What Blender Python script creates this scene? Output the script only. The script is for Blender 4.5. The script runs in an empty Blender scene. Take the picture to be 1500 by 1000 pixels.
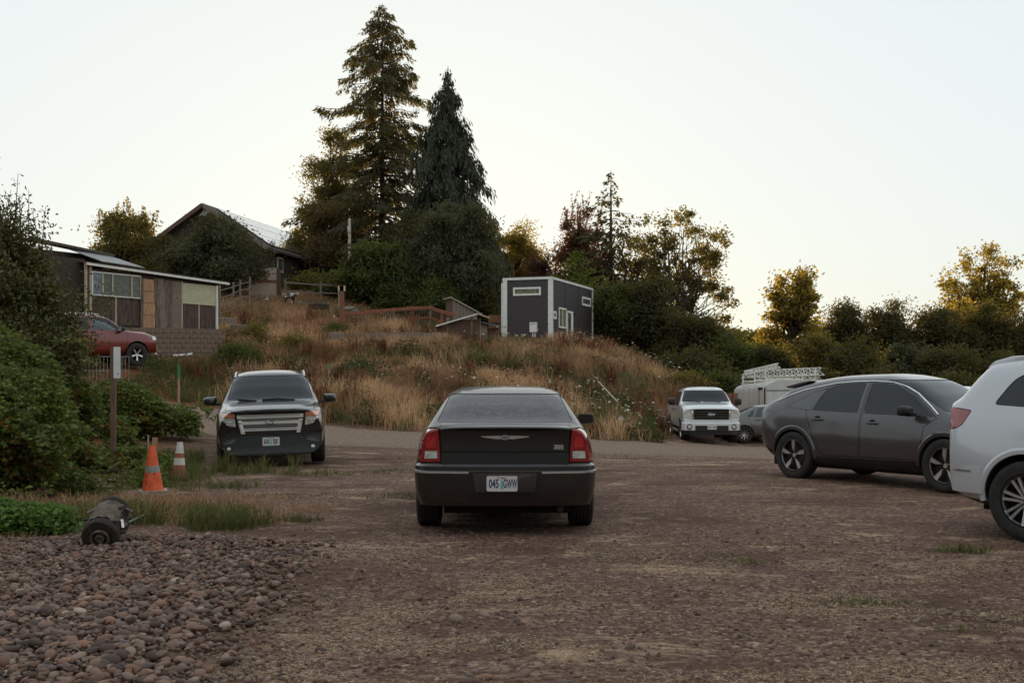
import bpy, bmesh, math, random
import numpy as np
from mathutils import Vector, Matrix
from mathutils.bvhtree import BVHTree

random.seed(11)
RNG = np.random.default_rng(11)
R = math.radians
PI = math.pi
S = bpy.context.scene
COL = S.collection

# ------------------------------------------------------------------ camera
CAM_H = 1.52
FPX = 1670.0            # focal length in photograph pixels (1500 wide)
HOR = 560.0             # horizon row of the photograph
cam_d = bpy.data.cameras.new('camera')
cam_d.sensor_width = 36.0
cam_d.lens = FPX / 1500.0 * 36.0
cam_d.shift_y = (HOR - 500.0) / 1500.0
cam_d.clip_start = 0.1
cam_d.clip_end = 3000.0
cam_d.dof.use_dof = True
cam_d.dof.focus_distance = 12.8
cam_d.dof.aperture_fstop = 7.0
cam = bpy.data.objects.new('camera', cam_d)
COL.objects.link(cam)
cam.location = (0, 0, CAM_H)
cam.rotation_euler = (R(90), 0, 0)
S.camera = cam

# ------------------------------------------------------------------ sky, sun, exposure
SUN_EL, SUN_AZ = R(4.6), R(-4.0)       # azimuth measured from +Y towards +X
W = bpy.data.worlds.new('World')
S.world = W
W.use_nodes = True
wn, wl = W.node_tree.nodes, W.node_tree.links
wn.clear()
sky = wn.new('ShaderNodeTexSky')
sky.sky_type = 'NISHITA'
sky.sun_disc = False
sky.sun_elevation = SUN_EL
sky.sun_rotation = SUN_AZ
sky.altitude = 50
sky.air_density = 1.0
sky.dust_density = 2.2
sky.ozone_density = 1.5
gam = wn.new('ShaderNodeGamma')
gam.inputs['Gamma'].default_value = 0.09
hsv = wn.new('ShaderNodeHueSaturation')
hsv.inputs['Saturation'].default_value = 1.6
hsv.inputs['Value'].default_value = 5.75
bg = wn.new('ShaderNodeBackground')
bg.inputs['Strength'].default_value = 0.15
wo = wn.new('ShaderNodeOutputWorld')
wl.new(sky.outputs[0], gam.inputs['Color'])
wl.new(gam.outputs[0], hsv.inputs['Color'])
tnt = wn.new('ShaderNodeMix')
tnt.data_type = 'RGBA'
tnt.blend_type = 'MULTIPLY'
tnt.inputs['Factor'].default_value = 1.0
tnt.inputs[7].default_value = (0.862, 0.932, 0.962, 1)
wl.new(hsv.outputs[0], tnt.inputs[6])
wl.new(tnt.outputs[2], bg.inputs['Color'])
wl.new(bg.outputs[0], wo.inputs['Surface'])

sun_d = bpy.data.lights.new('sun', 'SUN')
sun_d.energy = 5.0
sun_d.angle = R(0.6)
sun_d.color = (1.0, 0.74, 0.42)
sun = bpy.data.objects.new('sun', sun_d)
COL.objects.link(sun)
sdir = Vector((math.sin(SUN_AZ) * math.cos(SUN_EL), math.cos(SUN_AZ) * math.cos(SUN_EL), math.sin(SUN_EL)))
sun.rotation_euler = sdir.to_track_quat('Z', 'Y').to_euler()

S.view_settings.view_transform = 'Standard'
S.view_settings.look = 'None'
S.view_settings.exposure = 0.0
S.view_settings.gamma = 1.0
S.view_settings.use_curve_mapping = False
S.render.engine = 'CYCLES'
S.cycles.use_denoising = True
S.cycles.max_bounces = 6
S.cycles.diffuse_bounces = 3
S.cycles.glossy_bounces = 3
S.cycles.transparent_max_bounces = 10
S.cycles.caustics_reflective = False
S.cycles.caustics_refractive = False

# ------------------------------------------------------------------ materials
def srgb(r, g, b):
    f = lambda c: (c / 255 / 12.92) if c / 255 <= 0.04045 else ((c / 255 + 0.055) / 1.055) ** 2.4
    return (f(r), f(g), f(b))

def grade(c):
    """base colour lifted and warmed: stronger, warmer light put into it"""
    return tuple(min(0.82, v * k) for v, k in zip(c, (1.30, 1.17, 1.04)))

def new_mat(name):
    m = bpy.data.materials.new(name)
    m.use_nodes = True
    n = m.node_tree.nodes
    return m, n, m.node_tree.links, n['Principled BSDF']

def ramp(n, stops, interp='LINEAR'):
    r = n.new('ShaderNodeValToRGB')
    r.color_ramp.interpolation = interp
    els = r.color_ramp.elements
    while len(els) < len(stops):
        els.new(0.5)
    for e, (p, c) in zip(els, stops):
        e.position = p
        e.color = (c[0], c[1], c[2], 1) if len(c) == 3 else c
    return r

def mat(name, col, rough=0.6, metal=0.0, var=0.2, scale=6.0, bump=0.0, bscale=None, coat=0.0,
        spec=0.5, col2=None, stretch=None, tint=False, rvar=0.0, coords='Object'):
    """Principled material with mottled colour, optional bump, optional per-face tint attribute."""
    m, n, l, p = new_mat(name)
    tc = n.new('ShaderNodeTexCoord')
    mp = n.new('ShaderNodeMapping')
    if stretch:
        mp.inputs['Scale'].default_value = stretch
    l.new(tc.outputs[coords], mp.inputs['Vector'])
    nz = n.new('ShaderNodeTexNoise')
    nz.inputs['Scale'].default_value = scale
    nz.inputs['Detail'].default_value = 6
    nz.inputs['Roughness'].default_value = 0.65
    l.new(mp.outputs[0], nz.inputs['Vector'])
    if not tint:
        col = grade(col); col2 = grade(col2) if col2 else None
    a = tuple(max(0.0, c * (1 - var)) for c in col)
    b = col2 if col2 else tuple(min(1.0, c * (1 + var)) for c in col)
    rp = ramp(n, [(0.32, a), (0.68, b)])
    l.new(nz.outputs['Fac'], rp.inputs['Fac'])
    out = rp.outputs['Color']
    if tint:
        at = n.new('ShaderNodeAttribute')
        at.attribute_name = 'tint'
        mx = n.new('ShaderNodeMix')
        mx.data_type = 'RGBA'
        mx.blend_type = 'MULTIPLY'
        mx.inputs['Factor'].default_value = 1.0
        l.new(out, mx.inputs[6])
        l.new(at.outputs['Color'], mx.inputs[7])
        out = mx.outputs[2]
    l.new(out, p.inputs['Base Color'])
    p.inputs['Roughness'].default_value = rough
    p.inputs['Metallic'].default_value = metal
    p.inputs['Specular IOR Level'].default_value = spec
    if coat:
        p.inputs['Coat Weight'].default_value = coat
        p.inputs['Coat Roughness'].default_value = 0.04
    if rvar:
        mr = n.new('ShaderNodeMapRange')
        mr.inputs['To Min'].default_value = max(0.02, rough - rvar)
        mr.inputs['To Max'].default_value = min(1.0, rough + rvar)
        l.new(nz.outputs['Fac'], mr.inputs['Value'])
        l.new(mr.outputs[0], p.inputs['Roughness'])
    if bump:
        nb = n.new('ShaderNodeTexNoise')
        nb.inputs['Scale'].default_value = bscale or scale * 4
        nb.inputs['Detail'].default_value = 5
        l.new(mp.outputs[0], nb.inputs['Vector'])
        bp = n.new('ShaderNodeBump')
        bp.inputs['Strength'].default_value = bump
        bp.inputs['Distance'].default_value = 0.02
        l.new(nb.outputs['Fac'], bp.inputs['Height'])
        l.new(bp.outputs[0], p.inputs['Normal'])
    return m

def leaf_mat(name, c_dark, c_light, trans=0.45, rough=0.55, trans_col=None, gloss=0.25):
    """Leaf: diffuse + translucent, colour varied by the per-leaf attribute 'tint'."""
    m, n, l, p = new_mat(name)
    n.remove(p)
    at = n.new('ShaderNodeAttribute')
    at.attribute_name = 'tint'
    c_dark, c_light = grade(c_dark), grade(c_light)
    rp = ramp(n, [(0.0, c_dark), (1.0, c_light)])
    l.new(at.outputs['Fac'], rp.inputs['Fac'])
    d = n.new('ShaderNodeBsdfDiffuse')
    t = n.new('ShaderNodeBsdfTranslucent')
    g = n.new('ShaderNodeBsdfGlossy')
    g.inputs['Roughness'].default_value = rough
    g.inputs['Color'].default_value = (0.10, 0.10, 0.10, 1)
    l.new(rp.outputs[0], d.inputs['Color'])
    if trans_col:
        rt = ramp(n, [(0.0, tuple(c * 0.7 for c in trans_col)), (1.0, trans_col)])
        l.new(at.outputs['Fac'], rt.inputs['Fac'])
        l.new(rt.outputs[0], t.inputs['Color'])
    else:
        l.new(rp.outputs[0], t.inputs['Color'])
    mx = n.new('ShaderNodeMixShader')
    mx.inputs['Fac'].default_value = trans
    l.new(d.outputs[0], mx.inputs[1])
    l.new(t.outputs[0], mx.inputs[2])
    mg = n.new('ShaderNodeMixShader')
    mg.inputs['Fac'].default_value = gloss
    l.new(mx.outputs[0], mg.inputs[1])
    ad = n.new('ShaderNodeAddShader')
    l.new(mx.outputs[0], ad.inputs[0])
    l.new(g.outputs[0], ad.inputs[1])
    l.new(ad.outputs[0], mg.inputs[2])
    l.new(mg.outputs[0], n['Material Output'].inputs['Surface'])
    return m

def glass_mat(name, tintc, gloss_col=(1, 1, 1), rough=0.02, dirt=0.0, dirt_scale=14.0, dirtc=(0.3, 0.3, 0.32)):
    """Tinted see-through pane: transparent + fresnel reflection, optional film of dirt / dew."""
    m, n, l, p = new_mat(name)
    n.remove(p)
    tr = n.new('ShaderNodeBsdfTransparent')
    tr.inputs['Color'].default_value = (*tintc, 1)
    gl = n.new('ShaderNodeBsdfGlossy')
    gl.inputs['Roughness'].default_value = rough
    gl.inputs['Color'].default_value = (*gloss_col, 1)
    fr = n.new('ShaderNodeFresnel')
    fr.inputs['IOR'].default_value = 1.55
    mx = n.new('ShaderNodeMixShader')
    l.new(fr.outputs[0], mx.inputs['Fac'])
    l.new(tr.outputs[0], mx.inputs[1])
    l.new(gl.outputs[0], mx.inputs[2])
    out = mx.outputs[0]
    if dirt:
        tc = n.new('ShaderNodeTexCoord')
        mp = n.new('ShaderNodeMapping')
        mp.inputs['Scale'].default_value = (1.0, 0.75, 1.8)
        l.new(tc.outputs['Object'], mp.inputs['Vector'])
        nz = n.new('ShaderNodeTexNoise')
        nz.inputs['Scale'].default_value = dirt_scale
        nz.inputs['Detail'].default_value = 3
        nz.inputs['Distortion'].default_value = 1.2
        l.new(mp.outputs[0], nz.inputs['Vector'])
        mr = n.new('ShaderNodeMapRange')
        mr.inputs['From Min'].default_value = 0.42
        mr.inputs['From Max'].default_value = 0.66
        mr.inputs['To Min'].default_value = dirt * 0.45
        mr.inputs['To Max'].default_value = dirt
        l.new(nz.outputs['Fac'], mr.inputs['Value'])
        df = n.new('ShaderNodeBsdfDiffuse')
        df.inputs['Color'].default_value = (*dirtc, 1)
        m2 = n.new('ShaderNodeMixShader')
        l.new(mr.outputs[0], m2.inputs['Fac'])
        l.new(out, m2.inputs[1])
        l.new(df.outputs[0], m2.inputs[2])
        out = m2.outputs[0]
    l.new(out, n['Material Output'].inputs['Surface'])
    return m

# ------------------------------------------------------------------ object helpers
def tag(o, label=None, cat=None, group=None, kind=None):
    if label: o['label'] = label
    if cat: o['category'] = cat
    if group: o['group'] = group
    if kind: o['kind'] = kind
    return o

def empty(name, loc, rz=0.0, label=None, cat=None, group=None, rot=None):
    o = bpy.data.objects.new(name, None)
    o.empty_display_size = 0.2
    COL.objects.link(o)
    o.location = loc
    o.rotation_euler = rot if rot else (0, 0, rz)
    return tag(o, label, cat, group)

def link(name, me, m=None, parent=None, loc=None, rot=None):
    o = bpy.data.objects.new(name, me)
    COL.objects.link(o)
    if m is not None and len(me.materials) == 0:
        me.materials.append(m)
    if parent is not None:
        o.parent = parent
    if loc is not None: o.location = loc
    if rot is not None: o.rotation_euler = rot
    return o

def copy_tree(o, parent=None):
    c = o.copy()
    COL.objects.link(c)
    c.parent = parent
    for ch in o.children:
        copy_tree(ch, c)
    return c

def np_mesh(name, verts, faces, tint=None, smooth=False):
    """faces: (n,k) int array (all k-gons)."""
    verts = np.asarray(verts, dtype=np.float32)
    faces = np.asarray(faces, dtype=np.int32)
    me = bpy.data.meshes.new(name)
    nf, k = faces.shape
    me.vertices.add(len(verts))
    me.vertices.foreach_set('co', verts.ravel())
    me.loops.add(nf * k)
    me.loops.foreach_set('vertex_index', faces.ravel())
    me.polygons.add(nf)
    me.polygons.foreach_set('loop_start', np.arange(nf, dtype=np.int32) * k)
    if smooth:
        me.polygons.foreach_set('use_smooth', np.ones(nf, dtype=bool))
    if tint is not None:
        t = np.asarray(tint, dtype=np.float32)
        if t.ndim == 1:
            at = me.attributes.new('tint', 'FLOAT', 'FACE')
            at.data.foreach_set('value', t)
        else:
            at = me.attributes.new('tint', 'FLOAT_COLOR', 'FACE')
            c = np.ones((nf, 4), dtype=np.float32)
            c[:, :3] = t
            at.data.foreach_set('color', c.ravel())
    me.update(calc_edges=True)
    return me

class MB:
    """mesh builder collecting simple solids into ONE mesh"""
    def __init__(self):
        self.v = []
        self.f = []
    def add(self, vs, fs):
        o = len(self.v)
        self.v.extend([tuple(p) for p in vs])
        self.f.extend([tuple(i + o for i in f) for f in fs])
        return self
    def box(self, x0, x1, y0, y1, z0, z1, M=None):
        vs = [(x, y, z) for z in (z0, z1) for y in (y0, y1) for x in (x0, x1)]
        if M is not None:
            vs = [M @ Vector(p) for p in vs]
        return self.add(vs, [(0, 2, 3, 1), (4, 5, 7, 6), (0, 1, 5, 4), (2, 6, 7, 3), (0, 4, 6, 2), (1, 3, 7, 5)])
    def bar(self, a, b, w, h=None, up=(0, 0, 1)):
        """rectangular bar from a to b"""
        a, b = Vector(a), Vector(b)
        h = h or w
        d = (b - a).normalized()
        u = Vector(up)
        if abs(d.dot(u)) > 0.98:
            u = Vector((0, 1, 0))
        s = d.cross(u).normalized() * (w / 2)
        t = s.cross(d).normalized() * (h / 2)
        vs = [a - s - t, a + s - t, a + s + t, a - s + t, b - s - t, b + s - t, b + s + t, b - s + t]
        return self.add(vs, [(3, 2, 1, 0), (4, 5, 6, 7), (0, 1, 5, 4), (1, 2, 6, 5), (2, 3, 7, 6), (3, 0, 4, 7)])
    def tube(self, pts, rad, n=8, cap=True):
        pts = [Vector(p) for p in pts]
        rs = rad if hasattr(rad, '__len__') else [rad] * len(pts)
        o = len(self.v)
        prev = None
        for i, p in enumerate(pts):
            d = (pts[min(i + 1, len(pts) - 1)] - pts[max(i - 1, 0)])
            if d.length < 1e-9: d = Vector((0, 0, 1))
            d.normalize()
            if prev is None:
                u = Vector((0, 0, 1)) if abs(d.z) < 0.9 else Vector((1, 0, 0))
                s = d.cross(u).normalized()
            else:
                s = (prev - d * prev.dot(d)).normalized()
            prev = s
            t = d.cross(s)
            for k in range(n):
                a = 2 * PI * k / n
                self.v.append(tuple(p + (s * math.cos(a) + t * math.sin(a)) * rs[i]))
        for i in range(len(pts) - 1):
            for k in range(n):
                k2 = (k + 1) % n
                self.f.append((o + i * n + k, o + i * n + k2, o + (i + 1) * n + k2, o + (i + 1) * n + k))
        if cap:
            self.f.append(tuple(o + k for k in reversed(range(n))))
            e = o + (len(pts) - 1) * n
            self.f.append(tuple(e + k for k in range(n)))
        return self
    def lathe(self, prof, n=32, axis='z', center=(0, 0, 0), closed=False):
        """prof: list of (r, h)."""
        o = len(self.v)
        c = Vector(center)
        m = len(prof)
        for k in range(n):
            a = 2 * PI * k / n
            for r, h in prof:
                if axis == 'z': p = Vector((r * math.cos(a), r * math.sin(a), h))
                elif axis == 'y': p = Vector((r * math.cos(a), h, r * math.sin(a)))
                else: p = Vector((h, r * math.cos(a), r * math.sin(a)))
                self.v.append(tuple(c + p))
        mm = m if closed else m - 1
        for k in range(n):
            k2 = (k + 1) % n
            for i in range(mm):
                j = (i + 1) % m
                self.f.append((o + k * m + i, o + k2 * m + i, o + k2 * m + j, o + k * m + j))
        return self
    def prism(self, poly, a, b, axis='y'):
        """extrude a 2D polygon. axis y: poly=(x,z); x: (y,z); z: (x,y)"""
        def P(u, v, w):
            return (u, w, v) if axis == 'y' else ((w, u, v) if axis == 'x' else (u, v, w))
        n = len(poly)
        vs = [P(u, v, a) for u, v in poly] + [P(u, v, b) for u, v in poly]
        fs = [tuple(range(n)), tuple(range(2 * n - 1, n - 1, -1))]
        for i in range(n):
            j = (i + 1) % n
            fs.append((i, i + n, j + n, j))
        return self.add(vs, fs)
    def mesh(self, name, fix=True, smooth=None, bevel=0.0):
        me = bpy.data.meshes.new(name)
        me.from_pydata(self.v, [], self.f)
        if fix or bevel:
            bm = bmesh.new()
            bm.from_mesh(me)
            if bevel:
                bmesh.ops.bevel(bm, geom=list(bm.edges), offset=bevel, segments=2, profile=0.5, affect='EDGES')
            bmesh.ops.recalc_face_normals(bm, faces=bm.faces)
            bm.to_mesh(me)
            bm.free()
        if smooth is not None:
            me.polygons.foreach_set('use_smooth', np.ones(len(me.polygons), dtype=bool))
            me.set_sharp_from_angle(angle=R(smooth))
        me.update()
        return me
    def build(self, name, m, parent=None, smooth=None, bevel=0.0, loc=None, rot=None):
        return link(name, self.mesh(name, True, smooth, bevel), m, parent, loc, rot)

def text_obj(s, size, m, parent, loc, rot, name='lettering', depth=0.002, sx=1.0, shear=0.0, align='CENTER', bold=0.0):
    cu = bpy.data.curves.new(name, 'FONT')
    cu.body = s
    cu.size = size
    cu.extrude = depth
    cu.offset = bold
    cu.shear = shear
    cu.align_x = align
    cu.align_y = 'CENTER'
    cu.resolution_u = 3
    t = bpy.data.objects.new(name, cu)
    TMP.collection.objects.link(t)
    TMP.view_layers[0].update()
    dg = TMP.view_layers[0].depsgraph
    me = bpy.data.meshes.new_from_object(t.evaluated_get(dg))
    TMP.collection.objects.unlink(t)
    bpy.data.objects.remove(t)
    me.materials.clear()
    o = link(name, me, m, parent, loc, rot)
    o.scale = (sx, 1, 1)
    return o

TMP = bpy.data.scenes.new('workbench')

# ------------------------------------------------------------------ booleans (done in a scratch scene)
def boolean(a, b, op):
    oa = bpy.data.objects.new('a', a)
    ob = bpy.data.objects.new('b', b)
    TMP.collection.objects.link(oa)
    TMP.collection.objects.link(ob)
    md = oa.modifiers.new('bool', 'BOOLEAN')
    md.operation = op
    md.object = ob
    md.solver = 'MANIFOLD'
    vl = TMP.view_layers[0]
    vl.update()
    me = bpy.data.meshes.new_from_object(oa.evaluated_get(vl.depsgraph))
    bpy.data.objects.remove(oa)
    bpy.data.objects.remove(ob)
    return me

def offset_poly(poly, d):
    """offset a 2D polygon outward by d (inward if negative)"""
    n = len(poly)
    area = sum(poly[i][0] * poly[(i + 1) % n][1] - poly[(i + 1) % n][0] * poly[i][1] for i in range(n))
    sg = 1 if area > 0 else -1
    out = []
    for i in range(n):
        p0, p1, p2 = poly[i - 1], poly[i], poly[(i + 1) % n]
        e1 = Vector((p1[0] - p0[0], p1[1] - p0[1]))
        e2 = Vector((p2[0] - p1[0], p2[1] - p1[1]))
        if e1.length < 1e-7 or e2.length < 1e-7:
            out.append(p1); continue
        e1.normalize(); e2.normalize()
        n1 = Vector((e1.y, -e1.x)) * sg
        n2 = Vector((e2.y, -e2.x)) * sg
        bis = n1 + n2
        k = max(0.35, 1 + n1.dot(n2))
        out.append((p1[0] + bis.x * d / k, p1[1] + bis.y * d / k))
    return out

def round_poly(poly, r, n=4):
    """round polygon corners (r single or per-corner list)"""
    out = []
    m = len(poly)
    for i in range(m):
        p0, p1, p2 = Vector(poly[i - 1]), Vector(poly[i]), Vector(poly[(i + 1) % m])
        rr = r[i] if hasattr(r, '__len__') else r
        a, b = p0 - p1, p2 - p1
        rr = min(rr, a.length * 0.45, b.length * 0.45)
        if rr <= 1e-4:
            out.append(tuple(p1)); continue
        s, e = p1 + a.normalized() * rr, p1 + b.normalized() * rr
        for k in range(n + 1):
            t = k / n
            q = s * (1 - t) ** 2 + p1 * 2 * t * (1 - t) + e * t * t
            out.append((q.x, q.y))
    return out

def pchip(xs, ys, xq):
    xs, ys, xq = np.asarray(xs, float), np.asarray(ys, float), np.asarray(xq, float)
    h = np.diff(xs)
    dl = np.diff(ys) / h
    n = len(xs)
    d = np.zeros(n)
    for i in range(1, n - 1):
        if dl[i - 1] * dl[i] > 0:
            w1, w2 = 2 * h[i] + h[i - 1], h[i] + 2 * h[i - 1]
            d[i] = (w1 + w2) / (w1 / dl[i - 1] + w2 / dl[i])
    d[0], d[-1] = dl[0], dl[-1]
    i = np.clip(np.searchsorted(xs, xq) - 1, 0, n - 2)
    t = (xq - xs[i]) / h[i]
    return ((2 * t**3 - 3 * t**2 + 1) * ys[i] + (t**3 - 2 * t**2 + t) * h[i] * d[i]
            + (-2 * t**3 + 3 * t**2) * ys[i + 1] + (t**3 - t**2) * h[i] * d[i + 1])
# ------------------------------------------------------------------ terrain
def P3(px, py, Y):
    """world point seen at photograph pixel (px, py) at distance Y"""
    return ((px - 750.0) / FPX * Y, Y, CAM_H + (HOR - py) / FPX * Y)

def vnoise(x, y, seed=0):
    xi, yi = np.floor(x).astype(np.int64), np.floor(y).astype(np.int64)
    xf, yf = x - xi, y - yi
    u, v = xf * xf * (3 - 2 * xf), yf * yf * (3 - 2 * yf)
    def h(a, b):
        n = (a * 374761393 + b * 668265263 + seed * 974634777) & 0x7fffffff
        n = ((n ^ (n >> 13)) * 1274126177) & 0x7fffffff
        return ((n ^ (n >> 16)) & 0xffff) / 65535.0
    return (h(xi, yi) * (1 - u) + h(xi + 1, yi) * u) * (1 - v) + (h(xi, yi + 1) * (1 - u) + h(xi + 1, yi + 1) * u) * v

def fbm(x, y, seed=0, oct=4, gain=0.5):
    s, a, t = 0.0, 1.0, 0.0
    x, y = np.asarray(x, float), np.asarray(y, float)
    for i in range(oct):
        s = s + a * vnoise(x * 2**i + 17.3 * i, y * 2**i - 9.1 * i, seed + i)
        t += a; a *= gain
    return s / t

CP = []
for x in (-30, -14, -8, -4, 0, 4, 8, 14, 30):
    for y in (-30, -8, 0, 6, 11, 16):
        CP.append((x, y, 0.0))
for x in (-3, 0, 3, 6, 10, 16, 30): CP.append((x, 21, -0.02))
for x, y, z in ((-4.5, 21, 0.0), (-7, 21, 0.05), (-9, 22, 0.25), (-14, 22, 0.6), (-30, 22, 1.0), (0, 27, -0.02), (4, 27, -0.12), (8, 28, -0.2), (14, 28, -0.25), (30, 30, -0.3)):
    CP.append((x, y, z))
for px, py, Y in ((620, 634, 33), (800, 642, 35), (970, 651, 38), (1000, 655, 36), (700, 655, 26), (480, 627, 32), (380, 612, 33), (300, 594, 36), (215, 584, 37),
                  (230, 608, 31), (310, 634, 28), (195, 545, 40), (100, 540, 41), (206, 537, 42), (60, 540, 40), (0, 530, 42),
                  (200, 538, 43.8), (260, 537, 45.0), (318, 536, 47.2), (280, 560, 41), (250, 580, 38), (425, 437, 70), (385, 434, 72), (300, 468, 56), (200, 470, 54), (100, 470, 50), (400, 500, 56), (420, 542, 43), (350, 545, 42),
                  (500, 484, 60), (500, 522, 49), (560, 440, 76), (640, 482, 62), (440, 592, 36), (330, 405, 80), (200, 420, 78), (60, 430, 75), (560, 430, 85), (655, 445, 80),
                  (806, 507, 64), (868, 507, 72), (738, 506, 66), (740, 513, 58), (850, 516, 57), (700, 545, 46), (800, 572, 44), (800, 622, 38), (560, 590, 38), (560, 545, 44), (620, 520, 50),
                  (900, 560, 47), (950, 540, 54), (960, 625, 40), (1000, 585, 46), (1028, 572, 47), (900, 512, 62), (700, 620, 36), (900, 628, 39)):
    CP.append(P3(px, py, Y))
for x, y, z in ((6.8, 38.5, -0.55), (6.8, 41.5, -0.57), (6.9, 44.5, -0.60), (6, 40, -0.56), (8, 44, -0.72), (10.5, 44, -0.75), (12, 50, -0.75), (20, 45, -0.7), (35, 45, -0.6), (12, 58, -0.6), (20, 60, -0.5), (35, 62, -0.2), (10.2, 52, -0.45), (10.3, 46.5, -0.72), (10.9, 48.5, -0.70), (10.6, 55, -0.3), (-12.87, 39.5, 2.08), (-13.65, 38, 1.86), (-15.2, 40.5, 2.15),
                (14, 72, 0.4), (22, 76, 1.2), (36, 78, 1.6), (50, 60, 0.0), (60, 80, 2.0), (9, 66, 2.2), (10, 80, 3.0), (16, 90, 2.5), (40, 96, 2.0), (70, 100, 3),
                (-10, 92, 9.0), (-22, 92, 9.8), (-45, 90, 10.0), (3, 90, 6.5), (-60, 50, 6), (-60, 20, 2), (-10, 110, 9.0), (-40, 115, 10.0), (8, 110, 4.5), (30, 120, 2.5), (0, 140, 7),
                (0, 320, 12), (60, 320, 13), (130, 320, 12), (-120, 320, 13), (-130, 150, 12), (130, 150, 4), (130, 40, 0), (-130, 40, 6), (-130, -40, 1), (130, -40, 0), (0, -40, 0),
                (-300, 500, 10), (0, 600, 8), (300, 500, 10), (500, 0, 0), (-500, 0, 0), (0, -500, 0), (500, 600, 8), (-500, 600, 10)):
    CP.append((x, y, z))
CP = np.array(CP)
def _phi(r): return np.sqrt(r * r + 4.0)
_D = np.sqrt(((CP[:, None, :2] - CP[None, :, :2]) ** 2).sum(-1))
_A = _phi(_D) - np.eye(len(CP)) * 0.35
_n = len(CP)
_M = np.zeros((_n + 1, _n + 1)); _M[:_n, :_n] = _A; _M[:_n, _n] = 1; _M[_n, :_n] = 1
_w = np.linalg.solve(_M, np.r_[CP[:, 2], 0])
def _height(X, Y):
    sh = X.shape
    x, y = X.ravel(), Y.ravel()
    out = np.full(len(x), _w[-1])
    for s in range(0, len(x), 20000):
        d = np.sqrt((x[s:s + 20000, None] - CP[None, :, 0]) ** 2 + (y[s:s + 20000, None] - CP[None, :, 1]) ** 2)
        out[s:s + 20000] += _phi(d) @ _w[:_n]
    return out.reshape(sh)

GX = np.unique(np.r_[np.linspace(-600, -60, 28), np.linspace(-60, -28, 22), np.arange(-28, 30.01, 0.4), np.linspace(30, 70, 34), np.linspace(70, 600, 30)])
GY = np.unique(np.r_[np.linspace(-500, -20, 22), np.linspace(-20, 3, 14), np.arange(3, 24.01, 0.3), np.arange(24, 82.01, 0.5), np.linspace(82, 130, 30), np.linspace(130, 650, 30)])
_X, _Y = np.meshgrid(GX, GY)
GZ = _height(_X, _Y)
_flat = np.clip((np.hypot(_X - 2, (_Y - 8) * 0.8) - 9) / 10, 0, 1)          # the lot itself is level
_flat = np.where(_Y < 22, np.clip((np.abs(_X - 3) - 7.5) / 6, 0, 1), 1.0) * np.clip((_Y - 14) / 8, 0, 1) if False else _flat
GZ = GZ * _flat
_bump = (fbm(_X * 0.35, _Y * 0.35, 3) - 0.5) * np.clip((GZ - 0.1) * 0.8, 0, 1) * 0.55 + (fbm(_X * 0.8, _Y * 0.8, 9) - 0.5) * 0.05
GZ = GZ + _bump

def gz(x, y):
    """terrain height (bilinear on the ground sheet's own grid)"""
    x, y = np.asarray(x, float), np.asarray(y, float)
    i = np.clip(np.searchsorted(GX, x) - 1, 0, len(GX) - 2)
    j = np.clip(np.searchsorted(GY, y) - 1, 0, len(GY) - 2)
    u = (x - GX[i]) / (GX[i + 1] - GX[i]); v = (y - GY[j]) / (GY[j + 1] - GY[j])
    return (GZ[j, i] * (1 - u) + GZ[j, i + 1] * u) * (1 - v) + (GZ[j + 1, i] * (1 - u) + GZ[j + 1, i + 1] * u) * v

def ground_at(px, py, y0=5.0, y1=140.0):
    """first point of the ground along the sight line through a photograph pixel"""
    Y = np.linspace(y0, y1, 4000)
    X = (px - 750) / FPX * Y
    Z = CAM_H + (HOR - py) / FPX * Y
    below = np.nonzero(gz(X, Y) >= Z)[0]
    k = below[0] if len(below) else -1
    return Vector((X[k], Y[k], float(gz(X[k], Y[k]))))

def at(px, Y, dz=0.0):
    """ground point straight below pixel column px at distance Y"""
    x = (px - 750) / FPX * Y
    return Vector((x, Y, float(gz(x, Y)) + dz))

# zones of the ground sheet: R = bare dry hillside, G = green growth
_hill = np.clip((GZ - 0.12) * 2.2, 0, 1) * np.clip((_Y - 20) / 6, 0, 1)
_hill = np.maximum(_hill, np.clip((-_X - 6.2 - (_Y - 10) * 0.05 + (fbm(_X, _Y, 5) - 0.5) * 1.6), 0, 1) * np.clip((_Y - 9.5) / 2, 0, 1))
_hill = np.where(_Y > 60, 1.0, _hill)
_green = np.clip((fbm(_X * 0.25, _Y * 0.25, 21) - 0.52) * 6, 0, 1)
_green = np.where(_X > 9, np.clip((_Y - 56) / 6, 0, 1), _green)

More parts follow.
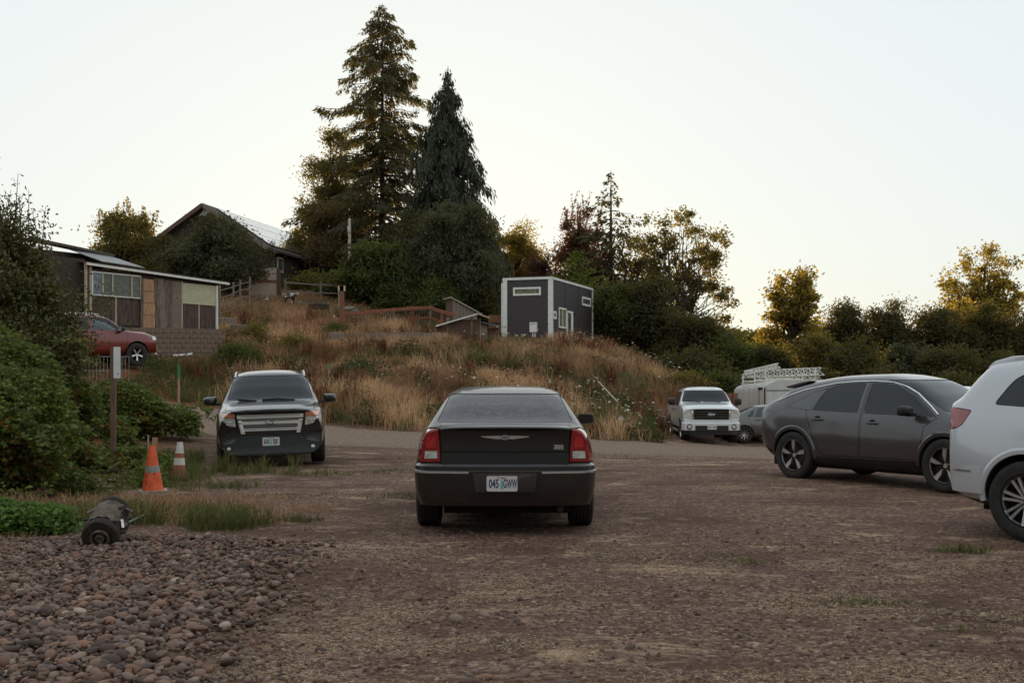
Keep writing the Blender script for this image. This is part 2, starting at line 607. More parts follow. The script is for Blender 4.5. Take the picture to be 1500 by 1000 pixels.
def build_ground():
    ny, nx = GZ.shape
    V = np.column_stack([_X.ravel(), _Y.ravel(), GZ.ravel()])
    idx = np.arange(ny * nx).reshape(ny, nx)
    F = np.column_stack([idx[:-1, :-1].ravel(), idx[:-1, 1:].ravel(), idx[1:, 1:].ravel(), idx[1:, :-1].ravel()])
    me = np_mesh('ground', V, F, smooth=True)
    at_ = me.attributes.new('zone', 'FLOAT_COLOR', 'POINT')
    c = np.ones((ny * nx, 4), dtype=np.float32)
    c[:, 0] = _hill.ravel(); c[:, 1] = _green.ravel(); c[:, 2] = 0
    at_.data.foreach_set('color', c.ravel())
    m, n, l, p = new_mat('ground')
    tc = n.new('ShaderNodeTexCoord')
    def noise(sc, det=6, rough=0.6, dist=0.0, stretch=None):
        nz = n.new('ShaderNodeTexNoise')
        nz.inputs['Scale'].default_value = sc; nz.inputs['Detail'].default_value = det
        nz.inputs['Roughness'].default_value = rough; nz.inputs['Distortion'].default_value = dist
        if stretch:
            mp = n.new('ShaderNodeMapping'); mp.inputs['Scale'].default_value = stretch
            l.new(tc.outputs['Object'], mp.inputs['Vector']); l.new(mp.outputs[0], nz.inputs['Vector'])
        else: l.new(tc.outputs['Object'], nz.inputs['Vector'])
        return nz.outputs['Fac']
    def mix(f, a, b, mode='MIX'):
        x = n.new('ShaderNodeMix'); x.data_type = 'RGBA'; x.blend_type = mode
        if isinstance(f, float): x.inputs['Factor'].default_value = f
        else: l.new(f, x.inputs['Factor'])
        for s, v in ((6, a), (7, b)):
            if isinstance(v, tuple): x.inputs[s].default_value = (*v, 1)
            else: l.new(v, x.inputs[s])
        return x.outputs[2]
    def fac(src, lo, hi):
        r = n.new('ShaderNodeMapRange'); r.inputs['From Min'].default_value = lo; r.inputs['From Max'].default_value = hi
        l.new(src, r.inputs['Value']); return r.outputs[0]
    vor = n.new('ShaderNodeTexVoronoi'); vor.inputs['Scale'].default_value = 26; vor.inputs['Randomness'].default_value = 1
    l.new(tc.outputs['Object'], vor.inputs['Vector'])
    vor2 = n.new('ShaderNodeTexVoronoi'); vor2.inputs['Scale'].default_value = 58
    l.new(tc.outputs['Object'], vor2.inputs['Vector'])
    sep = n.new('ShaderNodeSeparateColor'); l.new(vor.outputs['Color'], sep.inputs[0])
    sep2 = n.new('ShaderNodeSeparateColor'); l.new(vor2.outputs['Color'], sep2.inputs[0])
    g1 = ramp(n, [(0.0, (0.050, 0.028, 0.019)), (0.35, (0.125, 0.076, 0.054)), (0.70, (0.190, 0.124, 0.094)), (0.90, (0.33, 0.235, 0.185)), (1.0, (0.52, 0.40, 0.32))])
    l.new(sep.outputs[0], g1.inputs['Fac'])
    g2 = ramp(n, [(0.0, (0.048, 0.027, 0.018)), (0.55, (0.150, 0.094, 0.068)), (0.9, (0.30, 0.205, 0.155)), (1.0, (0.46, 0.34, 0.26))])
    l.new(sep2.outputs[0], g2.inputs['Fac'])
    gravel = mix(fac(noise(9, 4), 0.4, 0.6), g1.outputs[0], g2.outputs[0])
    dirt = mix(noise(11, 8, 0.8), (0.045, 0.024, 0.016), (0.155, 0.092, 0.063))
    gravel = mix(fac(noise(0.45, 7, 0.7, 0.4), 0.50, 0.62), gravel, dirt)
    # wheel-worn tracks: darker compacted earth in long streaks
    trk = mix(noise(36, 6, 0.75), (0.048, 0.025, 0.016), (0.135, 0.077, 0.052))
    gravel = mix(fac(noise(0.8, 7, 0.7, 0.3, (0.30, 1.0, 1.0)), 0.53, 0.66), gravel, trk)
    straw = mix(noise(60, 6, 0.8), (0.14, 0.090, 0.056), (0.80, 0.64, 0.46))
    sf = fac(noise(1.25, 9, 0.82, 0.5, (0.55, 1.0, 1.0)), 0.545, 0.64)
    gravel = mix(sf, gravel, straw)
    gravel = mix(fac(noise(0.55, 6, 0.7, 0.3, (0.5, 1.0, 1.0)), 0.66, 0.74), gravel, (0.095, 0.085, 0.034))
    earth = mix(noise(3, 8, 0.7), (0.119, 0.049, 0.022), (0.266, 0.122, 0.056))
    vegc = mix(noise(4, 8, 0.7), (0.045, 0.050, 0.020), (0.095, 0.085, 0.036))
    at2 = n.new('ShaderNodeAttribute'); at2.attribute_name = 'zone'
    sz = n.new('ShaderNodeSeparateColor'); l.new(at2.outputs['Color'], sz.inputs[0])
    hill = mix(sz.outputs[1], earth, vegc)
    col = mix(sz.outputs[0], gravel, hill)
    col = mix(1.0, col, (1.15, 0.965, 0.845), 'MULTIPLY')   # warm cast of the light put into the whole ground colour
    l.new(col, p.inputs['Base Color'])
    p.inputs['Roughness'].default_value = 0.9
    p.inputs['Specular IOR Level'].default_value = 0.25
    # relief: stones and fine grit
    hgt = n.new('ShaderNodeMath'); hgt.operation = 'MULTIPLY_ADD'
    l.new(vor.outputs['Distance'], hgt.inputs[0]); hgt.inputs[1].default_value = -0.9
    nn = noise(70, 5, 0.7); l.new(nn, hgt.inputs[2])
    bp = n.new('ShaderNodeBump'); bp.inputs['Strength'].default_value = 0.8; bp.inputs['Distance'].default_value = 0.025
    l.new(hgt.outputs[0], bp.inputs['Height']); l.new(bp.outputs[0], p.inputs['Normal'])
    o = link('ground', me, m)
    tag(o, 'level brown gravel lot with dry grass rising to a hillside', kind='structure')
    return o
GROUND = build_ground()

# gravel drive crossing behind the cars and climbing to the left
def build_drive():
    far = [(1440, 658), (1280, 655), (1150, 653), (1060, 652), (970, 650), (880, 645), (800, 640), (700, 637), (620, 633), (540, 630), (480, 626), (420, 614), (370, 604), (300, 594), (250, 588), (215, 584)]
    near = [(1420, 684), (1260, 679), (1120, 674), (1040, 671), (970, 668), (880, 665), (800, 663), (700, 660), (620, 657), (540, 655), (480, 652), (420, 648), (370, 645), (300, 636), (250, 618), (215, 606)]
    A = np.array([ground_at(*p)[:2] for p in far]); B = np.array([ground_at(*p)[:2] for p in near])
    def res(a, n=90):
        s = np.r_[0, np.cumsum(np.linalg.norm(np.diff(a, axis=0), axis=1))]
        q = np.linspace(0, s[-1], n)
        return np.column_stack([np.interp(q, s, a[:, 0]), np.interp(q, s, a[:, 1])])
    A, B = res(A), res(B)
    for a in (A, B):                                   # soften the corners
        for _ in range(12): a[1:-1] = 0.25 * a[:-2] + 0.5 * a[1:-1] + 0.25 * a[2:]
    k = 22
    V, W2 = [], []
    for i in range(len(A)):
        for j in range(k):
            t = j / (k - 1)
            q = A[i] * (1 - t) + B[i] * t
            e = min(t, 1 - t)
            q = q + (np.array([vnoise(q[0] * 0.9, q[1] * 0.9, 4), vnoise(q[0] * 0.9, q[1] * 0.9, 5)]) - 0.5) * (0.5 if e < 0.08 else 0)
            V.append((q[0], q[1], float(gz(q[0], q[1])) + 0.035 - (0.05 if e < 0.01 else 0)))
    idx = np.arange(len(A) * k).reshape(len(A), k)
    F = np.column_stack([idx[:-1, :-1].ravel(), idx[:-1, 1:].ravel(), idx[1:, 1:].ravel(), idx[1:, :-1].ravel()])
    m = mat('drive_gravel', (0.19, 0.140, 0.108), 0.92, var=0.6, scale=16, bump=0.9, bscale=45, spec=0.2)
    o = link('gravel_drive', np_mesh('gravel_drive', V, F, smooth=True), m)
    tag(o, 'grey gravel drive curving up the hill to the left', kind='structure')
    return np.vstack([A, B[::-1]])
DRIVE = build_drive()
def in_poly(x, y, poly):
    x, y = np.asarray(x), np.asarray(y)
    ins = np.zeros(x.shape, bool)
    n = len(poly); j = n - 1
    for i in range(n):
        xi, yi = poly[i]; xj, yj = poly[j]
        c = ((yi > y) != (yj > y)) & (x < (xj - xi) * (y - yi) / (yj - yi + 1e-12) + xi)
        ins ^= c; j = i
    return ins
# ------------------------------------------------------------------ foliage helpers
def unit(n, rng):
    v = rng.normal(size=(n, 3)); return v / np.linalg.norm(v, axis=1)[:, None]

def leaf_quads(C, L, W, D, rng, fold=0.25):
    """one bent rhombus per leaf. C centres, L lengths, W widths, D directions"""
    n = len(C)
    r = unit(n, rng)
    s = np.cross(D, r); s /= (np.linalg.norm(s, axis=1)[:, None] + 1e-9)
    nn = np.cross(s, D)
    L = np.broadcast_to(np.asarray(L, float), (n,))[:, None]; W = np.broadcast_to(np.asarray(W, float), (n,))[:, None]
    base = C - D * L * 0.5
    tip = C + D * L * 0.5 - nn * L * fold * 0.4
    mid = C + nn * L * 0.04
    V = np.stack([base, mid + s * W * 0.5 + nn * W * fold, tip, mid - s * W * 0.5 + nn * W * fold], axis=1).reshape(-1, 3)
    F = np.arange(4 * n).reshape(n, 4)
    return V, F

def limb_tube(mb, a, b, r0, r1, rng, wig=0.12, n=5, sag=0.0, sides=5):
    a, b = Vector(a), Vector(b)
    L = (b - a).length
    pts = []
    for i in range(n + 1):
        t = i / n
        p = a.lerp(b, t)
        if 0 < i < n: p += Vector(rng.normal(size=3)) * L * wig * 0.35
        p.z += sag * 4 * t * (1 - t)
        pts.append(p)
    mb.tube(pts, [r0 + (r1 - r0) * i / n for i in range(n + 1)], sides)
    return pts

BARK = mat('bark', (0.045, 0.034, 0.025), 0.9, var=0.4, scale=9, bump=0.6, stretch=(1, 1, 0.25))
BARK_GREY = mat('grey_bark', (0.08, 0.065, 0.05), 0.9, var=0.4, scale=9, bump=0.6, stretch=(1, 1, 0.25))

def broadleaf(name, label, base, H, blobs, n_leaf, leaf, m, seed, K=60, spread=0.55, trunk_r=None, cat='tree', group=None, bark=None, limbs=True,
              up=0.0, sparse=0.0, shoots=0, trunk_h=0.35, stems=1, tint_bias=0.0):
    """tree or shrub: blobs = crown ellipsoids (dx, dy, dz, rx, ry, rz) relative to the base; leaves gather in K clumps"""
    rng = np.random.default_rng(seed)
    base = Vector(base)
    root = empty(name, base, 0, label, cat, group)
    B = np.array(blobs, float)
    vol = B[:, 3] * B[:, 4] * B[:, 5]
    pick = rng.choice(len(B), K, p=vol / vol.sum())
    d = unit(K, rng) * (rng.random(K) ** (1 / 2.4))[:, None]
    C = B[pick, :3] + d * B[pick, 3:6] * (0.92 - 0.10 * rng.random((K, 1)))
    C[:, 2] = np.maximum(C[:, 2], 0.06 * H)
    ks = rng.random(K) * 0.8 + 0.6
    cl = rng.choice(K, n_leaf, p=ks / ks.sum())
    rc = spread * (0.6 + 0.8 * rng.random(K))
    off = rng.normal(size=(n_leaf, 3)) * np.array([1, 1, 0.75])
    off *= rc[cl][:, None] * 0.62
    P = C[cl] + off
    ctint = np.clip(0.42 + rng.normal(size=K) * 0.16, 0, 1)
    D = unit(n_leaf, rng); D[:, 2] += up; D /= np.linalg.norm(D, axis=1)[:, None]
    tint = np.clip(ctint[cl] + rng.normal(size=n_leaf) * 0.17 + tint_bias, 0, 1)
    tb = MB()
    tr = trunk_r or H * 0.022
    tops = []
    for q in range(stems):
        ox = (rng.random() - 0.5) * 0.12 * H * (stems > 1); oy = (rng.random() - 0.5) * 0.12 * H * (stems > 1)
        bc = B[:, :3].mean(axis=0)
        lean = Vector((bc[0] + ox * 3, bc[1] + oy * 3, H * 0.80))
        tops.append((limb_tube(tb, (ox, oy, -0.3), lean, tr * (1 if q == 0 else 0.7), tr * 0.25, rng, 0.06, 8, sides=7)))
    if limbs:
        for k in range(K):
            tp = tops[k % stems]
            c = C[k]
            hz = np.clip(c[2] * (0.35 + 0.3 * rng.random()), trunk_h * H * 0.6, H * 0.78)
            i = int(np.argmin([abs(p.z - hz) for p in tp]))
            rr = tr * 0.42 * (1 - 0.5 * hz / H)
            limb_tube(tb, tp[i], c, rr, max(0.006, rr * 0.2), rng, 0.14, 4, H * 0.012)
    if shoots:
        idx = np.argsort(-C[:, 2])[:shoots]
        extra = []
        for k in idx:
            for _ in range(3):
                a = Vector(C[k]) + Vector(rng.normal(size=3)) * 0.25
                h = H * (0.10 + 0.12 * rng.random())
                b = a + Vector((rng.normal() * 0.16 * h, rng.normal() * 0.16 * h, h))
                tb.tube([a, a.lerp(b, 0.5), b], [0.012, 0.009, 0.004], 4)
                t = rng.random(26)
                extra.append(np.array(a)[None] + (np.array(b) - np.array(a))[None] * t[:, None] + rng.normal(size=(26, 3)) * 0.05)
        ex = np.vstack(extra)
        de = unit(len(ex), rng); de[:, 2] = np.abs(de[:, 2]) + 0.3; de /= np.linalg.norm(de, axis=1)[:, None]
        P = np.vstack([P, ex]); D = np.vstack([D, de]); tint = np.r_[tint, np.clip(rng.random(len(ex)) * 0.4 + 0.55, 0, 1)]
    n = len(P)
    L = leaf[0] * (0.65 + 0.7 * rng.random(n)); Wd = leaf[1] * (0.65 + 0.7 * rng.random(n))
    V, F = leaf_quads(P, L, Wd, D, rng)
    link('crown', np_mesh('crown', V, F, tint), m, root)
    if limbs or shoots: tb.build('trunk', bark or BARK, root, smooth=60)
    return root

def conifer(name, label, base, H, prof, m, seed, whorl=0.42, nb=6, droop=0.35, spray=(0.42, 0.13), hang=0.35, per_m=11, bare=0.05, trunk_r=0.28, irregular=0.35, group=None, lean=0.0, tipup=0.12, fan=0.09):
    """prof: [(depth below the top in m, branch length in m)]"""
    rng = np.random.default_rng(seed)
    root = empty(name, base, 0, label, 'tree', group)
    tb = MB()
    tb.tube([(0, 0, -0.4), (lean * 0.3, 0, H * 0.4), (lean, 0, H)], [trunk_r, trunk_r * 0.62, 0.015], 9)
    pd, pl = np.array(prof).T
    Ps, Ds, Ls, Ws, Ts = [], [], [], [], []
    z = H * bare
    while z < H - 0.15:
        d = H - z
        L0 = np.interp(d, pd, pl)
        k = max(3, int(nb * (0.6 + 0.8 * rng.random())))
        a0 = rng.random() * 2 * PI
        for b in range(k):
            a = a0 + 2 * PI * b / k + rng.normal() * 0.3
            L = L0 * (1 + rng.normal() * irregular)
            if L < 0.12: continue
            L = min(L, L0 * 1.45)
            dr = droop * (0.6 + 0.8 * rng.random()) * L
            n = 7
            pts = []
            for i in range(n + 1):
                t = i / n
                r = L * t
                zz = z + 0.10 * L * t - dr * t ** 1.6 + tipup * L * t ** 3
                pts.append(np.array([lean * z / H + r * math.cos(a), r * math.sin(a), zz]) + (rng.normal(size=3) * 0.03 * L if i else 0))
            pts = np.array(pts)
            r0 = 0.012 + 0.012 * L
            tb.tube([tuple(q) for q in pts], [r0 * (1 - 0.8 * i / n) for i in range(n + 1)], 4, cap=False)
            m_ = max(6, int(L * per_m * (0.7 + 0.6 * rng.random())))
            t = 0.12 + 0.88 * rng.random(m_) ** 0.75
            f = t * n; i0 = np.minimum(f.astype(int), n - 1); fr = (f - i0)[:, None]
            q = pts[i0] * (1 - fr) + pts[i0 + 1] * fr
            out = np.array([math.cos(a), math.sin(a), 0.0]); sidev = np.array([-math.sin(a), math.cos(a), 0.0])
            sd = rng.choice([-1, 1], m_)[:, None] * (0.3 + 0.7 * rng.random((m_, 1)))
            D = out * 0.7 + sidev * sd + np.array([0, 0, -1.0]) * (hang * (0.4 + 1.2 * rng.random((m_, 1)))) + rng.normal(size=(m_, 3)) * 0.15
            D /= np.linalg.norm(D, axis=1)[:, None]
            sl = spray[0] * (0.6 + 0.8 * rng.random(m_)) * (0.55 + 0.45 * min(1, L / 2.0))
            lat = rng.normal(size=(m_, 1)) * (fan * L * (1.05 - t[:, None]) + 0.10)
            q = q + sidev * lat + np.array([0, 0, -1.0]) * (np.abs(lat) * 0.45 + hang * 0.30 * rng.random((m_, 1)) ** 1.5) + rng.normal(size=(m_, 3)) * 0.06
            Ps.append(q + D * sl[:, None] * 0.45); Ds.append(D); Ls.append(sl); Ws.append(spray[1] * (0.7 + 0.6 * rng.random(m_)))
            Ts.append(np.clip(0.35 + rng.normal() * 0.12 + rng.normal(size=m_) * 0.15 + 0.25 * (t - 0.5), 0, 1))
        z += whorl * (0.7 + 0.6 * rng.random())
    P, D, L, Wd, T = np.vstack(Ps), np.vstack(Ds), np.concatenate(Ls), np.concatenate(Ws), np.concatenate(Ts)
    V, F = leaf_quads(P, L, Wd, D, rng, 0.3)
    link('crown', np_mesh('crown', V, F, T), m, root)
    tb.build('trunk', BARK, root, smooth=60)
    return root

# ------------------------------------------------------------------ leaf materials
LM_FIR = leaf_mat('fir_needles', (0.036, 0.037, 0.016), (0.090, 0.088, 0.036), 0.46, trans_col=(0.27, 0.20, 0.045))
LM_CEDAR = leaf_mat('cedar_sprays', (0.025, 0.034, 0.021), (0.065, 0.081, 0.046), 0.22, trans_col=(0.10, 0.070, 0.020))
LM_GREY = leaf_mat('greygreen_leaves', (0.034, 0.042, 0.021), (0.099, 0.109, 0.062), 0.36, trans_col=(0.22, 0.18, 0.05))
LM_GREEN = leaf_mat('green_leaves', (0.030, 0.049, 0.013), (0.093, 0.124, 0.031), 0.46, trans_col=(0.28, 0.25, 0.035))
LM_DARK = leaf_mat('dark_leaves', (0.025, 0.030, 0.011), (0.062, 0.065, 0.023), 0.42, trans_col=(0.30, 0.22, 0.04))
LM_OLIVE = leaf_mat('olive_leaves', (0.042, 0.042, 0.015), (0.116, 0.102, 0.034), 0.56, trans_col=(0.46, 0.34, 0.055))
LM_GOLD = leaf_mat('golden_leaves', (0.076, 0.065, 0.015), (0.194, 0.152, 0.034), 0.60, trans_col=(0.66, 0.47, 0.06))
LM_LIME = leaf_mat('lime_leaves', (0.095, 0.133, 0.019), (0.232, 0.271, 0.043), 0.4, trans_col=(0.22, 0.22, 0.03))
LM_PLUM = leaf_mat('plum_leaves', (0.038, 0.019, 0.013), (0.109, 0.053, 0.034), 0.50, trans_col=(0.36, 0.17, 0.06))
LM_BROWN = leaf_mat('brownish_leaves', (0.049, 0.038, 0.019), (0.124, 0.090, 0.043), 0.50, trans_col=(0.42, 0.28, 0.065))

MOUNDS = ['green bramble mound just behind the pickup roof', 'dark bramble mound above the box trailer', 'olive bramble mound at the foot of the maple', 'dark bramble mound right of the maple foot', 'grey-green bramble mound at the middle of the right slope',
          'dark bramble mound above the grey crossover bonnet', 'dark bramble mound above the white SUV roof', 'low bramble mound behind the grey crossover roof', 'low bramble mound behind the roof of the hidden white car', 'low dark bramble mound at the right end of the trailer', 'low bramble mound at the right edge behind the white SUV']
HEDGES = ['dark hedge bush directly right of the maple', 'dark hedge bush, second along the skyline from the maple', 'dark hedge bush in the middle of the skyline row', 'dark hedge bush under the broad rounded tree', 'dark hedge bush at the right edge of the skyline']
def plant_trees():
    def g(px, Y, dz=-0.1): return at(px, Y, dz)
    p = g(560, 84)
    topz = CAM_H + (HOR - 5) / FPX * 84
    conifer('fir_tree', 'tallest fir with ragged drooping branches and a thin pointed top', p, topz - p.z,
            [(0, 0.12), (1, 0.9), (3, 1.9), (5, 2.5), (7.5, 3.2), (10, 2.9), (13, 4.0), (16, 4.9), (20, 5.6), (26, 5.4)], LM_FIR, 5, whorl=0.44, nb=7, droop=0.46, spray=(0.34, 0.10), hang=1.05, per_m=54, bare=0.06, irregular=0.52, fan=0.085)
    p = g(652, 79)
    topz = CAM_H + (HOR - 97) / FPX * 79
    conifer('cedar_tree', 'dense weeping conifer with hanging sprays right of the tall fir', p, topz - p.z,
            [(0, 0.14), (1.5, 0.7), (3.5, 1.35), (5, 2.2), (7.3, 2.8), (10, 3.4), (15, 4.4), (20, 4.7)], LM_CEDAR, 9, whorl=0.30, nb=8, droop=0.66, spray=(0.46, 0.10), hang=2.2, per_m=44, bare=0.05, irregular=0.30, lean=0.2, tipup=0.0, fan=0.16)
    def shrub(px, ptop, wpx, Y, label, m, seed, n, leaf=(0.26, 0.13), name='leafy_shrub', K=70, spread=0.6, depth=0.8, cat='shrub', dz=-0.1, **kw):
        p = g(px, Y, dz)
        top = CAM_H + (HOR - ptop) / FPX * Y
        H = max(0.8, top - p.z)
        r = wpx / 2 / FPX * Y
        s = spread * 0.6
        bl = [(0, 0, H * 0.50, r - s * 0.4, r * depth, H * 0.50 - s * 0.3), (r * 0.38, -r * 0.2, H * 0.36, r * 0.60, r * depth * 0.7, H * 0.36), (-r * 0.38, r * 0.1, H * 0.36, r * 0.60, r * depth * 0.7, H * 0.36),
              (r * 0.12, 0, H * 0.72, r * 0.5, r * depth * 0.5, H * 0.26)]
        leaf = (leaf[0] * 0.8, leaf[1] * 0.8); n = int(n * 1.4)
        if 'blobs' in kw: bl = kw.pop('blobs')(r, H)
        return broadleaf(name, label, p, H, bl, n, leaf, m, seed, K=K, spread=spread, cat=cat, **kw)
    T = dict(name='broadleaf_tree', cat='tree')
    shrub(664, 278, 150, 71, 'large grey-green willowy shrub below the weeping conifer', LM_GREY, 21, 30000, (0.34, 0.10), K=150, spread=0.62, up=0.9)
    shrub(600, 300, 90, 77, 'dark leafy tree between the tall fir and the willowy shrub', LM_DARK, 22, 13000, K=80, **T)
    shrub(487, 285, 130, 82, 'brownish bushy tree at the left foot of the tall fir', LM_BROWN, 23, 17000, K=90, **T)
    shrub(488, 178, 125, 88, 'leafy olive tree rising along the left side of the tall fir', LM_OLIVE, 123, 14000, (0.28, 0.15), K=90, spread=0.6, **T)
    shrub(440, 318, 70, 86, 'thin golden tree beside the solar roof', LM_GOLD, 24, 4200, (0.24, 0.13), K=46, **T)
    shrub(545, 345, 105, 71, 'fresh green leafy tree behind the rail fence', LM_GREEN, 25, 12000, (0.30, 0.17), K=70, **T)
    for i, (px, pt, w, Y, m) in enumerate(((500, 395, 70, 74, LM_GREEN), (590, 412, 80, 70, LM_GREEN), (640, 408, 80, 69, LM_GREEN), (700, 415, 70, 70, LM_DARK), (450, 408, 60, 76, LM_OLIVE))):
        shrub(px, pt, w, Y, ['low leafy bush behind the tall wooden post', 'low green bush behind the orange fence', 'bramble bush below the willowy shrub', 'dark bush left of the tiny house', 'olive bush right of the board shed'][i], m, 40 + i, 5200, (0.24, 0.15), K=40)
    shrub(182, 305, 112, 76, 'round tree with upright lit shoots behind the weathered shed', LM_OLIVE, 26, 15000, K=80, spread=0.55, shoots=16, **T)
    shrub(314, 309, 168, 69, 'round green tree standing before the gabled house', LM_GREY, 27, 22000, (0.24, 0.12), K=120, up=0.5, **T)
    shrub(240, 345, 70, 74, 'dark shrub left of the gabled house', LM_DARK, 28, 7000, K=40)
    shrub(758, 322, 90, 88, 'golden sunlit tree right of the weeping conifer', LM_GOLD, 29, 9000, (0.26, 0.15), K=70, **T)
    shrub(715, 350, 60, 80, 'dark leafy tree tight against the weeping conifer', LM_DARK, 30, 7000, K=50, **T)
    shrub(790, 372, 70, 84, 'rusty brown bush behind the tiny house roof', LM_PLUM, 31, 6000, K=50)
    shrub(848, 292, 110, 86, 'purple-leaved plum tree behind the lime conifer', LM_PLUM, 32, 13000, (0.26, 0.13), K=90, shoots=8, **T)
    p = g(895, 84); topz = CAM_H + (HOR - 250) / FPX * 84
    conifer('fir_tree', 'thin-topped conifer rising between plum and open tree', p, topz - p.z, [(0, 0.1), (1.2, 0.5), (2.5, 1.4), (5, 2.1), (9, 2.8), (14, 3.0)], LM_FIR, 33, whorl=0.55, nb=6, spray=(0.42, 0.16), hang=0.7, per_m=13, irregular=0.4)
    p = g(846, 76); topz = CAM_H + (HOR - 366) / FPX * 76
    conifer('young_conifer', 'bright lime green young conifer behind the tiny house', p, topz - p.z, [(0, 0.08), (1, 0.6), (2.5, 1.2), (5, 1.8)], LM_LIME, 34, whorl=0.22, nb=8, droop=-0.25, spray=(0.32, 0.11), hang=-0.3, per_m=16, trunk_r=0.1)
    for i, (px, pt, w, Y, m, n) in enumerate(((348, 496, 85, 43, LM_GREEN, 5200), (430, 488, 80, 50, LM_OLIVE, 3600), (372, 470, 60, 53, LM_OLIVE, 2600), (700, 520, 60, 47, LM_GREEN, 2600), (745, 535, 70, 46, LM_DARK, 2600), (492, 470, 50, 57, LM_GREEN, 1800), (1010, 545, 60, 48, LM_OLIVE, 2400))):
        shrub(px, pt, w, Y, ['tall green weeds heaped below the block wall', 'olive scrub on the bank above the black SUV', 'brownish scrub beside the timber blocks', 'green scrub with white flowers below the coop', 'dark scrub on the bank below the tiny house', 'small green bush at the foot of the tall wooden post', 'olive scrub at the right end of the dry bank'][i], m, 140 + i, n, (0.13, 0.07), K=40, spread=0.30, limbs=False, up=0.5, dz=-0.25)
    # open tree with sky showing through
    def openb(r, H): return [(-r * 0.42, 0, H * 0.72, r * 0.50, r * 0.5, H * 0.24), (r * 0.40, 0, H * 0.66, r * 0.58, r * 0.5, H * 0.24), (0.02 * r, 0, H * 0.86, r * 0.40, r * 0.4, H * 0.14), (r * 0.55, 0, H * 0.42, r * 0.42, r * 0.4, H * 0.18), (-r * 0.1, 0, H * 0.5, r * 0.5, r * 0.5, H * 0.2)]
    shrub(1003, 292, 175, 80, 'tall open tree with bare limbs and sky through its leaves', LM_OLIVE, 35, 5200, (0.30, 0.17), K=110, spread=0.46, stems=5, blobs=openb, trunk_h=0.2, trunk_r=0.14, **T)
    shrub(935, 318, 90, 83, 'olive tree between thin conifer and open tree', LM_OLIVE, 36, 4600, (0.28, 0.15), K=60, stems=2, **T)
    for i, (px, pt, w, Y, m, n) in enumerate(((895, 405, 100, 73, LM_GREEN, 11000), (955, 402, 120, 72, LM_DARK, 14000), (1020, 448, 120, 69, LM_DARK, 14000), (1085, 492, 110, 67, LM_GREEN, 12000), (1010, 520, 100, 63, LM_DARK, 9000))):
        shrub(px, pt, w, Y, ['mid green shrub right of the tiny house', 'big dark shrub under the olive tree', 'dark shrub under the open tree', 'green shrub mass behind the pickup', 'low dark shrub at the end of the dry bank'][i], m, 60 + i, n, K=80)
    def mapleb(r, H): return [(0, 0, H * 0.70, r * 0.8, r * 0.7, H * 0.28), (r * 0.35, 0, H * 0.45, r * 0.62, r * 0.6, H * 0.22), (-r * 0.45, 0, H * 0.45, r * 0.52, r * 0.5, H * 0.2), (r * 0.3, 0, H * 0.88, r * 0.42, r * 0.4, H * 0.12)]
    shrub(1160, 390, 108, 76, 'maple with golden lit leaves above the dark hedge', LM_GOLD, 37, 4300, (0.34, 0.22), K=85, spread=0.46, blobs=mapleb, tint_bias=-0.12, **T)
    shrub(1440, 346, 150, 98, 'broad rounded tree glowing gold at the right edge', LM_GOLD, 38, 9000, (0.36, 0.22), K=170, spread=0.55, tint_bias=-0.08, **T)
    shrub(1405, 405, 60, 90, 'small yellow-lit tree below the broad rounded tree', LM_GOLD, 39, 4200, (0.32, 0.2), K=40, tint_bias=0.2, **T)
    for i, (px, pt, w, Y, m, n) in enumerate(((1235, 434, 90, 80, LM_DARK, 10000), (1300, 438, 110, 80, LM_DARK, 12000), (1372, 442, 100, 80, LM_DARK, 11000), (1440, 440, 110, 79, LM_DARK, 12000), (1510, 448, 110, 78, LM_DARK, 11000))):
        shrub(px, pt, w, Y, HEDGES[i], m, 80 + i, n, K=110, spread=0.62, group='hedge bushes along the right skyline')
    for i, (px, pt, w, Y, m) in enumerate(((1060, 545, 90, 60, LM_GREEN), (1125, 500, 110, 66, LM_DARK), (1190, 478, 110, 70, LM_OLIVE), (1250, 492, 110, 66, LM_DARK), (1320, 500, 120, 68, LM_GREY), (1385, 500, 120, 66, LM_DARK), (1460, 505, 130, 66, LM_DARK), (1290, 540, 120, 60, LM_DARK), (1400, 545, 120, 60, LM_DARK), (1200, 540, 110, 61, LM_DARK), (1490, 545, 110, 58, LM_DARK))):
        shrub(px, pt, w, Y, MOUNDS[i], m, 90 + i, 9500, (0.22, 0.14), K=70, spread=0.55, name='bramble_mound', limbs=False, group='bramble mounds on the right slope', dz=-0.6, tint_bias=0.03)
    for i, (px, pt, w, Y) in enumerate(((1050, 487, 150, 190), (1105, 492, 130, 185), (1000, 480, 160, 200))):
        shrub(px, pt, w, Y, ['distant tree low on the skyline above the pickup', 'distant tree low on the skyline left of the maple', 'distant tree low on the skyline under the open tree'][i], LM_OLIVE, 120 + i, 3500, (0.9, 0.6), K=60, spread=1.3, limbs=False, group='distant trees on the skyline', **T)
    # big loose shrub at the left edge, near
    p = at(30, 20.5, -0.1)
    broadleaf('tall_shrub', 'tall dark loose shrub filling the left edge before the shed', p, 4.9,
              [(-0.7, 0.2, 2.9, 1.35, 1.3, 1.6), (0.15, 0, 2.2, 0.9, 1.0, 1.1), (0.62, 0.2, 2.75, 0.62, 0.7, 0.8), (-0.9, 0, 1.4, 1.2, 1.2, 1.2), (-0.7, 0.3, 4.1, 0.7, 0.8, 0.6)], 74000, (0.088, 0.038), LM_OLIVE2, 50, K=200, spread=0.34, cat='shrub', shoots=34, stems=4, trunk_r=0.05, up=0.3, tint_bias=-0.05)
LM_OLIVE2 = leaf_mat('shrub_leaves', (0.060, 0.068, 0.022), (0.175, 0.180, 0.062), 0.3, trans_col=(0.15, 0.11, 0.03))
plant_trees()
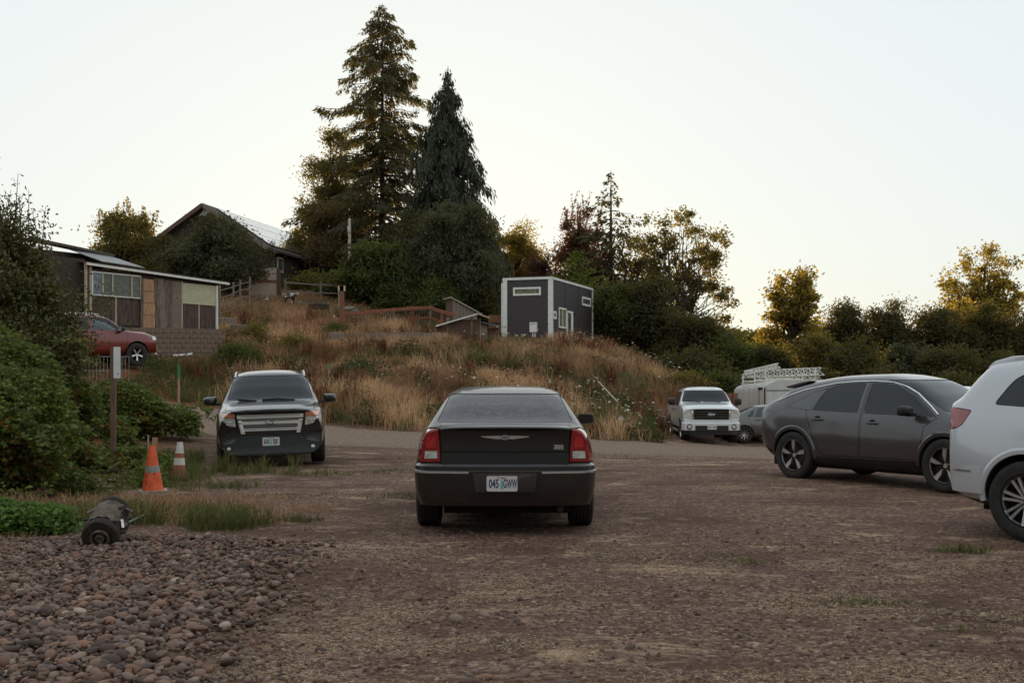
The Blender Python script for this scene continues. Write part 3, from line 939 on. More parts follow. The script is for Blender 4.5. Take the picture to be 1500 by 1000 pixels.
def tree_belt():
    """row of trees closing the lot behind the photographer (seen in the reflections of the cars)"""
    rng = np.random.default_rng(404)
    K = 330
    a = np.linspace(R(-186), R(-8), K) + rng.normal(size=K) * 0.02
    d = 42 + 8 * rng.random(K)
    tall = 6.0 + 15.0 * np.clip((-a - R(128)) / R(22), 0, 1)          # taller at the left of the lot
    C = np.column_stack([d * np.cos(a), d * np.sin(a), 0.8 + tall * rng.random(K) * (0.72 + 0.28 * np.sin(a * 11) ** 2)])
    n = 52000
    cl = rng.integers(K, size=n)
    P = C[cl] + rng.normal(size=(n, 3)) * np.array([2.0, 2.0, 1.7])
    P[:, 2] = np.maximum(P[:, 2], 0.1)
    V, F = leaf_quads(P, 0.8 + 0.5 * rng.random(n), 0.5 + 0.3 * rng.random(n), unit(n, rng), rng)
    o = link('tree_belt', np_mesh('tree_belt', V, F, np.clip(0.4 + rng.normal(size=n) * 0.2, 0, 1)), LM_DARK)
    tag(o, 'row of dark trees closing the lot behind the photographer', kind='stuff')
tree_belt()
# ------------------------------------------------------------------ car builder
def paint(name, col, flake=0.3, dust=0.10, rough=0.32, coat=1.0, dustc=(0.16, 0.13, 0.10)):
    """car paint under clear coat with a thin uneven film of dust"""
    m, n, l, p = new_mat(name)
    tc = n.new('ShaderNodeTexCoord')
    nz = n.new('ShaderNodeTexNoise')
    nz.inputs['Scale'].default_value = 3.0
    nz.inputs['Detail'].default_value = 7
    nz.inputs['Roughness'].default_value = 0.7
    l.new(tc.outputs['Object'], nz.inputs['Vector'])
    mr = n.new('ShaderNodeMapRange')
    mr.inputs['From Min'].default_value = 0.35
    mr.inputs['From Max'].default_value = 0.75
    mr.inputs['To Min'].default_value = dust * 0.4
    mr.inputs['To Max'].default_value = dust * 1.6
    l.new(nz.outputs['Fac'], mr.inputs['Value'])
    mx = n.new('ShaderNodeMix')
    mx.data_type = 'RGBA'
    l.new(mr.outputs[0], mx.inputs['Factor'])
    mx.inputs[6].default_value = (*col, 1)
    mx.inputs[7].default_value = (*dustc, 1)
    l.new(mx.outputs[2], p.inputs['Base Color'])
    p.inputs['Metallic'].default_value = flake
    p.inputs['Roughness'].default_value = rough
    p.inputs['Coat Weight'].default_value = coat
    n2 = n.new('ShaderNodeMapRange')
    n2.inputs['To Min'].default_value = 0.03
    n2.inputs['To Max'].default_value = 0.16
    l.new(nz.outputs['Fac'], n2.inputs['Value'])
    l.new(n2.outputs[0], p.inputs['Coat Roughness'])
    return m

MBLACK = mat('black_plastic', (0.010, 0.008, 0.007), 0.5, var=0.3)
MDARK = mat('dark_cavity', (0.006, 0.0055, 0.005), 0.9, var=0.2)
MRUBBER = mat('tyre_rubber', (0.013, 0.012, 0.011), 0.78, var=0.45, scale=9, bump=0.15, col2=(0.03, 0.026, 0.021))
MCHROME = mat('chrome', (0.80, 0.80, 0.80), 0.16, 0.82, var=0.08, scale=10)
MALLOY = mat('alloy', (0.52, 0.52, 0.53), 0.3, 1.0, var=0.12, scale=12)
MSEAT = mat('seat_fabric', (0.03, 0.028, 0.027), 0.85, var=0.25)
MSEAT_TAN = mat('tan_seat_fabric', (0.16, 0.14, 0.12), 0.85, var=0.2)
MRED = mat('red_lens', (0.23, 0.012, 0.014), 0.12, 0, var=0.28, scale=14, coat=1.0)
MRED_BRIGHT = mat('bright_red_lens', (0.36, 0.020, 0.022), 0.10, 0, var=0.35, scale=22, coat=1.0)
MREFL = mat('clear_lens', (0.62, 0.62, 0.60), 0.22, 0.35, var=0.45, scale=30, coat=1.0)
MAMBER = mat('amber_lens', (0.52, 0.22, 0.13), 0.2, 0.1, var=0.25, scale=20, coat=1.0)
MPLATE = mat('plate_white', (0.50, 0.50, 0.52), 0.4, var=0.1, scale=30)
MPLATE_BLUE = mat('plate_ink', (0.035, 0.04, 0.12), 0.5, var=0.1)
MINK = mat('blurred_ink', (0.20, 0.20, 0.24), 0.5, var=0.3, scale=40)
MPLATE_GREEN = mat('plate_green', (0.10, 0.36, 0.27), 0.5, var=0.2)
MGLASS = glass_mat('window_glass', (0.62, 0.64, 0.62))
MGLASS_DARK = glass_mat('privacy_glass', (0.07, 0.07, 0.075))
MGLASS_SHIELD = glass_mat('windshield_glass', (0.62, 0.64, 0.64))

def loft(st, d=0.0, dx=0.045, sub=5, smooth=3, name='loft'):
    A = np.array(st, float)
    xs = A[:, 0]
    n = max(8, int((xs[-1] - xs[0]) / dx))
    xq = np.unique(np.concatenate([np.linspace(xs[0], xs[-1], n), xs]))
    keep = [0]
    for i in range(1, len(xq)):
        if xq[i] - xq[keep[-1]] > 0.008: keep.append(i)
    xq = xq[keep]
    P = np.array([pchip(xs, A[:, k], xq) for k in range(1, A.shape[1])]).T
    mid = 0.5 * (xs[0] + xs[-1])
    Wm = A[:, 6].max()
    rings = []
    for xi, p in zip(xq, P):
        zb, wb, zl, wl, zm, wm, zs, ws, zr, wr, zt, c = p
        ctl = np.array([(0, zb + d), (wb - d, zb + d), (wl - d, zl), (wm - d, zm), (ws - d, zs),
                        (wr - d * 0.8, zr - d * 0.6), (wr * 0.70, zt - (zt - zr) * 0.17 - d), (0, zt - d)])
        pts = []
        for i in range(7):
            for k in range(sub):
                pts.append(ctl[i] + (ctl[i + 1] - ctl[i]) * k / sub)
        pts.append(ctl[7])
        pts = np.array(pts)
        for _ in range(smooth):
            q = pts.copy()
            q[1:-1] = 0.25 * pts[:-2] + 0.5 * pts[1:-1] + 0.25 * pts[2:]
            q[0, 1] = 0.5 * (pts[0, 1] + pts[1, 1]); q[-1, 1] = 0.5 * (pts[-1, 1] + pts[-2, 1])
            pts = q
        sg = -1.0 if xi > mid else 1.0
        px = xi + sg * c * (np.abs(pts[:, 0]) / Wm) ** 2.6
        half = np.column_stack([px, pts])
        mir = half[-2:0:-1].copy(); mir[:, 1] *= -1
        rings.append(np.vstack([half, mir]))
    rings = np.array(rings)
    if d:
        L = xs[-1] - xs[0]
        rings[:, :, 0] = mid + (rings[:, :, 0] - mid) * (L - 2 * d) / L
    # rounded ends
    def endrings(r, sg):
        c = r.mean(axis=0)
        out = []
        for s, o in ((0.985, 0.010), (0.955, 0.018)):
            q = c + (r - c) * np.array([1, s, s]); q[:, 0] = r[:, 0] + sg * o
            out.append(q)
        return out
    a = endrings(rings[0], -1)[::-1]
    b = endrings(rings[-1], 1)
    rings = np.vstack([np.array(a), rings, np.array(b)])
    nr, nk, _ = rings.shape
    V = rings.reshape(-1, 3).tolist()
    F = []
    for i in range(nr - 1):
        for k in range(nk):
            k2 = (k + 1) % nk
            F.append((i * nk + k, i * nk + k2, (i + 1) * nk + k2, (i + 1) * nk + k))
    # caps: strips joining the two halves keep the curved plan shape
    def cap(i, flip):
        o = i * nk
        h = nk // 2
        for k in range(h):
            a_, b_ = o + k, o + k + 1
            c_, d_ = o + (nk - k - 1) % nk, o + (nk - k) % nk
            q = [a_, b_, c_, d_]
            q = [v for j, v in enumerate(q) if v not in q[:j]]
            if len(q) > 2: F.append(tuple(q if not flip else q[::-1]))
    cap(0, False); cap(nr - 1, True)
    me = bpy.data.meshes.new(name)
    me.from_pydata(V, [], F)
    bm = bmesh.new(); bm.from_mesh(me)
    # split the wide cap quads so they follow the bowed plan
    bmesh.ops.recalc_face_normals(bm, faces=bm.faces)
    bmesh.ops.triangulate(bm, faces=[f for f in bm.faces if len(f.verts) != 4])
    bm.to_mesh(me); bm.free()
    return me

def bvh_of(me):
    return BVHTree.FromPolygons([v.co for v in me.vertices], [tuple(p.vertices) for p in me.polygons])

class Car:
    def __init__(self, name, label, st, L, pm, group=None, cat='car'):
        self.st, self.L, self.pm = st, L, pm
        self.root = empty(name, (0, 0, 0), 0, label, cat, group)
        self.outer = loft(st)
        self.bvh = bvh_of(self.outer)
        self.body = self.outer.copy()
        self.off = (-L / 2, 0, 0)
        self.glass_shell = None
    # --- surface sampling
    def side(self, x, z):
        h = self.bvh.ray_cast(Vector((x, 4, z)), Vector((0, -1, 0)))
        return h[0].y if h[0] else 0.8
    def front(self, y, z):
        h = self.bvh.ray_cast(Vector((9, y, z)), Vector((-1, 0, 0)))
        return h[0].x if h[0] else self.L - 0.1
    def rear(self, y, z):
        h = self.bvh.ray_cast(Vector((-4, y, z)), Vector((1, 0, 0)))
        return h[0].x if h[0] else 0.1
    def top(self, x, y):
        h = self.bvh.ray_cast(Vector((x, y, 5)), Vector((0, 0, -1)))
        return h[0].z if h[0] else 1.0
    # --- adding parts
    def add(self, name, me, m, parent=None, smooth=35):
        if smooth is not None:
            me.polygons.foreach_set('use_smooth', np.ones(len(me.polygons), dtype=bool))
            me.set_sharp_from_angle(angle=R(smooth))
        o = link(name, me, m, parent or self.root)
        o.location = self.off if parent is None else (0, 0, 0)
        return o
    def mb(self, name, b, m, parent=None, smooth=35, bevel=0.0):
        return self.add(name, b.mesh(name, True, None, bevel), m, parent, smooth)
    def cut(self, me):
        self.body = boolean(self.body, me, 'DIFFERENCE')
    def prism(self, poly, a, b, axis, mir=False):
        if mir:
            if axis == 'y': a, b = -b, -a
            else: poly = [(-u, v) for u, v in poly] if axis == 'x' else [(u, -v) for u, v in poly]
        return MB().prism(poly, a, b, axis).mesh('p')
    def piece(self, name, poly, axis, a, b, m, gap=0.005, both=True, src=None, keep=True, paintdark=False, smooth=35):
        """cut a piece of the skin out of the body along a prism; it becomes a part"""
        out = []
        for mir in ((False, True) if both else (False,)):
            if keep:
                me = boolean(src or self.body, self.prism(offset_poly(poly, -gap / 2), a, b, axis, mir), 'INTERSECT')
                if len(me.polygons):
                    me.materials.clear()
                    o = self.add(name, me, m, smooth=smooth)
                    if paintdark: self.dark_inside(me)
                    out.append(o)
            self.cut(self.prism(offset_poly(poly, gap / 2), a, b, axis, mir))
        return out
    def arches(self, xs, r, depth=0.34, zc=None, ymax=1.3, flat=None):
        for x in xs:
            for sgn in (1, -1):
                b = MB()
                n = 40
                poly = [(x + r * math.cos(2 * PI * k / n), zc + r * math.sin(2 * PI * k / n)) for k in range(n)]
                w = max(s[6] for s in self.st)
                y0, y1 = (w - depth, ymax) if sgn > 0 else (-ymax, -(w - depth))
                self.cut(b.prism(poly, y0, y1, 'y').mesh('arch'))
    def hollow(self, x0, x1, z0, d=0.05):
        inner = loft(self.st, d)
        inner = boolean(inner, MB().box(x0, x1, -1.2, 1.2, z0, 3).mesh('b'), 'INTERSECT')
        self.cut(inner)
        self.cabin = inner
    def shell(self):
        if self.glass_shell is None:
            self.glass_shell = boolean(loft(self.st, 0.006), loft(self.st, 0.012), 'DIFFERENCE')
        return self.glass_shell
    def window(self, name, poly, axis, a, b, m, both=True, trim=None, inset=0.002):
        out = []
        for mir in ((False, True) if both else (False,)):
            me = boolean(self.shell(), self.prism(offset_poly(poly, -inset), a, b, axis, mir), 'INTERSECT')
            me.materials.clear()
            out.append(self.add(name, me, m))
            self.cut(self.prism(poly, a, b, axis, mir))
        return out
    def strip_side(self, pts, w, m, name, proud=0.004, mirror=True, parent=None, h=None):
        """moulding following the side of the body through (x,z) points"""
        o = None
        for s in ((1, -1) if mirror else (1,)):
            b = MB()
            b.tube([(x, s * (self.side(x, z) + proud), z) for x, z in pts], w / 2, 6)
            o = self.mb(name, b, m, parent)
        return o
    def dark_inside(self, me, tol=0.003):
        """faces that are not on the outer skin (jambs, wells, inner cuts) get the dark slot"""
        me.materials.append(MDARK)
        idx = np.zeros(len(me.polygons), dtype=np.int32)
        for i, p in enumerate(me.polygons):
            h = self.bvh.find_nearest(p.center)
            if h[0] is None or h[3] > tol or h[1].dot(p.normal) < 0.35:
                idx[i] = 1
        me.polygons.foreach_set('material_index', idx)
    def finish(self, name='body'):
        me = self.body
        me.materials.clear()
        o = self.add(name, me, self.pm)
        self.dark_inside(me)
        self.bodyob = o
        return o
    def sweep(self, path, sec, name, m, parent=None, smooth=30, closed_ends=True):
        """path: list (x,y); outward normal to the left of travel reversed by sign; sec: closed list (o,z)"""
        P = np.array(path, float)
        n = len(P)
        T = np.gradient(P, axis=0)
        T /= np.linalg.norm(T, axis=1)[:, None]
        N = np.column_stack([T[:, 1], -T[:, 0]])
        V, F = [], []
        k = len(sec)
        for i in range(n):
            for o, z in sec:
                q = P[i] + N[i] * o
                V.append((q[0], q[1], z))
        for i in range(n - 1):
            for j in range(k):
                j2 = (j + 1) % k
                F.append((i * k + j, i * k + j2, (i + 1) * k + j2, (i + 1) * k + j))
        F.append(tuple(range(k))[::-1]); F.append(tuple((n - 1) * k + j for j in range(k)))
        b = MB(); b.add(V, F)
        return self.mb(name, b, m, parent, smooth)
    def outline(self, z, xe, wy, n=9):
        """plan outline of the tail at height z, from the left side round the back to the right side"""
        h = [(self.rear(y, z), y) for y in np.linspace(0.0, wy, n)]
        xs = np.linspace(h[-1][0] + 0.10, xe, 6)
        h += [(x, self.side(x, z)) for x in xs]
        P = np.array([(x, y) for x, y in reversed(h)] + [(x, -y) for x, y in h[1:]])
        s = np.r_[0, np.cumsum(np.linalg.norm(np.diff(P, axis=0), axis=1))]
        q = np.linspace(0, s[-1], 57)
        return [(float(np.interp(t, s, P[:, 0])), float(np.interp(t, s, P[:, 1]))) for t in q]
    def wheel(self, x, side, y, Rr, w, rim, style, ang=0.0):
        """y: outer face distance from the centre line"""
        tb = MB()
        h = w / 2
        prof = [(rim, -h * 0.86), (rim + 0.012, -h * 0.98), ((Rr + rim) / 2, -h * 1.04), (Rr - 0.03, -h * 0.99), (Rr - 0.008, -h * 0.88), (Rr, -h * 0.74)]
        for g in (-0.45, -0.15, 0.15, 0.45):
            prof += [(Rr, h * g - 0.008), (Rr - 0.010, h * g - 0.005), (Rr - 0.010, h * g + 0.005), (Rr, h * g + 0.008)]
        prof += [(Rr, h * 0.74), (Rr - 0.008, h * 0.88), (Rr - 0.03, h * 0.99), ((Rr + rim) / 2, h * 1.04), (rim + 0.012, h * 0.98), (rim, h * 0.86)]
        tb.lathe(prof, 48, 'y', closed=True)
        t = self.mb('wheel', tb, MRUBBER, smooth=28)
        yc = y - h
        t.location = (self.off[0] + x, side * yc, Rr)
        t.rotation_euler = (0, ang, 0 if side > 0 else PI)
        back = MB()   # barrel and brake disc
        back.lathe([(rim + 0.004, -h * 0.9), (rim + 0.004, h * 0.93), (rim - 0.012, h * 0.95), (rim - 0.02, h * 0.7), (rim - 0.03, h * 0.1), (0.0, h * 0.02)], 40, 'y')
        back.lathe([(0.0, h * 0.1), (rim * 0.62, h * 0.1), (rim * 0.62, h * 0.2), (0.0, h * 0.2)], 32, 'y')
        bk = link('rim_barrel', back.mesh('rim_barrel', True, 35), style.get('back', MDARK), t)
        sp = MB()
        yo = h * 0.86
        n = style['n']
        for k in range(n):
            a = 2 * PI * k / n + style.get('ph', 0)
            for poly in style['polys']:
                pl = [(r * rim, wv * rim) for r, wv in poly]
                vs = []
                for yy in (yo - style.get('th', 0.03), yo):
                    for r, wv in pl:
                        dish = -style.get('dish', 0.02) * (1 - r / rim) ** 1.5
                        vs.append((r * math.cos(a) - wv * math.sin(a), yy + dish, r * math.sin(a) + wv * math.cos(a)))
                q = len(pl)
                fs = [tuple(range(q)), tuple(range(2 * q - 1, q - 1, -1))] + [(i, i + q, (i + 1) % q + q, (i + 1) % q) for i in range(q)]
                sp.add(vs, fs)
        sp.lathe([(rim * 0.0, yo - 0.004 - style.get('dish', 0.02)), (rim * 0.13, yo - 0.004 - style.get('dish', 0.02)), (rim * 0.16, yo - 0.02 - style.get('dish', 0.02)), (rim * 0.16, yo - 0.06)], 24, 'y')
        sp.lathe([(rim + 0.006, yo - 0.004), (rim + 0.004, yo + 0.006), (rim - 0.014, yo + 0.004), (rim - 0.022, yo - 0.02)], 44, 'y')
        so = link('spokes', sp.mesh('spokes', True, 30), style['m'], t)
        return t
    def seats(self, spots, m=None, zc=0.95):
        for x, y in spots:
            b = MB()
            b.prism(round_poly([(x - 0.10, zc - 0.45), (x + 0.04, zc - 0.45), (x - 0.08, zc + 0.16), (x - 0.20, zc + 0.16)], 0.04, 3), y - 0.23, y + 0.23, 'y')
            b.prism(round_poly([(x - 0.17, zc + 0.19), (x - 0.07, zc + 0.19), (x - 0.10, zc + 0.37), (x - 0.19, zc + 0.37)], 0.04, 3), y - 0.12, y + 0.12, 'y')
            b.bar((x - 0.13, y - 0.05, zc + 0.1), (x - 0.14, y - 0.05, zc + 0.25), 0.012)
            b.bar((x - 0.13, y + 0.05, zc + 0.1), (x - 0.14, y + 0.05, zc + 0.25), 0.012)
            self.mb('seat', b, m or MSEAT)
    def mirror(self, x, z, y0, side, m, size=(0.10, 0.23, 0.17), out=0.08, gm=None):
        """door mirror: rounded shell on a short arm"""
        sx, sy, sz = size
        b = MB()
        prof = round_poly([(-sy / 2, -sz / 2), (sy / 2, -sz * 0.42), (sy / 2, sz * 0.42), (-sy / 2, sz / 2)], sz * 0.3, 4)
        n = len(prof)
        yc = y0 + out + sy / 2
        layers = [(-sx * 0.5, 0.94), (-sx * 0.42, 1.0), (0.0, 0.98), (sx * 0.35, 0.8), (sx * 0.55, 0.5)]
        vs, fs = [], []
        for dx, s in layers:
            for u, v in prof:
                vs.append((x + dx, side * (yc + u * s), z + v * s))
        for i in range(len(layers) - 1):
            for k in range(n):
                fs.append((i * n + k, i * n + (k + 1) % n, (i + 1) * n + (k + 1) % n, (i + 1) * n + k))
        fs.append(tuple(range(n))); fs.append(tuple((len(layers) - 1) * n + k for k in range(n)))
        b.add(vs, fs)
        b.bar((x + 0.02, side * (y0 - 0.03), z - sz * 0.36), (x + 0.01, side * (yc - sy * 0.2), z - sz * 0.36), 0.07, 0.045)
        o = self.mb('side_mirror', b, m)
        g = MB()
        gp = offset_poly(prof, -0.014)
        g.add([(x - sx * 0.5 - 0.002, side * (yc + u * 0.94), z + v * 0.94) for u, v in gp] + [(x - sx * 0.5 + 0.004, side * (yc + u * 0.94), z + v * 0.94) for u, v in gp],
              [tuple(range(len(gp))), tuple(range(2 * len(gp) - 1, len(gp) - 1, -1))] + [(i, i + len(gp), (i + 1) % len(gp) + len(gp), (i + 1) % len(gp)) for i in range(len(gp))])
        self.mb('mirror_glass', g, gm or MCHROME, o)
        return o
    def handle(self, x, z, m, parent=None, side=1, w=0.2):
        y = self.side(x, z)
        b = MB()
        b.tube([(x - w / 2, side * (y - 0.005), z), (x - w * 0.36, side * (y + 0.032), z), (x + w * 0.36, side * (y + 0.032), z), (x + w / 2, side * (y - 0.005), z)], [0.012, 0.016, 0.016, 0.012], 8)
        return self.mb('door_handle', b, m, parent)
    def plate(self, s, x, y, z, face, tilt=0.0, state='Oregon'):
        """licence plate facing face=+1 forward / -1 backward; lettering is raised print"""
        b = MB()
        b.prism(round_poly([(-0.152, -0.076), (0.152, -0.076), (0.152, 0.076), (-0.152, 0.076)], 0.02, 3), -0.002, 0.002, 'x')
        o = self.mb('licence_plate', b, MPLATE)
        o.location = (self.off[0] + x, y, z)
        o.rotation_euler = (0, tilt * face, 0)
        rot = (R(90), 0, R(90)) if face > 0 else (R(90), 0, R(-90))
        f = 0.0022 * face
        if s is None:
            for y0, y1 in ((-0.12, -0.035), (0.035, 0.12)):
                k = MB(); k.box(f * 0.9 if face > 0 else f, f if face > 0 else f * 0.9, y0, y1, -0.035, 0.025)
                self.mb('ink_smudge', k, MINK, o, smooth=None)
            return o
        a, c = s.split(' ')
        u = -1 if face < 0 else 1
        text_obj(a, 0.118, MPLATE_BLUE, o, (f, -u * 0.080, -0.004), rot, sx=0.56, bold=0.0035, depth=0.0006)
        text_obj(c, 0.118, MPLATE_BLUE, o, (f, u * 0.080, -0.004), rot, sx=0.41 if 'W' in c else 0.56, bold=0.0035, depth=0.0006)
        if state:
            text_obj(state, 0.032, MPLATE_BLUE, o, (f, 0, 0.060), rot, sx=1.0, depth=0.0004)
        t = MB()   # printed fir tree between the groups
        t.prism([(-0.004, -0.066), (0.004, -0.066), (0.004, -0.05), (0.019, -0.05), (0.010, -0.02), (0.015, -0.02), (0.008, 0.012), (0.011, 0.012), (0.0, 0.046),
                 (-0.011, 0.012), (-0.008, 0.012), (-0.015, -0.02), (-0.010, -0.02), (-0.019, -0.05), (-0.004, -0.05)], f * 0.9 if face > 0 else f, f if face > 0 else f * 0.9, 'x')
        self.mb('printed_tree', t, MPLATE_GREEN, o, smooth=None)
        return o
    def place(self, loc, heading, roll=0.0, pitch=0.0):
        """loc: ground point under the middle of the car; heading: angle of the nose from +X"""
        self.root.location = loc
        self.root.rotation_euler = (roll, pitch, heading)

STAR = dict(n=5, polys=[[(0.12, -0.09), (0.97, -0.13), (0.97, 0.13), (0.12, 0.09)]], m=MALLOY, th=0.03, dish=0.03)
MULTI = dict(n=10, polys=[[(0.12, -0.05), (0.97, -0.06), (0.97, 0.06), (0.12, 0.05)]], m=MALLOY, th=0.03, dish=0.02)
# ------------------------------------------------------------------ building materials
WOOD_GREY = mat('weathered_grey_wood', (0.17, 0.14, 0.118), 0.85, var=0.55, scale=7, bump=0.5, stretch=(6, 6, 0.6))
WOOD_BROWN = mat('brown_wood', (0.105, 0.062, 0.045), 0.85, var=0.35, scale=7, bump=0.5, stretch=(6, 6, 0.6))
WOOD_RED = mat('reddish_post_wood', (0.17, 0.075, 0.048), 0.85, var=0.35, scale=6, bump=0.5, stretch=(5, 5, 0.6))
WOOD_TAN = mat('tan_board', (0.33, 0.20, 0.115), 0.8, var=0.35, scale=4, bump=0.4, stretch=(4, 4, 0.8))
WOOD_PALE = mat('pale_board', (0.42, 0.36, 0.30), 0.85, var=0.28, scale=6, bump=0.4, stretch=(6, 6, 0.5))
PLY_BROWN = mat('brown_plywood', (0.072, 0.047, 0.038), 0.85, var=0.6, scale=4, bump=0.4, stretch=(2, 2, 0.6))
BARKBOARD = mat('bark_board', (0.125, 0.092, 0.075), 0.95, var=0.6, scale=3.5, bump=1.0, bscale=14, stretch=(3, 3, 0.7))
BATTEN = mat('pale_batten', (0.36, 0.30, 0.24), 0.8, var=0.2)
WHITE_TRIM = mat('white_trim', (0.64, 0.66, 0.66), 0.5, var=0.12, scale=4)
SIDING_GREEN = mat('pale_green_siding', (0.42, 0.42, 0.30), 0.7, var=0.15, scale=5)
ROOF_SHINGLE = mat('dark_shingle', (0.075, 0.060, 0.052), 0.9, var=0.4, scale=5, bump=0.5)
ROOF_SHEET = mat('grey_roof_sheet', (0.20, 0.215, 0.23), 0.5, var=0.25, scale=3)
BLOCK = mat('concrete_block', (0.150, 0.112, 0.090), 0.95, var=0.28, scale=6, bump=0.6, bscale=40)
CONCRETE = mat('grey_concrete', (0.165, 0.14, 0.125), 0.92, var=0.25, scale=4, bump=0.5, bscale=30)
MORTAR = mat('dark_joint', (0.045, 0.036, 0.030), 0.95, var=0.3)
PURPLE = mat('plum_grey_siding', (0.040, 0.030, 0.032), 0.6, var=0.12, scale=5)
HOUSE_WALL = mat('dark_brown_wall', (0.045, 0.034, 0.028), 0.85, var=0.3)
PANE = glass_mat('dull_window_pane', (0.14, 0.15, 0.13), dirt=0.35, dirt_scale=4, dirtc=(0.40, 0.40, 0.30))
PANE_BLUE = glass_mat('hazy_window_pane', (0.2, 0.22, 0.24), dirt=0.8, dirt_scale=3, dirtc=(0.36, 0.40, 0.44))
SOLAR = mat('solar_cells', (0.045, 0.050, 0.065), 0.16, 0.0, var=0.2, scale=8, coat=1.0)
GALV = mat('galvanised_steel', (0.33, 0.33, 0.32), 0.45, 0.8, var=0.25)
RUST = mat('rusty_iron', (0.09, 0.052, 0.034), 0.85, 0.2, var=0.55, scale=12, bump=0.7, bscale=40)

class Frame:
    """local frame on a vertical wall: u along, v up, w out of the wall"""
    def __init__(self, O, U, parent):
        self.O, self.U = Vector(O), Vector(U).normalized()
        self.W = Vector((self.U.y, -self.U.x, 0))
        self.parent = parent
    def M(self):
        m = Matrix((( self.U.x, -self.W.x, 0, self.O.x), (self.U.y, -self.W.y, 0, self.O.y), (0, 0, 1, self.O.z), (0, 0, 0, 1)))
        return m
    def box(self, name, u0, u1, v0, v1, w0, w1, m, parent=None, bevel=0.0, tilt=0.0):
        mb = MB(); mb.box(u0, u1, -w1, -w0, v0, v1)
        o = mb.build(name, m, parent or self.parent, bevel=bevel)
        if tilt:
            c = Vector(((u0 + u1) / 2, -(w0 + w1) / 2, (v0 + v1) / 2))
            o.data.transform(Matrix.Translation(c) @ Matrix.Rotation(tilt, 4, 'Y') @ Matrix.Translation(-c))
        return o

def wall_thing(name, label, cat, O, U, group=None):
    U = Vector((U[0], U[1], 0)).normalized()
    r = empty(name, O, math.atan2(U.y, U.x), label, cat, group)
    return Frame((0, 0, 0), (1, 0, 0), r)

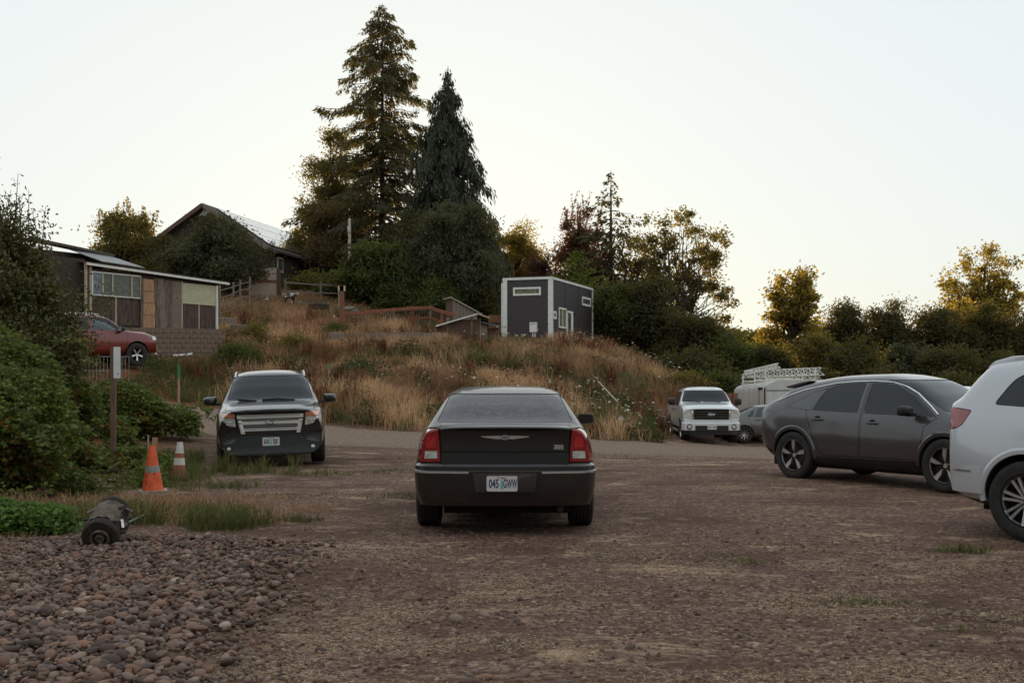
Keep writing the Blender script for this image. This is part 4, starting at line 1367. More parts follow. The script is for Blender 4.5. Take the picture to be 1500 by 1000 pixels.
# ------------------------------------------------------------------ weathered shed on its block wall
def build_shed():
    L = Vector(P3(133, 474, 44.0)); Rr = Vector(P3(318, 473, 49.5))
    O = Vector((L.x, L.y, L.z))
    U = Rr - L; U.z = 0
    LEN = U.length
    f = wall_thing('shed', 'long weathered shed patched from mixed boards on the block wall', 'shed', O, U)
    k = LEN / 6.2
    H0, H1 = 2.22, 1.98           # eave height left / right (the gutter drops)
    rise = Rr.z - L.z
    def hz(u): return (u / LEN) * rise
    b = f.box
    # dark core behind the panels
    b('wall', 0.0, LEN, -0.1, 2.15, -3.6, -0.06, HOUSE_WALL)
    # window band
    fr = b('window', 0.06 * k, 2.22 * k, 1.10, 1.14, 0.0, 0.07, WHITE_TRIM)
    b('frame', 0.06 * k, 2.22 * k, 1.98, 2.03, 0.0, 0.07, WHITE_TRIM, fr)
    for u in (0.0, 0.46, 0.90, 1.78, 2.20): b('frame', (u) * k, (u + 0.05) * k, 1.10, 2.03, 0.001, 0.072, SIDING_GREEN if u > 0.4 else WHITE_TRIM, fr)
    b('pane', 0.05 * k, 0.46 * k, 1.14, 1.98, 0.02, 0.03, PANE_BLUE, fr)
    for u0, u1 in ((0.51, 0.90), (0.95, 1.78), (1.83, 2.20)): b('pane', u0 * k, u1 * k, 1.14, 1.98, 0.02, 0.03, PANE, fr)
    b('plywood_panel', 0.0, 1.08 * k, 0.02, 1.09, -0.03, 0.0, PLY_BROWN); b('plywood_panel', 1.13 * k, 2.25 * k, 0.0, 1.09, -0.03, 0.004, PLY_BROWN)
    b('batten', 1.07 * k, 1.14 * k, 0.0, 1.10, 0.0, 0.03, BATTEN)
    # tan board door leaning, torn bark boards
    d = b('tan_door', 2.30 * k, 2.92 * k, -0.16, 1.92, 0.03, 0.08, WOOD_TAN, tilt=0.02)
    for v in (0.45, 0.95, 1.42): b('board_joint', 2.30 * k, 2.90 * k, v, v + 0.025, 0.081, 0.084, BARKBOARD, d)
    b('torn_board', 2.22 * k, 2.33 * k, -0.14, 1.95, 0.05, 0.10, BARKBOARD, tilt=0.015)
    b('torn_board', 2.90 * k, 3.12 * k, -0.12, 1.98, 0.02, 0.09, BARKBOARD, tilt=-0.05)
    b('torn_board', 3.08 * k, 3.42 * k, -0.10, 1.98, 0.03, 0.075, WOOD_GREY, tilt=-0.09)
    b('weathered_board', 3.40 * k, 3.82 * k, -0.06, 1.96, 0.0, 0.05, BARKBOARD, tilt=-0.02)
    b('weathered_board', 3.80 * k, 4.24 * k, -0.02, 1.95, 0.0, 0.045, WOOD_GREY)
    b('batten', 4.25 * k, 4.32 * k, -0.02, 1.96, 0.0, 0.06, BATTEN)
    for i in range(8):
        v = 1.05 + i * 0.108 
        o = b('siding_board', 4.33 * k, 6.10 * k, v, v + 0.102, 0.0, 0.035, SIDING_GREEN)
    b('plywood_panel', 4.33 * k, 5.17 * k, 0.0, 1.04, -0.02, 0.006, PLY_BROWN); b('plywood_panel', 5.23 * k, 6.10 * k, 0.0, 1.04, -0.02, 0.002, PLY_BROWN)
    b('batten', 5.17 * k, 5.23 * k, 0.0, 1.05, 0.0, 0.03, BATTEN)
    b('corner_post', 6.11 * k, 6.2 * k, -0.05, 1.93, -0.02, 0.06, WHITE_TRIM)
    # fascia / gutter, low roof and raised roof with a clear sheet
    mb = MB(); mb.bar((-0.35, -0.22, 2.27), (LEN + 0.5, -0.22, 1.97 + rise * 0.2), 0.06, 0.085); mb.build('gutter', WHITE_TRIM, f.parent)
    mb = MB()
    mb.add([(-0.35, -0.2, 2.30), (LEN + 0.5, -0.2, 2.0 + rise * 0.2), (LEN + 0.5, 2.2, 2.35 + rise * 0.2), (-0.35, 2.2, 2.62), (-0.35, -0.2, 2.36), (LEN + 0.5, -0.2, 2.06 + rise * 0.2), (LEN + 0.5, 2.2, 2.41 + rise * 0.2), (-0.35, 2.2, 2.68)],
           [(3, 2, 1, 0), (4, 5, 6, 7), (0, 1, 5, 4), (1, 2, 6, 5), (2, 3, 7, 6), (3, 0, 4, 7)])
    rf = mb.build('roof', ROOF_SHINGLE, f.parent)
    mb = MB(); mb.add([(0.9, 0.5, 2.50), (3.0, 0.5, 2.42), (2.4, 2.0, 2.95), (0.55, 2.0, 3.02), (0.9, 0.5, 2.53), (3.0, 0.5, 2.45), (2.4, 2.0, 2.98), (0.55, 2.0, 3.05)], [(3, 2, 1, 0), (4, 5, 6, 7), (0, 1, 5, 4), (1, 2, 6, 5), (2, 3, 7, 6), (3, 0, 4, 7)])
    mb.build('roof_sheet', ROOF_SHEET, rf)
    mb = MB(); mb.bar((-1.2, 2.1, 3.28), (2.6, 2.1, 2.98), 0.5, 0.10); mb.build('upper_roof_edge', ROOF_SHINGLE, f.parent)
    b('upper_wall', -1.2, 2.3, 2.2, 2.95, -3.4, -2.2, PLY_BROWN)
    b('side_wall', -1.3, -0.05, -0.2, 2.5, -2.0, -0.3, HOUSE_WALL)
    for u in (-0.32, -0.12): b('corner_post', u, u + 0.09, -0.4, 2.35, 0.02, 0.10, BATTEN)
    # block retaining wall in front, every block its own piece
    O2 = O + Vector((0, 0, 0))
    w = wall_thing('block_wall', 'brown concrete block retaining wall below the weathered shed', 'retaining wall', O2 + Vector((U.normalized().y, -U.normalized().x, 0)) * 0.22, U)
    w.box('backing', 0.9, LEN + 0.1, -1.75, -0.09, -0.30, -0.035, MORTAR)
    proto = None
    for r in range(8):
        v = -0.10 - 0.205 * (r + 1)
        off = 0.2 if r % 2 else 0.0
        u = 0.9 + off
        while u < LEN - 0.1:
            if proto is None:
                proto = w.box('block', 0, 0.392, 0, 0.194, -0.03, 0.0, BLOCK, bevel=0.008); o = proto
            else:
                o = proto.copy(); COL.objects.link(o)
            o.location = (u, random.uniform(-0.012, 0.006), v + u / LEN * rise * 0.5)
            u += 0.405
    return f
build_shed()

# ------------------------------------------------------------------ gabled house with solar panels
def build_house():
    xr, xl, xa, Y0, LN = -15.9, -24.8, -20.35, 75.0, 20.0
    ze, zr = 10.35, 13.3
    base = float(gz(xa, Y0 + 4)) - 0.6
    r = empty('gabled_house', (xa, Y0, base), R(-11), 'dark gabled house with solar panels above the weathered shed', 'house')
    h = ze - base; hr = zr - base
    x0, x1 = xl - xa + 0.5, xr - xa - 0.5
    wb = MB(); wb.prism([(x0, 0), (x1, 0), (x1, h + 0.2), (0, hr - 0.12), (x0, h + 0.2)], 0.5, LN, 'y'); wb.build('wall', HOUSE_WALL, r)
    for s, xe in ((1, xr - xa), (-1, xl - xa)):
        mb = MB()
        mb.add([(0, 0, hr), (xe, 0, h), (xe, LN + 0.5, h), (0, LN + 0.5, hr), (0, 0, hr - 0.16), (xe, 0, h - 0.16), (xe, LN + 0.5, h - 0.16), (0, LN + 0.5, hr - 0.16)], [(0, 1, 2, 3), (7, 6, 5, 4), (0, 4, 5, 1), (1, 5, 6, 2), (2, 6, 7, 3), (3, 7, 4, 0)])
        rf = mb.build('roof', ROOF_SHINGLE, r)
        mb = MB(); mb.bar((0, -0.05, hr - 0.10), (xe * 1.02, -0.05, h - 0.13), 0.07, 0.26); mb.build('barge_board', WOOD_BROWN if s < 0 else WOOD_GREY, rf)
        if s > 0:
            sl = Vector((xe, 0, h - hr)); sn = Vector((-(h - hr), 0, xe)).normalized()
            proto = None
            for i in range(11):
                for j in range(3):
                    a = j / 3 * 0.86 + 0.08
                    mb = MB()
                    p0 = Vector((0, 1.4 + i * 1.62, hr)) + sl * a + sn * 0.05
                    dv, du = sl * 0.276, Vector((0, 1.56, 0))
                    q = [p0, p0 + dv, p0 + dv + du, p0 + du]
                    mb.add([*(q), *[v + sn * 0.045 for v in q]], [(3, 2, 1, 0), (4, 5, 6, 7), (0, 1, 5, 4), (1, 2, 6, 5), (2, 3, 7, 6), (3, 0, 4, 7)])
                    mb.build('solar_panel', SOLAR, rf)
    mb = MB(); mb.prism([(-0.45, hr - 0.75), (0.45, hr - 0.75), (0.0, hr - 0.20)], 0.40, 0.50, 'y'); mb.build('gable_vent', WHITE_TRIM, r)
    for x in (1.4, 2.6):
        mb = MB(); mb.box(x, x + 0.1, -0.02, 0.08, 0.2, h + 0.2); mb.build('porch_post', WOOD_GREY, r)
    mb = MB(); mb.box(x1 - 0.02, x1 + 0.03, 3.0, 4.0, 0.9, 1.9); wn_ = mb.build('window', WHITE_TRIM, r)
    mb = MB(); mb.box(x1 + 0.03, x1 + 0.045, 3.1, 3.9, 1.0, 1.8); mb.build('pane', PANE, wn_)
build_house()

# ------------------------------------------------------------------ dark tiny house with white trim
def build_tiny():
    C = Vector(P3(808, 507, 64.0))
    e2 = Vector((0.338, 0.941, 0)).normalized()
    LN, WD, H = 8.5, 2.87, 3.92
    f = wall_thing('tiny_house', 'dark plum tiny house with white trim on top of the dry bank', 'tiny house', (C.x, C.y, C.z - 0.05), e2)
    r = f.parent
    # local: u along the long wall, -y... w out of the long wall (towards the right of view), the end wall is at u = 0
    mb = MB(); mb.box(0.02, LN - 0.02, 0.02, WD - 0.02, 0.25, H - 0.03); mb.build('wall_core', PURPLE, r)
    # lap siding on the two walls in view, each course its own board
    n = 30
    for i in range(n):
        v = 0.25 + i * (H - 0.3) / n
        hgt = (H - 0.3) / n
        mb = MB()
        mb.add([(0.1, 0.015, v + hgt), (LN - 0.1, 0.015, v + hgt), (LN - 0.1, -0.012, v), (0.1, -0.012, v), (0.1, 0.02, v), (LN - 0.1, 0.02, v)], [(3, 2, 1, 0), (4, 5, 2, 3), (0, 1, 5, 4)])
        mb.build('siding_course', PURPLE, r)
        mb = MB()
        mb.add([(0.015, 0.1, v + hgt), (0.015, WD - 0.1, v + hgt), (-0.012, WD - 0.1, v), (-0.012, 0.1, v), (0.02, 0.1, v), (0.02, WD - 0.1, v)], [(0, 1, 2, 3), (3, 2, 5, 4), (4, 5, 1, 0)])
        mb.build('siding_course', PURPLE, r)
    def lb(name, u0, u1, v0, v1, w0, w1, m, par=None): return f.box(name, u0, u1, v0, v1, w0, w1, m, par)
    def eb(name, t0, t1, v0, v1, w0, w1, m, par=None):
        mb = MB(); mb.box(-w1, -w0, t0, t1, v0, v1); return mb.build(name, m, par or r)
    # corner boards and top trim
    lb('corner_board', -0.035, 0.20, 0.05, H - 0.02, -0.05, 0.035, WHITE_TRIM); eb('corner_board', -0.034, 0.20, 0.05, H - 0.022, -0.03, 0.036, WHITE_TRIM)
    eb('corner_board', WD - 0.22, WD + 0.04, 0.05, H - 0.02, -0.05, 0.035, WHITE_TRIM)
    lb('corner_board', LN - 0.18, LN + 0.03, 0.05, H - 0.02, -0.05, 0.035, WHITE_TRIM)
    lb('roof_trim', -0.05, LN + 0.05, H - 0.10, H + 0.02, -0.04, 0.05, WHITE_TRIM); eb('roof_trim', -0.05, WD + 0.05, H - 0.098, H + 0.021, -0.04, 0.051, WHITE_TRIM)
    mb = MB(); mb.box(-0.02, LN + 0.02, -0.02, WD + 0.02, H + 0.022, H + 0.06); mb.build('roof', ROOF_SHEET, r)
    eb('downpipe', WD + 0.05, WD + 0.12, 0.2, H - 0.25, -0.02, 0.06, WHITE_TRIM)
    # vertical joints of the long wall
    for u in (2.55, 5.2): lb('joint_strip', u, u + 0.03, 0.25, H - 0.1, 0.0, 0.018, MORTAR)
    def window(side, a0, a1, v0, v1, t=0.10, mull=None, pane=PANE):
        fn = lb if side == 'l' else eb
        w = fn('window', a0, a1, v1 - t, v1, 0.0, 0.05, WHITE_TRIM)
        fn('frame', a0, a1, v0, v0 + t, 0.0, 0.05, WHITE_TRIM, w)
        fn('frame', a0, a0 + t, v0 + t, v1 - t, 0.0, 0.049, WHITE_TRIM, w); fn('frame', a1 - t, a1, v0 + t, v1 - t, 0.0, 0.049, WHITE_TRIM, w)
        fn('pane', a0 + t, a1 - t, v0 + t, v1 - t, 0.022, 0.028, pane, w)
        if mull: fn('mullion', (a0 + a1) / 2 - 0.04, (a0 + a1) / 2 + 0.04, v0 + t, v1 - t, 0.0, 0.045, WHITE_TRIM, w)
    wp = glass_mat('tan_blind_pane', (0.1, 0.1, 0.1), dirt=0.9, dirt_scale=3, dirtc=(0.30, 0.28, 0.17))
    window('e', 0.62, 2.28, H - 0.99, H - 0.52, 0.11, pane=wp)
    window('l', 0.22, 0.78, 1.60, 2.05, 0.12)
    window('l', 1.28, 2.72, 1.15, 2.33, 0.10, mull=True, pane=wp)
    window('l', 6.05, 7.95, H - 1.18, H - 0.64, 0.12)
    # door with frame
    d = lb('door', 2.92, 3.86, 0.22, 2.10, 0.02, 0.05, PANE)
    lb('door_frame', 2.80, 2.92, 0.18, 2.22, 0.0, 0.07, WHITE_TRIM, d); lb('door_frame', 3.62, 3.98, 0.18, 2.22, 0.0, 0.071, WHITE_TRIM, d); lb('door_frame', 2.80, 3.98, 2.10, 2.22, 0.0, 0.069, WHITE_TRIM, d)
    lb('lamp', 4.10, 4.25, 2.0, 2.12, 0.0, 0.15, MBLACK)
    # step
    s = empty('porch_step', (C.x + e2.x * 4.3 + e2.y * 0.5, C.y + e2.y * 4.3 - e2.x * 0.5, C.z), math.atan2(e2.y, e2.x), 'small white wooden step below the tiny house door', 'step')
    for nm, q in (('tread', (-1.5, 1.7, -0.35, 0.35, 0.26, 0.32)), ('leg', (-1.5, -1.38, -0.3, 0.3, -0.3, 0.26)), ('leg', (1.55, 1.67, -0.3, 0.3, -0.3, 0.26)), ('tread', (-1.4, -0.4, -0.75, -0.36, 0.08, 0.14)), ('riser', (-1.4, -0.4, -0.74, -0.70, -0.3, 0.08))):
        mb = MB(); mb.box(*q); mb.build(nm, WHITE_TRIM, s)
    # water heater on the end wall with its pipes
    hb = MB(); hb.box(-0.22, 0.0, 0.82, 1.24, 0.84, 1.40)
    o = hb.build('water_heater', WHITE_TRIM, r, bevel=0.02)
    mb = MB(); mb.box(-0.225, -0.21, 0.88, 1.18, 1.30, 1.33); mb.build('vent_slot', MDARK, o)
    for y in (0.95, 1.08):
        mb = MB(); mb.tube([(-0.11, y, 0.85), (-0.11, y, 0.58)], 0.04, 8); mb.build('pipe', WHITE_TRIM, o)
    # trailer tongue with white tank and jack
    t = empty('water_tank', (C.x - e2.x * 0.55 - e2.y * 1.65, C.y - e2.y * 0.55 + e2.x * 1.65, C.z - 0.1), math.atan2(e2.y, e2.x), 'white tank box against the end wall of the tiny house', 'tank')
    mb = MB(); mb.box(-0.3, 0.3, -0.55, 0.5, 0.0, 0.42); mb.build('tank', WHITE_TRIM, t, smooth=30, bevel=0.06)
    mb = MB(); mb.bar((-0.28, 0.15, 0.40), (-0.32, -0.40, 0.75), 0.06); mb.build('lever', WHITE_TRIM, t)
    mb = MB(); mb.tube([(-0.32, 0.22, 0.0), (-0.32, 0.22, 0.38)], 0.04, 8); mb.build('post', MBLACK, t)
build_tiny()

# ------------------------------------------------------------------ white box trailer with rack and lattice masts
def build_trailer():
    K = Vector(P3(1122, 612, 48.0)); K.z = -0.68
    H = 2.15
    r = empty('box_trailer', K, R(-8), 'white box trailer with rounded roof behind the beige sedan', 'trailer', rot=(R(-1.5), 0, R(3)))
    WT = mat('trailer_white', (0.47, 0.49, 0.50), 0.4, var=0.12, scale=2)
    W2, D = 2.2, 5.4
    prof = round_poly([(0, 0.5), (W2, 0.5), (W2, H - 0.05), (W2 * 0.75, H + 0.14), (W2 * 0.25, H + 0.14), (0, H - 0.05)], [0.02, 0.02, 0.3, 0.3, 0.3, 0.3], 5)
    mb = MB(); mb.prism(prof, 0.0, D, 'y'); mb.build('box', WT, r, smooth=40)
    for i, y in enumerate(np.linspace(0.9, D - 0.1, 6)):
        mb = MB(); mb.box(-0.012, 0.0, y, y + 0.04, 0.55, H - 0.12); mb.build('wall_rib', WT, r)
    d = MB(); d.box(-0.02, 0.0, 0.15, 0.95, 0.65, H - 0.25); dd = d.build('side_door', WT, r)
    for y in (0.12, 0.95):
        mb = MB(); mb.box(-0.03, 0.0, y - 0.03, y + 0.03, 0.6, H - 0.18); mb.build('door_edge', MBLACK, dd)
    mb = MB(); mb.box(-0.05, 0.0, 0.5, 1.05, H - 0.24, H - 0.14); mb.build('awning_latch', MBLACK, dd)
    mb = MB(); mb.box(0.02, W2 - 0.02, -0.012, 0.0, H - 0.30, H - 0.27); mb.build('seam', MDARK, r)
    mb = MB(); mb.box(-0.02, 0.02, -0.03, 0.03, 0.52, H - 0.1); mb.build('corner_trim', GALV, r)
    for y in (2.0, 3.0):
        for x in (0.05, W2 - 0.05):
            w = MB(); w.lathe([(0.15, -0.09), (0.31, -0.10), (0.34, -0.06), (0.34, 0.06), (0.31, 0.10), (0.15, 0.09)], 24, 'x', closed=True); o = w.build('wheel', MRUBBER, r, smooth=30); o.location = (x, y, 0.34)
    mb = MB(); mb.box(0.1, W2 - 0.1, 0.1, D - 0.1, 0.36, 0.5); mb.build('chassis', MDARK, r)
    # roof rack
    q = empty('roof_rack', K + Vector((0, 0, 0)), R(-8), 'white steel rack posts on the roof of the box trailer', 'rack', rot=(R(-1.5), 0, R(3)))
    for y in (0.15, 1.9, 3.9):
        for x in (0.04, W2 - 0.04):
            mb = MB(); mb.box(x - 0.03, x + 0.03, y - 0.03, y + 0.03, H - 0.12, H + 0.58 - y * 0.03); mb.build('post', WHITE_TRIM, q)
        mb = MB(); mb.box(0.02, W2 - 0.02, y - 0.025, y + 0.025, H + 0.19, H + 0.24); mb.build('crossbar', WHITE_TRIM, q)
    for z in (0.16, 0.40):
        mb = MB(); mb.tube([(0.04, 0.1, H + z), (0.04, 4.2, H + z - 0.05)], 0.022, 6); mb.build('rail', WHITE_TRIM, q)
    # lattice masts lying across the rack
    def mast(a, b, w, label):
        a, b = Vector(a), Vector(b)
        m_ = empty('lattice_mast', a, 0, label, 'mast', 'lattice masts on the trailer rack')
        d = b - a; L = d.length; d.normalize()
        s = d.cross(Vector((0, 0, 1))).normalized(); u = s.cross(d)
        cs = [u * w, s * w * 0.5, -s * w * 0.5 * 1.0]
        for c in cs:
            mb = MB(); mb.tube([c, c + d * L], 0.024, 6); mb.build('chord', WHITE_TRIM, m_)
        n = int(L / 0.42)
        mb = MB()
        for i in range(n):
            for p, q_ in ((0, 1), (0, 2), (1, 2)):
                t0, t1 = L * i / n, L * (i + 1) / n
                mb.bar(cs[p] + d * t0, cs[q_] + d * t1, 0.022); mb.bar(cs[q_] + d * t0, cs[p] + d * t1, 0.022)
        o = mb.build('lacing', WHITE_TRIM, m_); o['kind'] = 'stuff'
    mast(P3(1092, 553, 52.5), P3(1203, 549, 47.2), 0.30, 'upper white lattice mast lying across the trailer rack')
    mast(P3(1110, 559, 51.5), P3(1202, 557, 47.6), 0.22, 'lower white lattice mast resting on the trailer roof')
    mast(P3(1090, 549, 53.0), P3(1140, 538, 49.0), 0.18, 'short darker lattice mast at the left of the trailer rack')
build_trailer()

# ------------------------------------------------------------------ fences, coops, posts
def board(mb_name, parent, a, b, w, h, m, up=(0, 0, 1)):
    mb = MB(); mb.bar(a, b, w, h, up); return mb.build(mb_name, m, parent)

def rail_fence(label, pts, height, rails, m, name='rail_fence', post=0.11, rail=(0.03, 0.09), pm=None, group=None):
    P = [Vector(p) for p in pts]
    r = empty(name, P[0], 0, label, 'fence', group)
    for p in P:
        q = p - P[0]
        board('post', r, q + Vector((0, 0, -0.3)), q + Vector((0, 0, height * random.uniform(0.98, 1.06))), post, post, pm or m, (0, 1, 0))
    for a, b in zip(P[:-1], P[1:]):
        for z in rails:
            board('rail', r, a - P[0] + Vector((0, -post * 0.6, z + random.uniform(-0.03, 0.03))), b - P[0] + Vector((0, -post * 0.6, z + random.uniform(-0.03, 0.03))), rail[0], rail[1], m)
    return r

def build_yard():
    # upper two-rail fence behind the dry grass
    up = [P3(418, 440, 71), P3(470, 442, 71.5), P3(532, 441, 72), P3(578, 452, 71), P3(624, 464, 69)]
    up = [Vector((x, y, float(gz(x, y)))) for x, y, z in up]
    rail_fence('grey two-rail fence running down behind the orange fence', up, 1.15, (1.0, 0.50), WOOD_GREY)
    fx = [P3(322, 460, 58), P3(342, 455, 60), P3(352, 452, 61.5), P3(366, 446, 63)]
    fx = [Vector((x, y, float(gz(x, y)))) for x, y, z in fx]
    rail_fence('grey rail and wire fence between shed and board hut', fx, 1.7, (0.35, 0.75, 1.15, 1.5), WOOD_GREY, rail=(0.025, 0.045), post=0.08)
    # orange slatted fence
    of = [Vector((x, y, float(gz(x, y)))) for x, y, z in (P3(504, 470, 61), P3(526, 468, 61.5), P3(553, 467, 62), P3(577, 466, 62.5), P3(603, 466, 63), P3(630, 466, 63), P3(647, 471, 62), P3(666, 475, 61))]
    ORANGE = mat('orange_board', (0.22, 0.078, 0.040), 0.8, var=0.3, scale=4, stretch=(4, 4, 0.6))
    r = empty('slat_fence', of[0], 0, 'low orange-brown board fence right of the tall wooden post', 'fence')
    tops = [CAM_H + (HOR - y) / FPX * Y for y, Y in ((458, 61), (457, 61.5), (454, 62), (452, 62.5), (450, 63), (449, 63), (455, 62), (459, 61))]
    for i, p in enumerate(of):
        q = p - of[0]
        board('post', r, q + Vector((0, 0.05, -0.3)), Vector((q.x, q.y + 0.05, tops[i] - of[0].z + 0.06)), 0.12, 0.10, WOOD_GREY if i % 2 else ORANGE, (0, 1, 0))
    for i in range(len(of) - 1):
        a, b = of[i] - of[0], of[i + 1] - of[0]
        a2, b2 = Vector((a.x, a.y - 0.04, tops[i] - of[0].z - 0.06)), Vector((b.x, b.y - 0.04, tops[i + 1] - of[0].z - 0.06))
        board('top_rail', r, a2, b2, 0.04, 0.18, ORANGE)
        board('lower_rail', r, a2 + Vector((0, 0, -0.55)), b2 + Vector((0, 0, -0.55)), 0.03, 0.12, ORANGE)
        n = 7
        for k in range(1, n):
            c = a2.lerp(b2, k / n)
            board('slat', r, c + Vector((0, -0.02, -1.0)), c + Vector((0, -0.02, 0.02)), 0.05, 0.015, WOOD_BROWN, (0, 1, 0))
    # tall post with a bracket
    p = at(500, 57.5)
    zt = CAM_H + (HOR - 418) / FPX * 57.5
    r = empty('wooden_post', p, 0, 'tall reddish wooden post with pale cap in the dry grass', 'post')
    board('post', r, (0, 0, -0.4), (0.03, 0, zt - p.z), 0.20, 0.20, WOOD_RED, (0, 1, 0))
    board('cap_block', r, (-0.16, -0.02, zt - p.z - 0.16), (0.20, -0.02, zt - p.z - 0.16), 0.16, 0.26, WOOD_PALE)
    board('brace', r, (-0.14, 0.02, zt - p.z - 0.3), (-0.10, 0.02, zt - p.z - 1.1), 0.05, 0.05, WOOD_PALE, (0, 1, 0))
    for px, pt, Y, lab in ((620, 412, 76, 'short red fence post among the bushes right of the fir'), (599, 406, 78, 'thin red post in the bushes below the fir')):
        p = at(px, Y); zt = CAM_H + (HOR - pt) / FPX * Y
        mb = MB(); mb.box(-0.08, 0.08, -0.08, 0.08, -0.3, max(0.8, zt - p.z)); o = mb.build('fence_post', WOOD_RED, loc=p); tag(o, lab, 'post')
    p = at(512, 74); zt = CAM_H + (HOR - 320) / FPX * 74
    r = empty('utility_pole', p, 0, 'thin grey utility pole against the dark fir foliage', 'pole')
    mb = MB(); mb.tube([(0, 0, -0.3), (0, 0, zt - p.z)], [0.12, 0.09], 8); mb.build('pole', WOOD_PALE, r)
    mb = MB(); mb.box(-0.1, 0.1, -0.22, -0.10, zt - p.z - 0.9, zt - p.z - 0.5); mb.build('meter_box', GALV, r)
    # pale board hut
    p = at(385, 71.5); w = 1.72
    zt = CAM_H + (HOR - 392) / FPX * 71.5 - p.z
    r = empty('board_hut', p, R(3), 'pale grey board hut with a brown middle rail', 'hut')
    n = 9
    for i in range(n):
        x = -w / 2 + w * i / n
        mb = MB(); mb.box(x + 0.006, x + w / n - 0.006, 0, 0.03, -0.2, zt * random.uniform(0.985, 1.0)); mb.build('board', WOOD_PALE, r)
    mb = MB(); mb.box(-w / 2 - 0.02, w / 2 + 0.02, -0.04, -0.002, zt * 0.50, zt * 0.58); mb.build('rail', WOOD_RED, r)
    mb = MB(); mb.box(w / 2, w / 2 + 0.12, -0.05, 0.9, -0.2, zt * 0.99); mb.build('side_wall', WOOD_BROWN, r)
    mb = MB(); mb.box(-w / 2, w / 2, 0.04, 0.9, -0.2, zt * 0.96); mb.build('core', HOUSE_WALL, r)
    # chicken coop: planked box on legs under a white-edged lean-to roof
    p = at(674, 59); Y = 59
    def z(py, Y=59): return CAM_H + (HOR - py) / FPX * Y - p.z
    def x(px, Y=59): return (px - 750) / FPX * Y - p.x
    r = empty('chicken_coop', p, 0, 'brown plank coop under a slanted white-edged roof left of the tiny house', 'coop')
    rows = 5
    for i in range(rows):
        z0 = z(494) + (z(470) - z(494)) * i / rows
        mb = MB(); mb.box(x(656), x(690), -0.03, 0.0, z0 + 0.006, z0 + (z(470) - z(494)) / rows - 0.006); mb.build('plank', WOOD_BROWN, r)
    for px in (656, 691): board('post', r, (x(px), -0.02, -0.3), (x(px), -0.02, z(465)), 0.08, 0.08, WOOD_GREY, (0, 1, 0))
    mb = MB(); mb.box(x(657), x(703), 0.02, 1.3, z(496), z(468)); mb.build('box', WOOD_BROWN, r)
    mb = MB(); mb.box(x(657), x(688), 0.3, 0.34, -0.2, z(496)); mb.build('dark_opening', MDARK, r)
    mb = MB(); a, b, c = (x(639), z(479)), (x(700), z(461)), (x(717), z(466))
    mb.add([(a[0], -0.35, a[1]), (b[0], -0.35, b[1]), (b[0], 1.5, b[1] + 0.1), (a[0], 1.5, a[1] + 0.1), (a[0], -0.35, a[1] + 0.07), (b[0], -0.35, b[1] + 0.07), (b[0], 1.5, b[1] + 0.17), (a[0], 1.5, a[1] + 0.17)], [(3, 2, 1, 0), (4, 5, 6, 7), (0, 1, 5, 4), (1, 2, 6, 5), (2, 3, 7, 6), (3, 0, 4, 7)])
    mb.build('roof', WHITE_TRIM, r)
    mb = MB(); mb.bar((b[0], -0.1, b[1] + 0.03), (c[0], -0.1, c[1]), 0.9, 0.06); mb.build('roof', WOOD_PALE, r)
    board('post', r, (x(703), 0.1, -0.3), (x(703), 0.1, z(466)), 0.07, 0.07, WOOD_PALE, (0, 1, 0))
    # small hutch with blue-grey roof
    p2 = at(712, 60.5)
    r = empty('hutch', p2, R(-8), 'small wooden hutch with a blue sheet roof beside the coop', 'hutch')
    mb = MB(); mb.box(-0.45, 0.05, 0, 0.6, -0.2, 0.95); mb.build('box', WOOD_PALE, r)
    mb = MB(); mb.box(0.07, 0.62, 0.05, 0.6, 0.25, 0.75); mb.build('side_box', WOOD_BROWN, r)
    mb = MB(); mb.bar((-0.55, 0.2, 1.12), (0.75, 0.2, 0.82), 1.0, 0.05); mb.build('roof', mat('blue_sheet', (0.12, 0.15, 0.21), 0.5, var=0.3), r)
    # grey shack behind
    p3 = at(681, 63)
    r = empty('plank_shack', p3, R(20), 'little grey plank shack with a mossy slanted roof behind the coop', 'shack')
    zt = CAM_H + (HOR - 436) / FPX * 63 - p3.z
    n = 7
    for i in range(n):
        xx = -0.72 + 1.44 * i / n
        hh = zt - 0.10 - 0.75 * (i + 0.5) / n
        mb = MB(); mb.box(xx + 0.006, xx + 1.44 / n - 0.006, -0.02, 0.02, -0.2, hh); mb.build('board', WOOD_GREY, r)
    mb = MB(); mb.prism([(-0.70, -0.2), (0.70, -0.2), (0.70, zt - 0.85), (-0.70, zt - 0.15)], 0.03, 1.3, 'y'); mb.build('core', WOOD_BROWN, r)
    mb = MB(); mb.bar((-0.85, 0.6, zt + 0.0), (0.95, 0.6, zt - 0.90), 1.5, 0.06); mb.build('roof', mat('mossy_sheet', (0.26, 0.25, 0.23), 0.7, var=0.35), r)
    # orange board fence by the tiny house
    p4 = at(729, 67)
    r = empty('board_fence', p4, R(5), 'orange board fence panel at the left of the tiny house', 'fence')
    zt = CAM_H + (HOR - 461) / FPX * 67 - p4.z
    OB = mat('orange_cedar', (0.24, 0.115, 0.06), 0.8, var=0.4, scale=5, stretch=(5, 5, 0.5))
    for i in range(7):
        xx = -0.55 + i * 0.155
        mb = MB(); mb.box(xx + 0.005, xx + 0.150, 0, 0.025, -0.3, zt * random.uniform(0.98, 1.0)); mb.build('board', OB, r)
    for zz in (0.3, 0.7): board('rail', r, (-0.56, -0.025, zt * zz), (0.54, -0.025, zt * zz), 0.03, 0.09, WOOD_BROWN)
    # concrete retaining wall in the bank, big blocks
    a = P3(482, 512, 54.0); b = P3(657, 512, 57.0)
    A, B = Vector((a[0], a[1], float(gz(a[0], a[1])))), Vector((b[0], b[1], float(gz(b[0], b[1]))))
    U = (B - A); U.z = 0
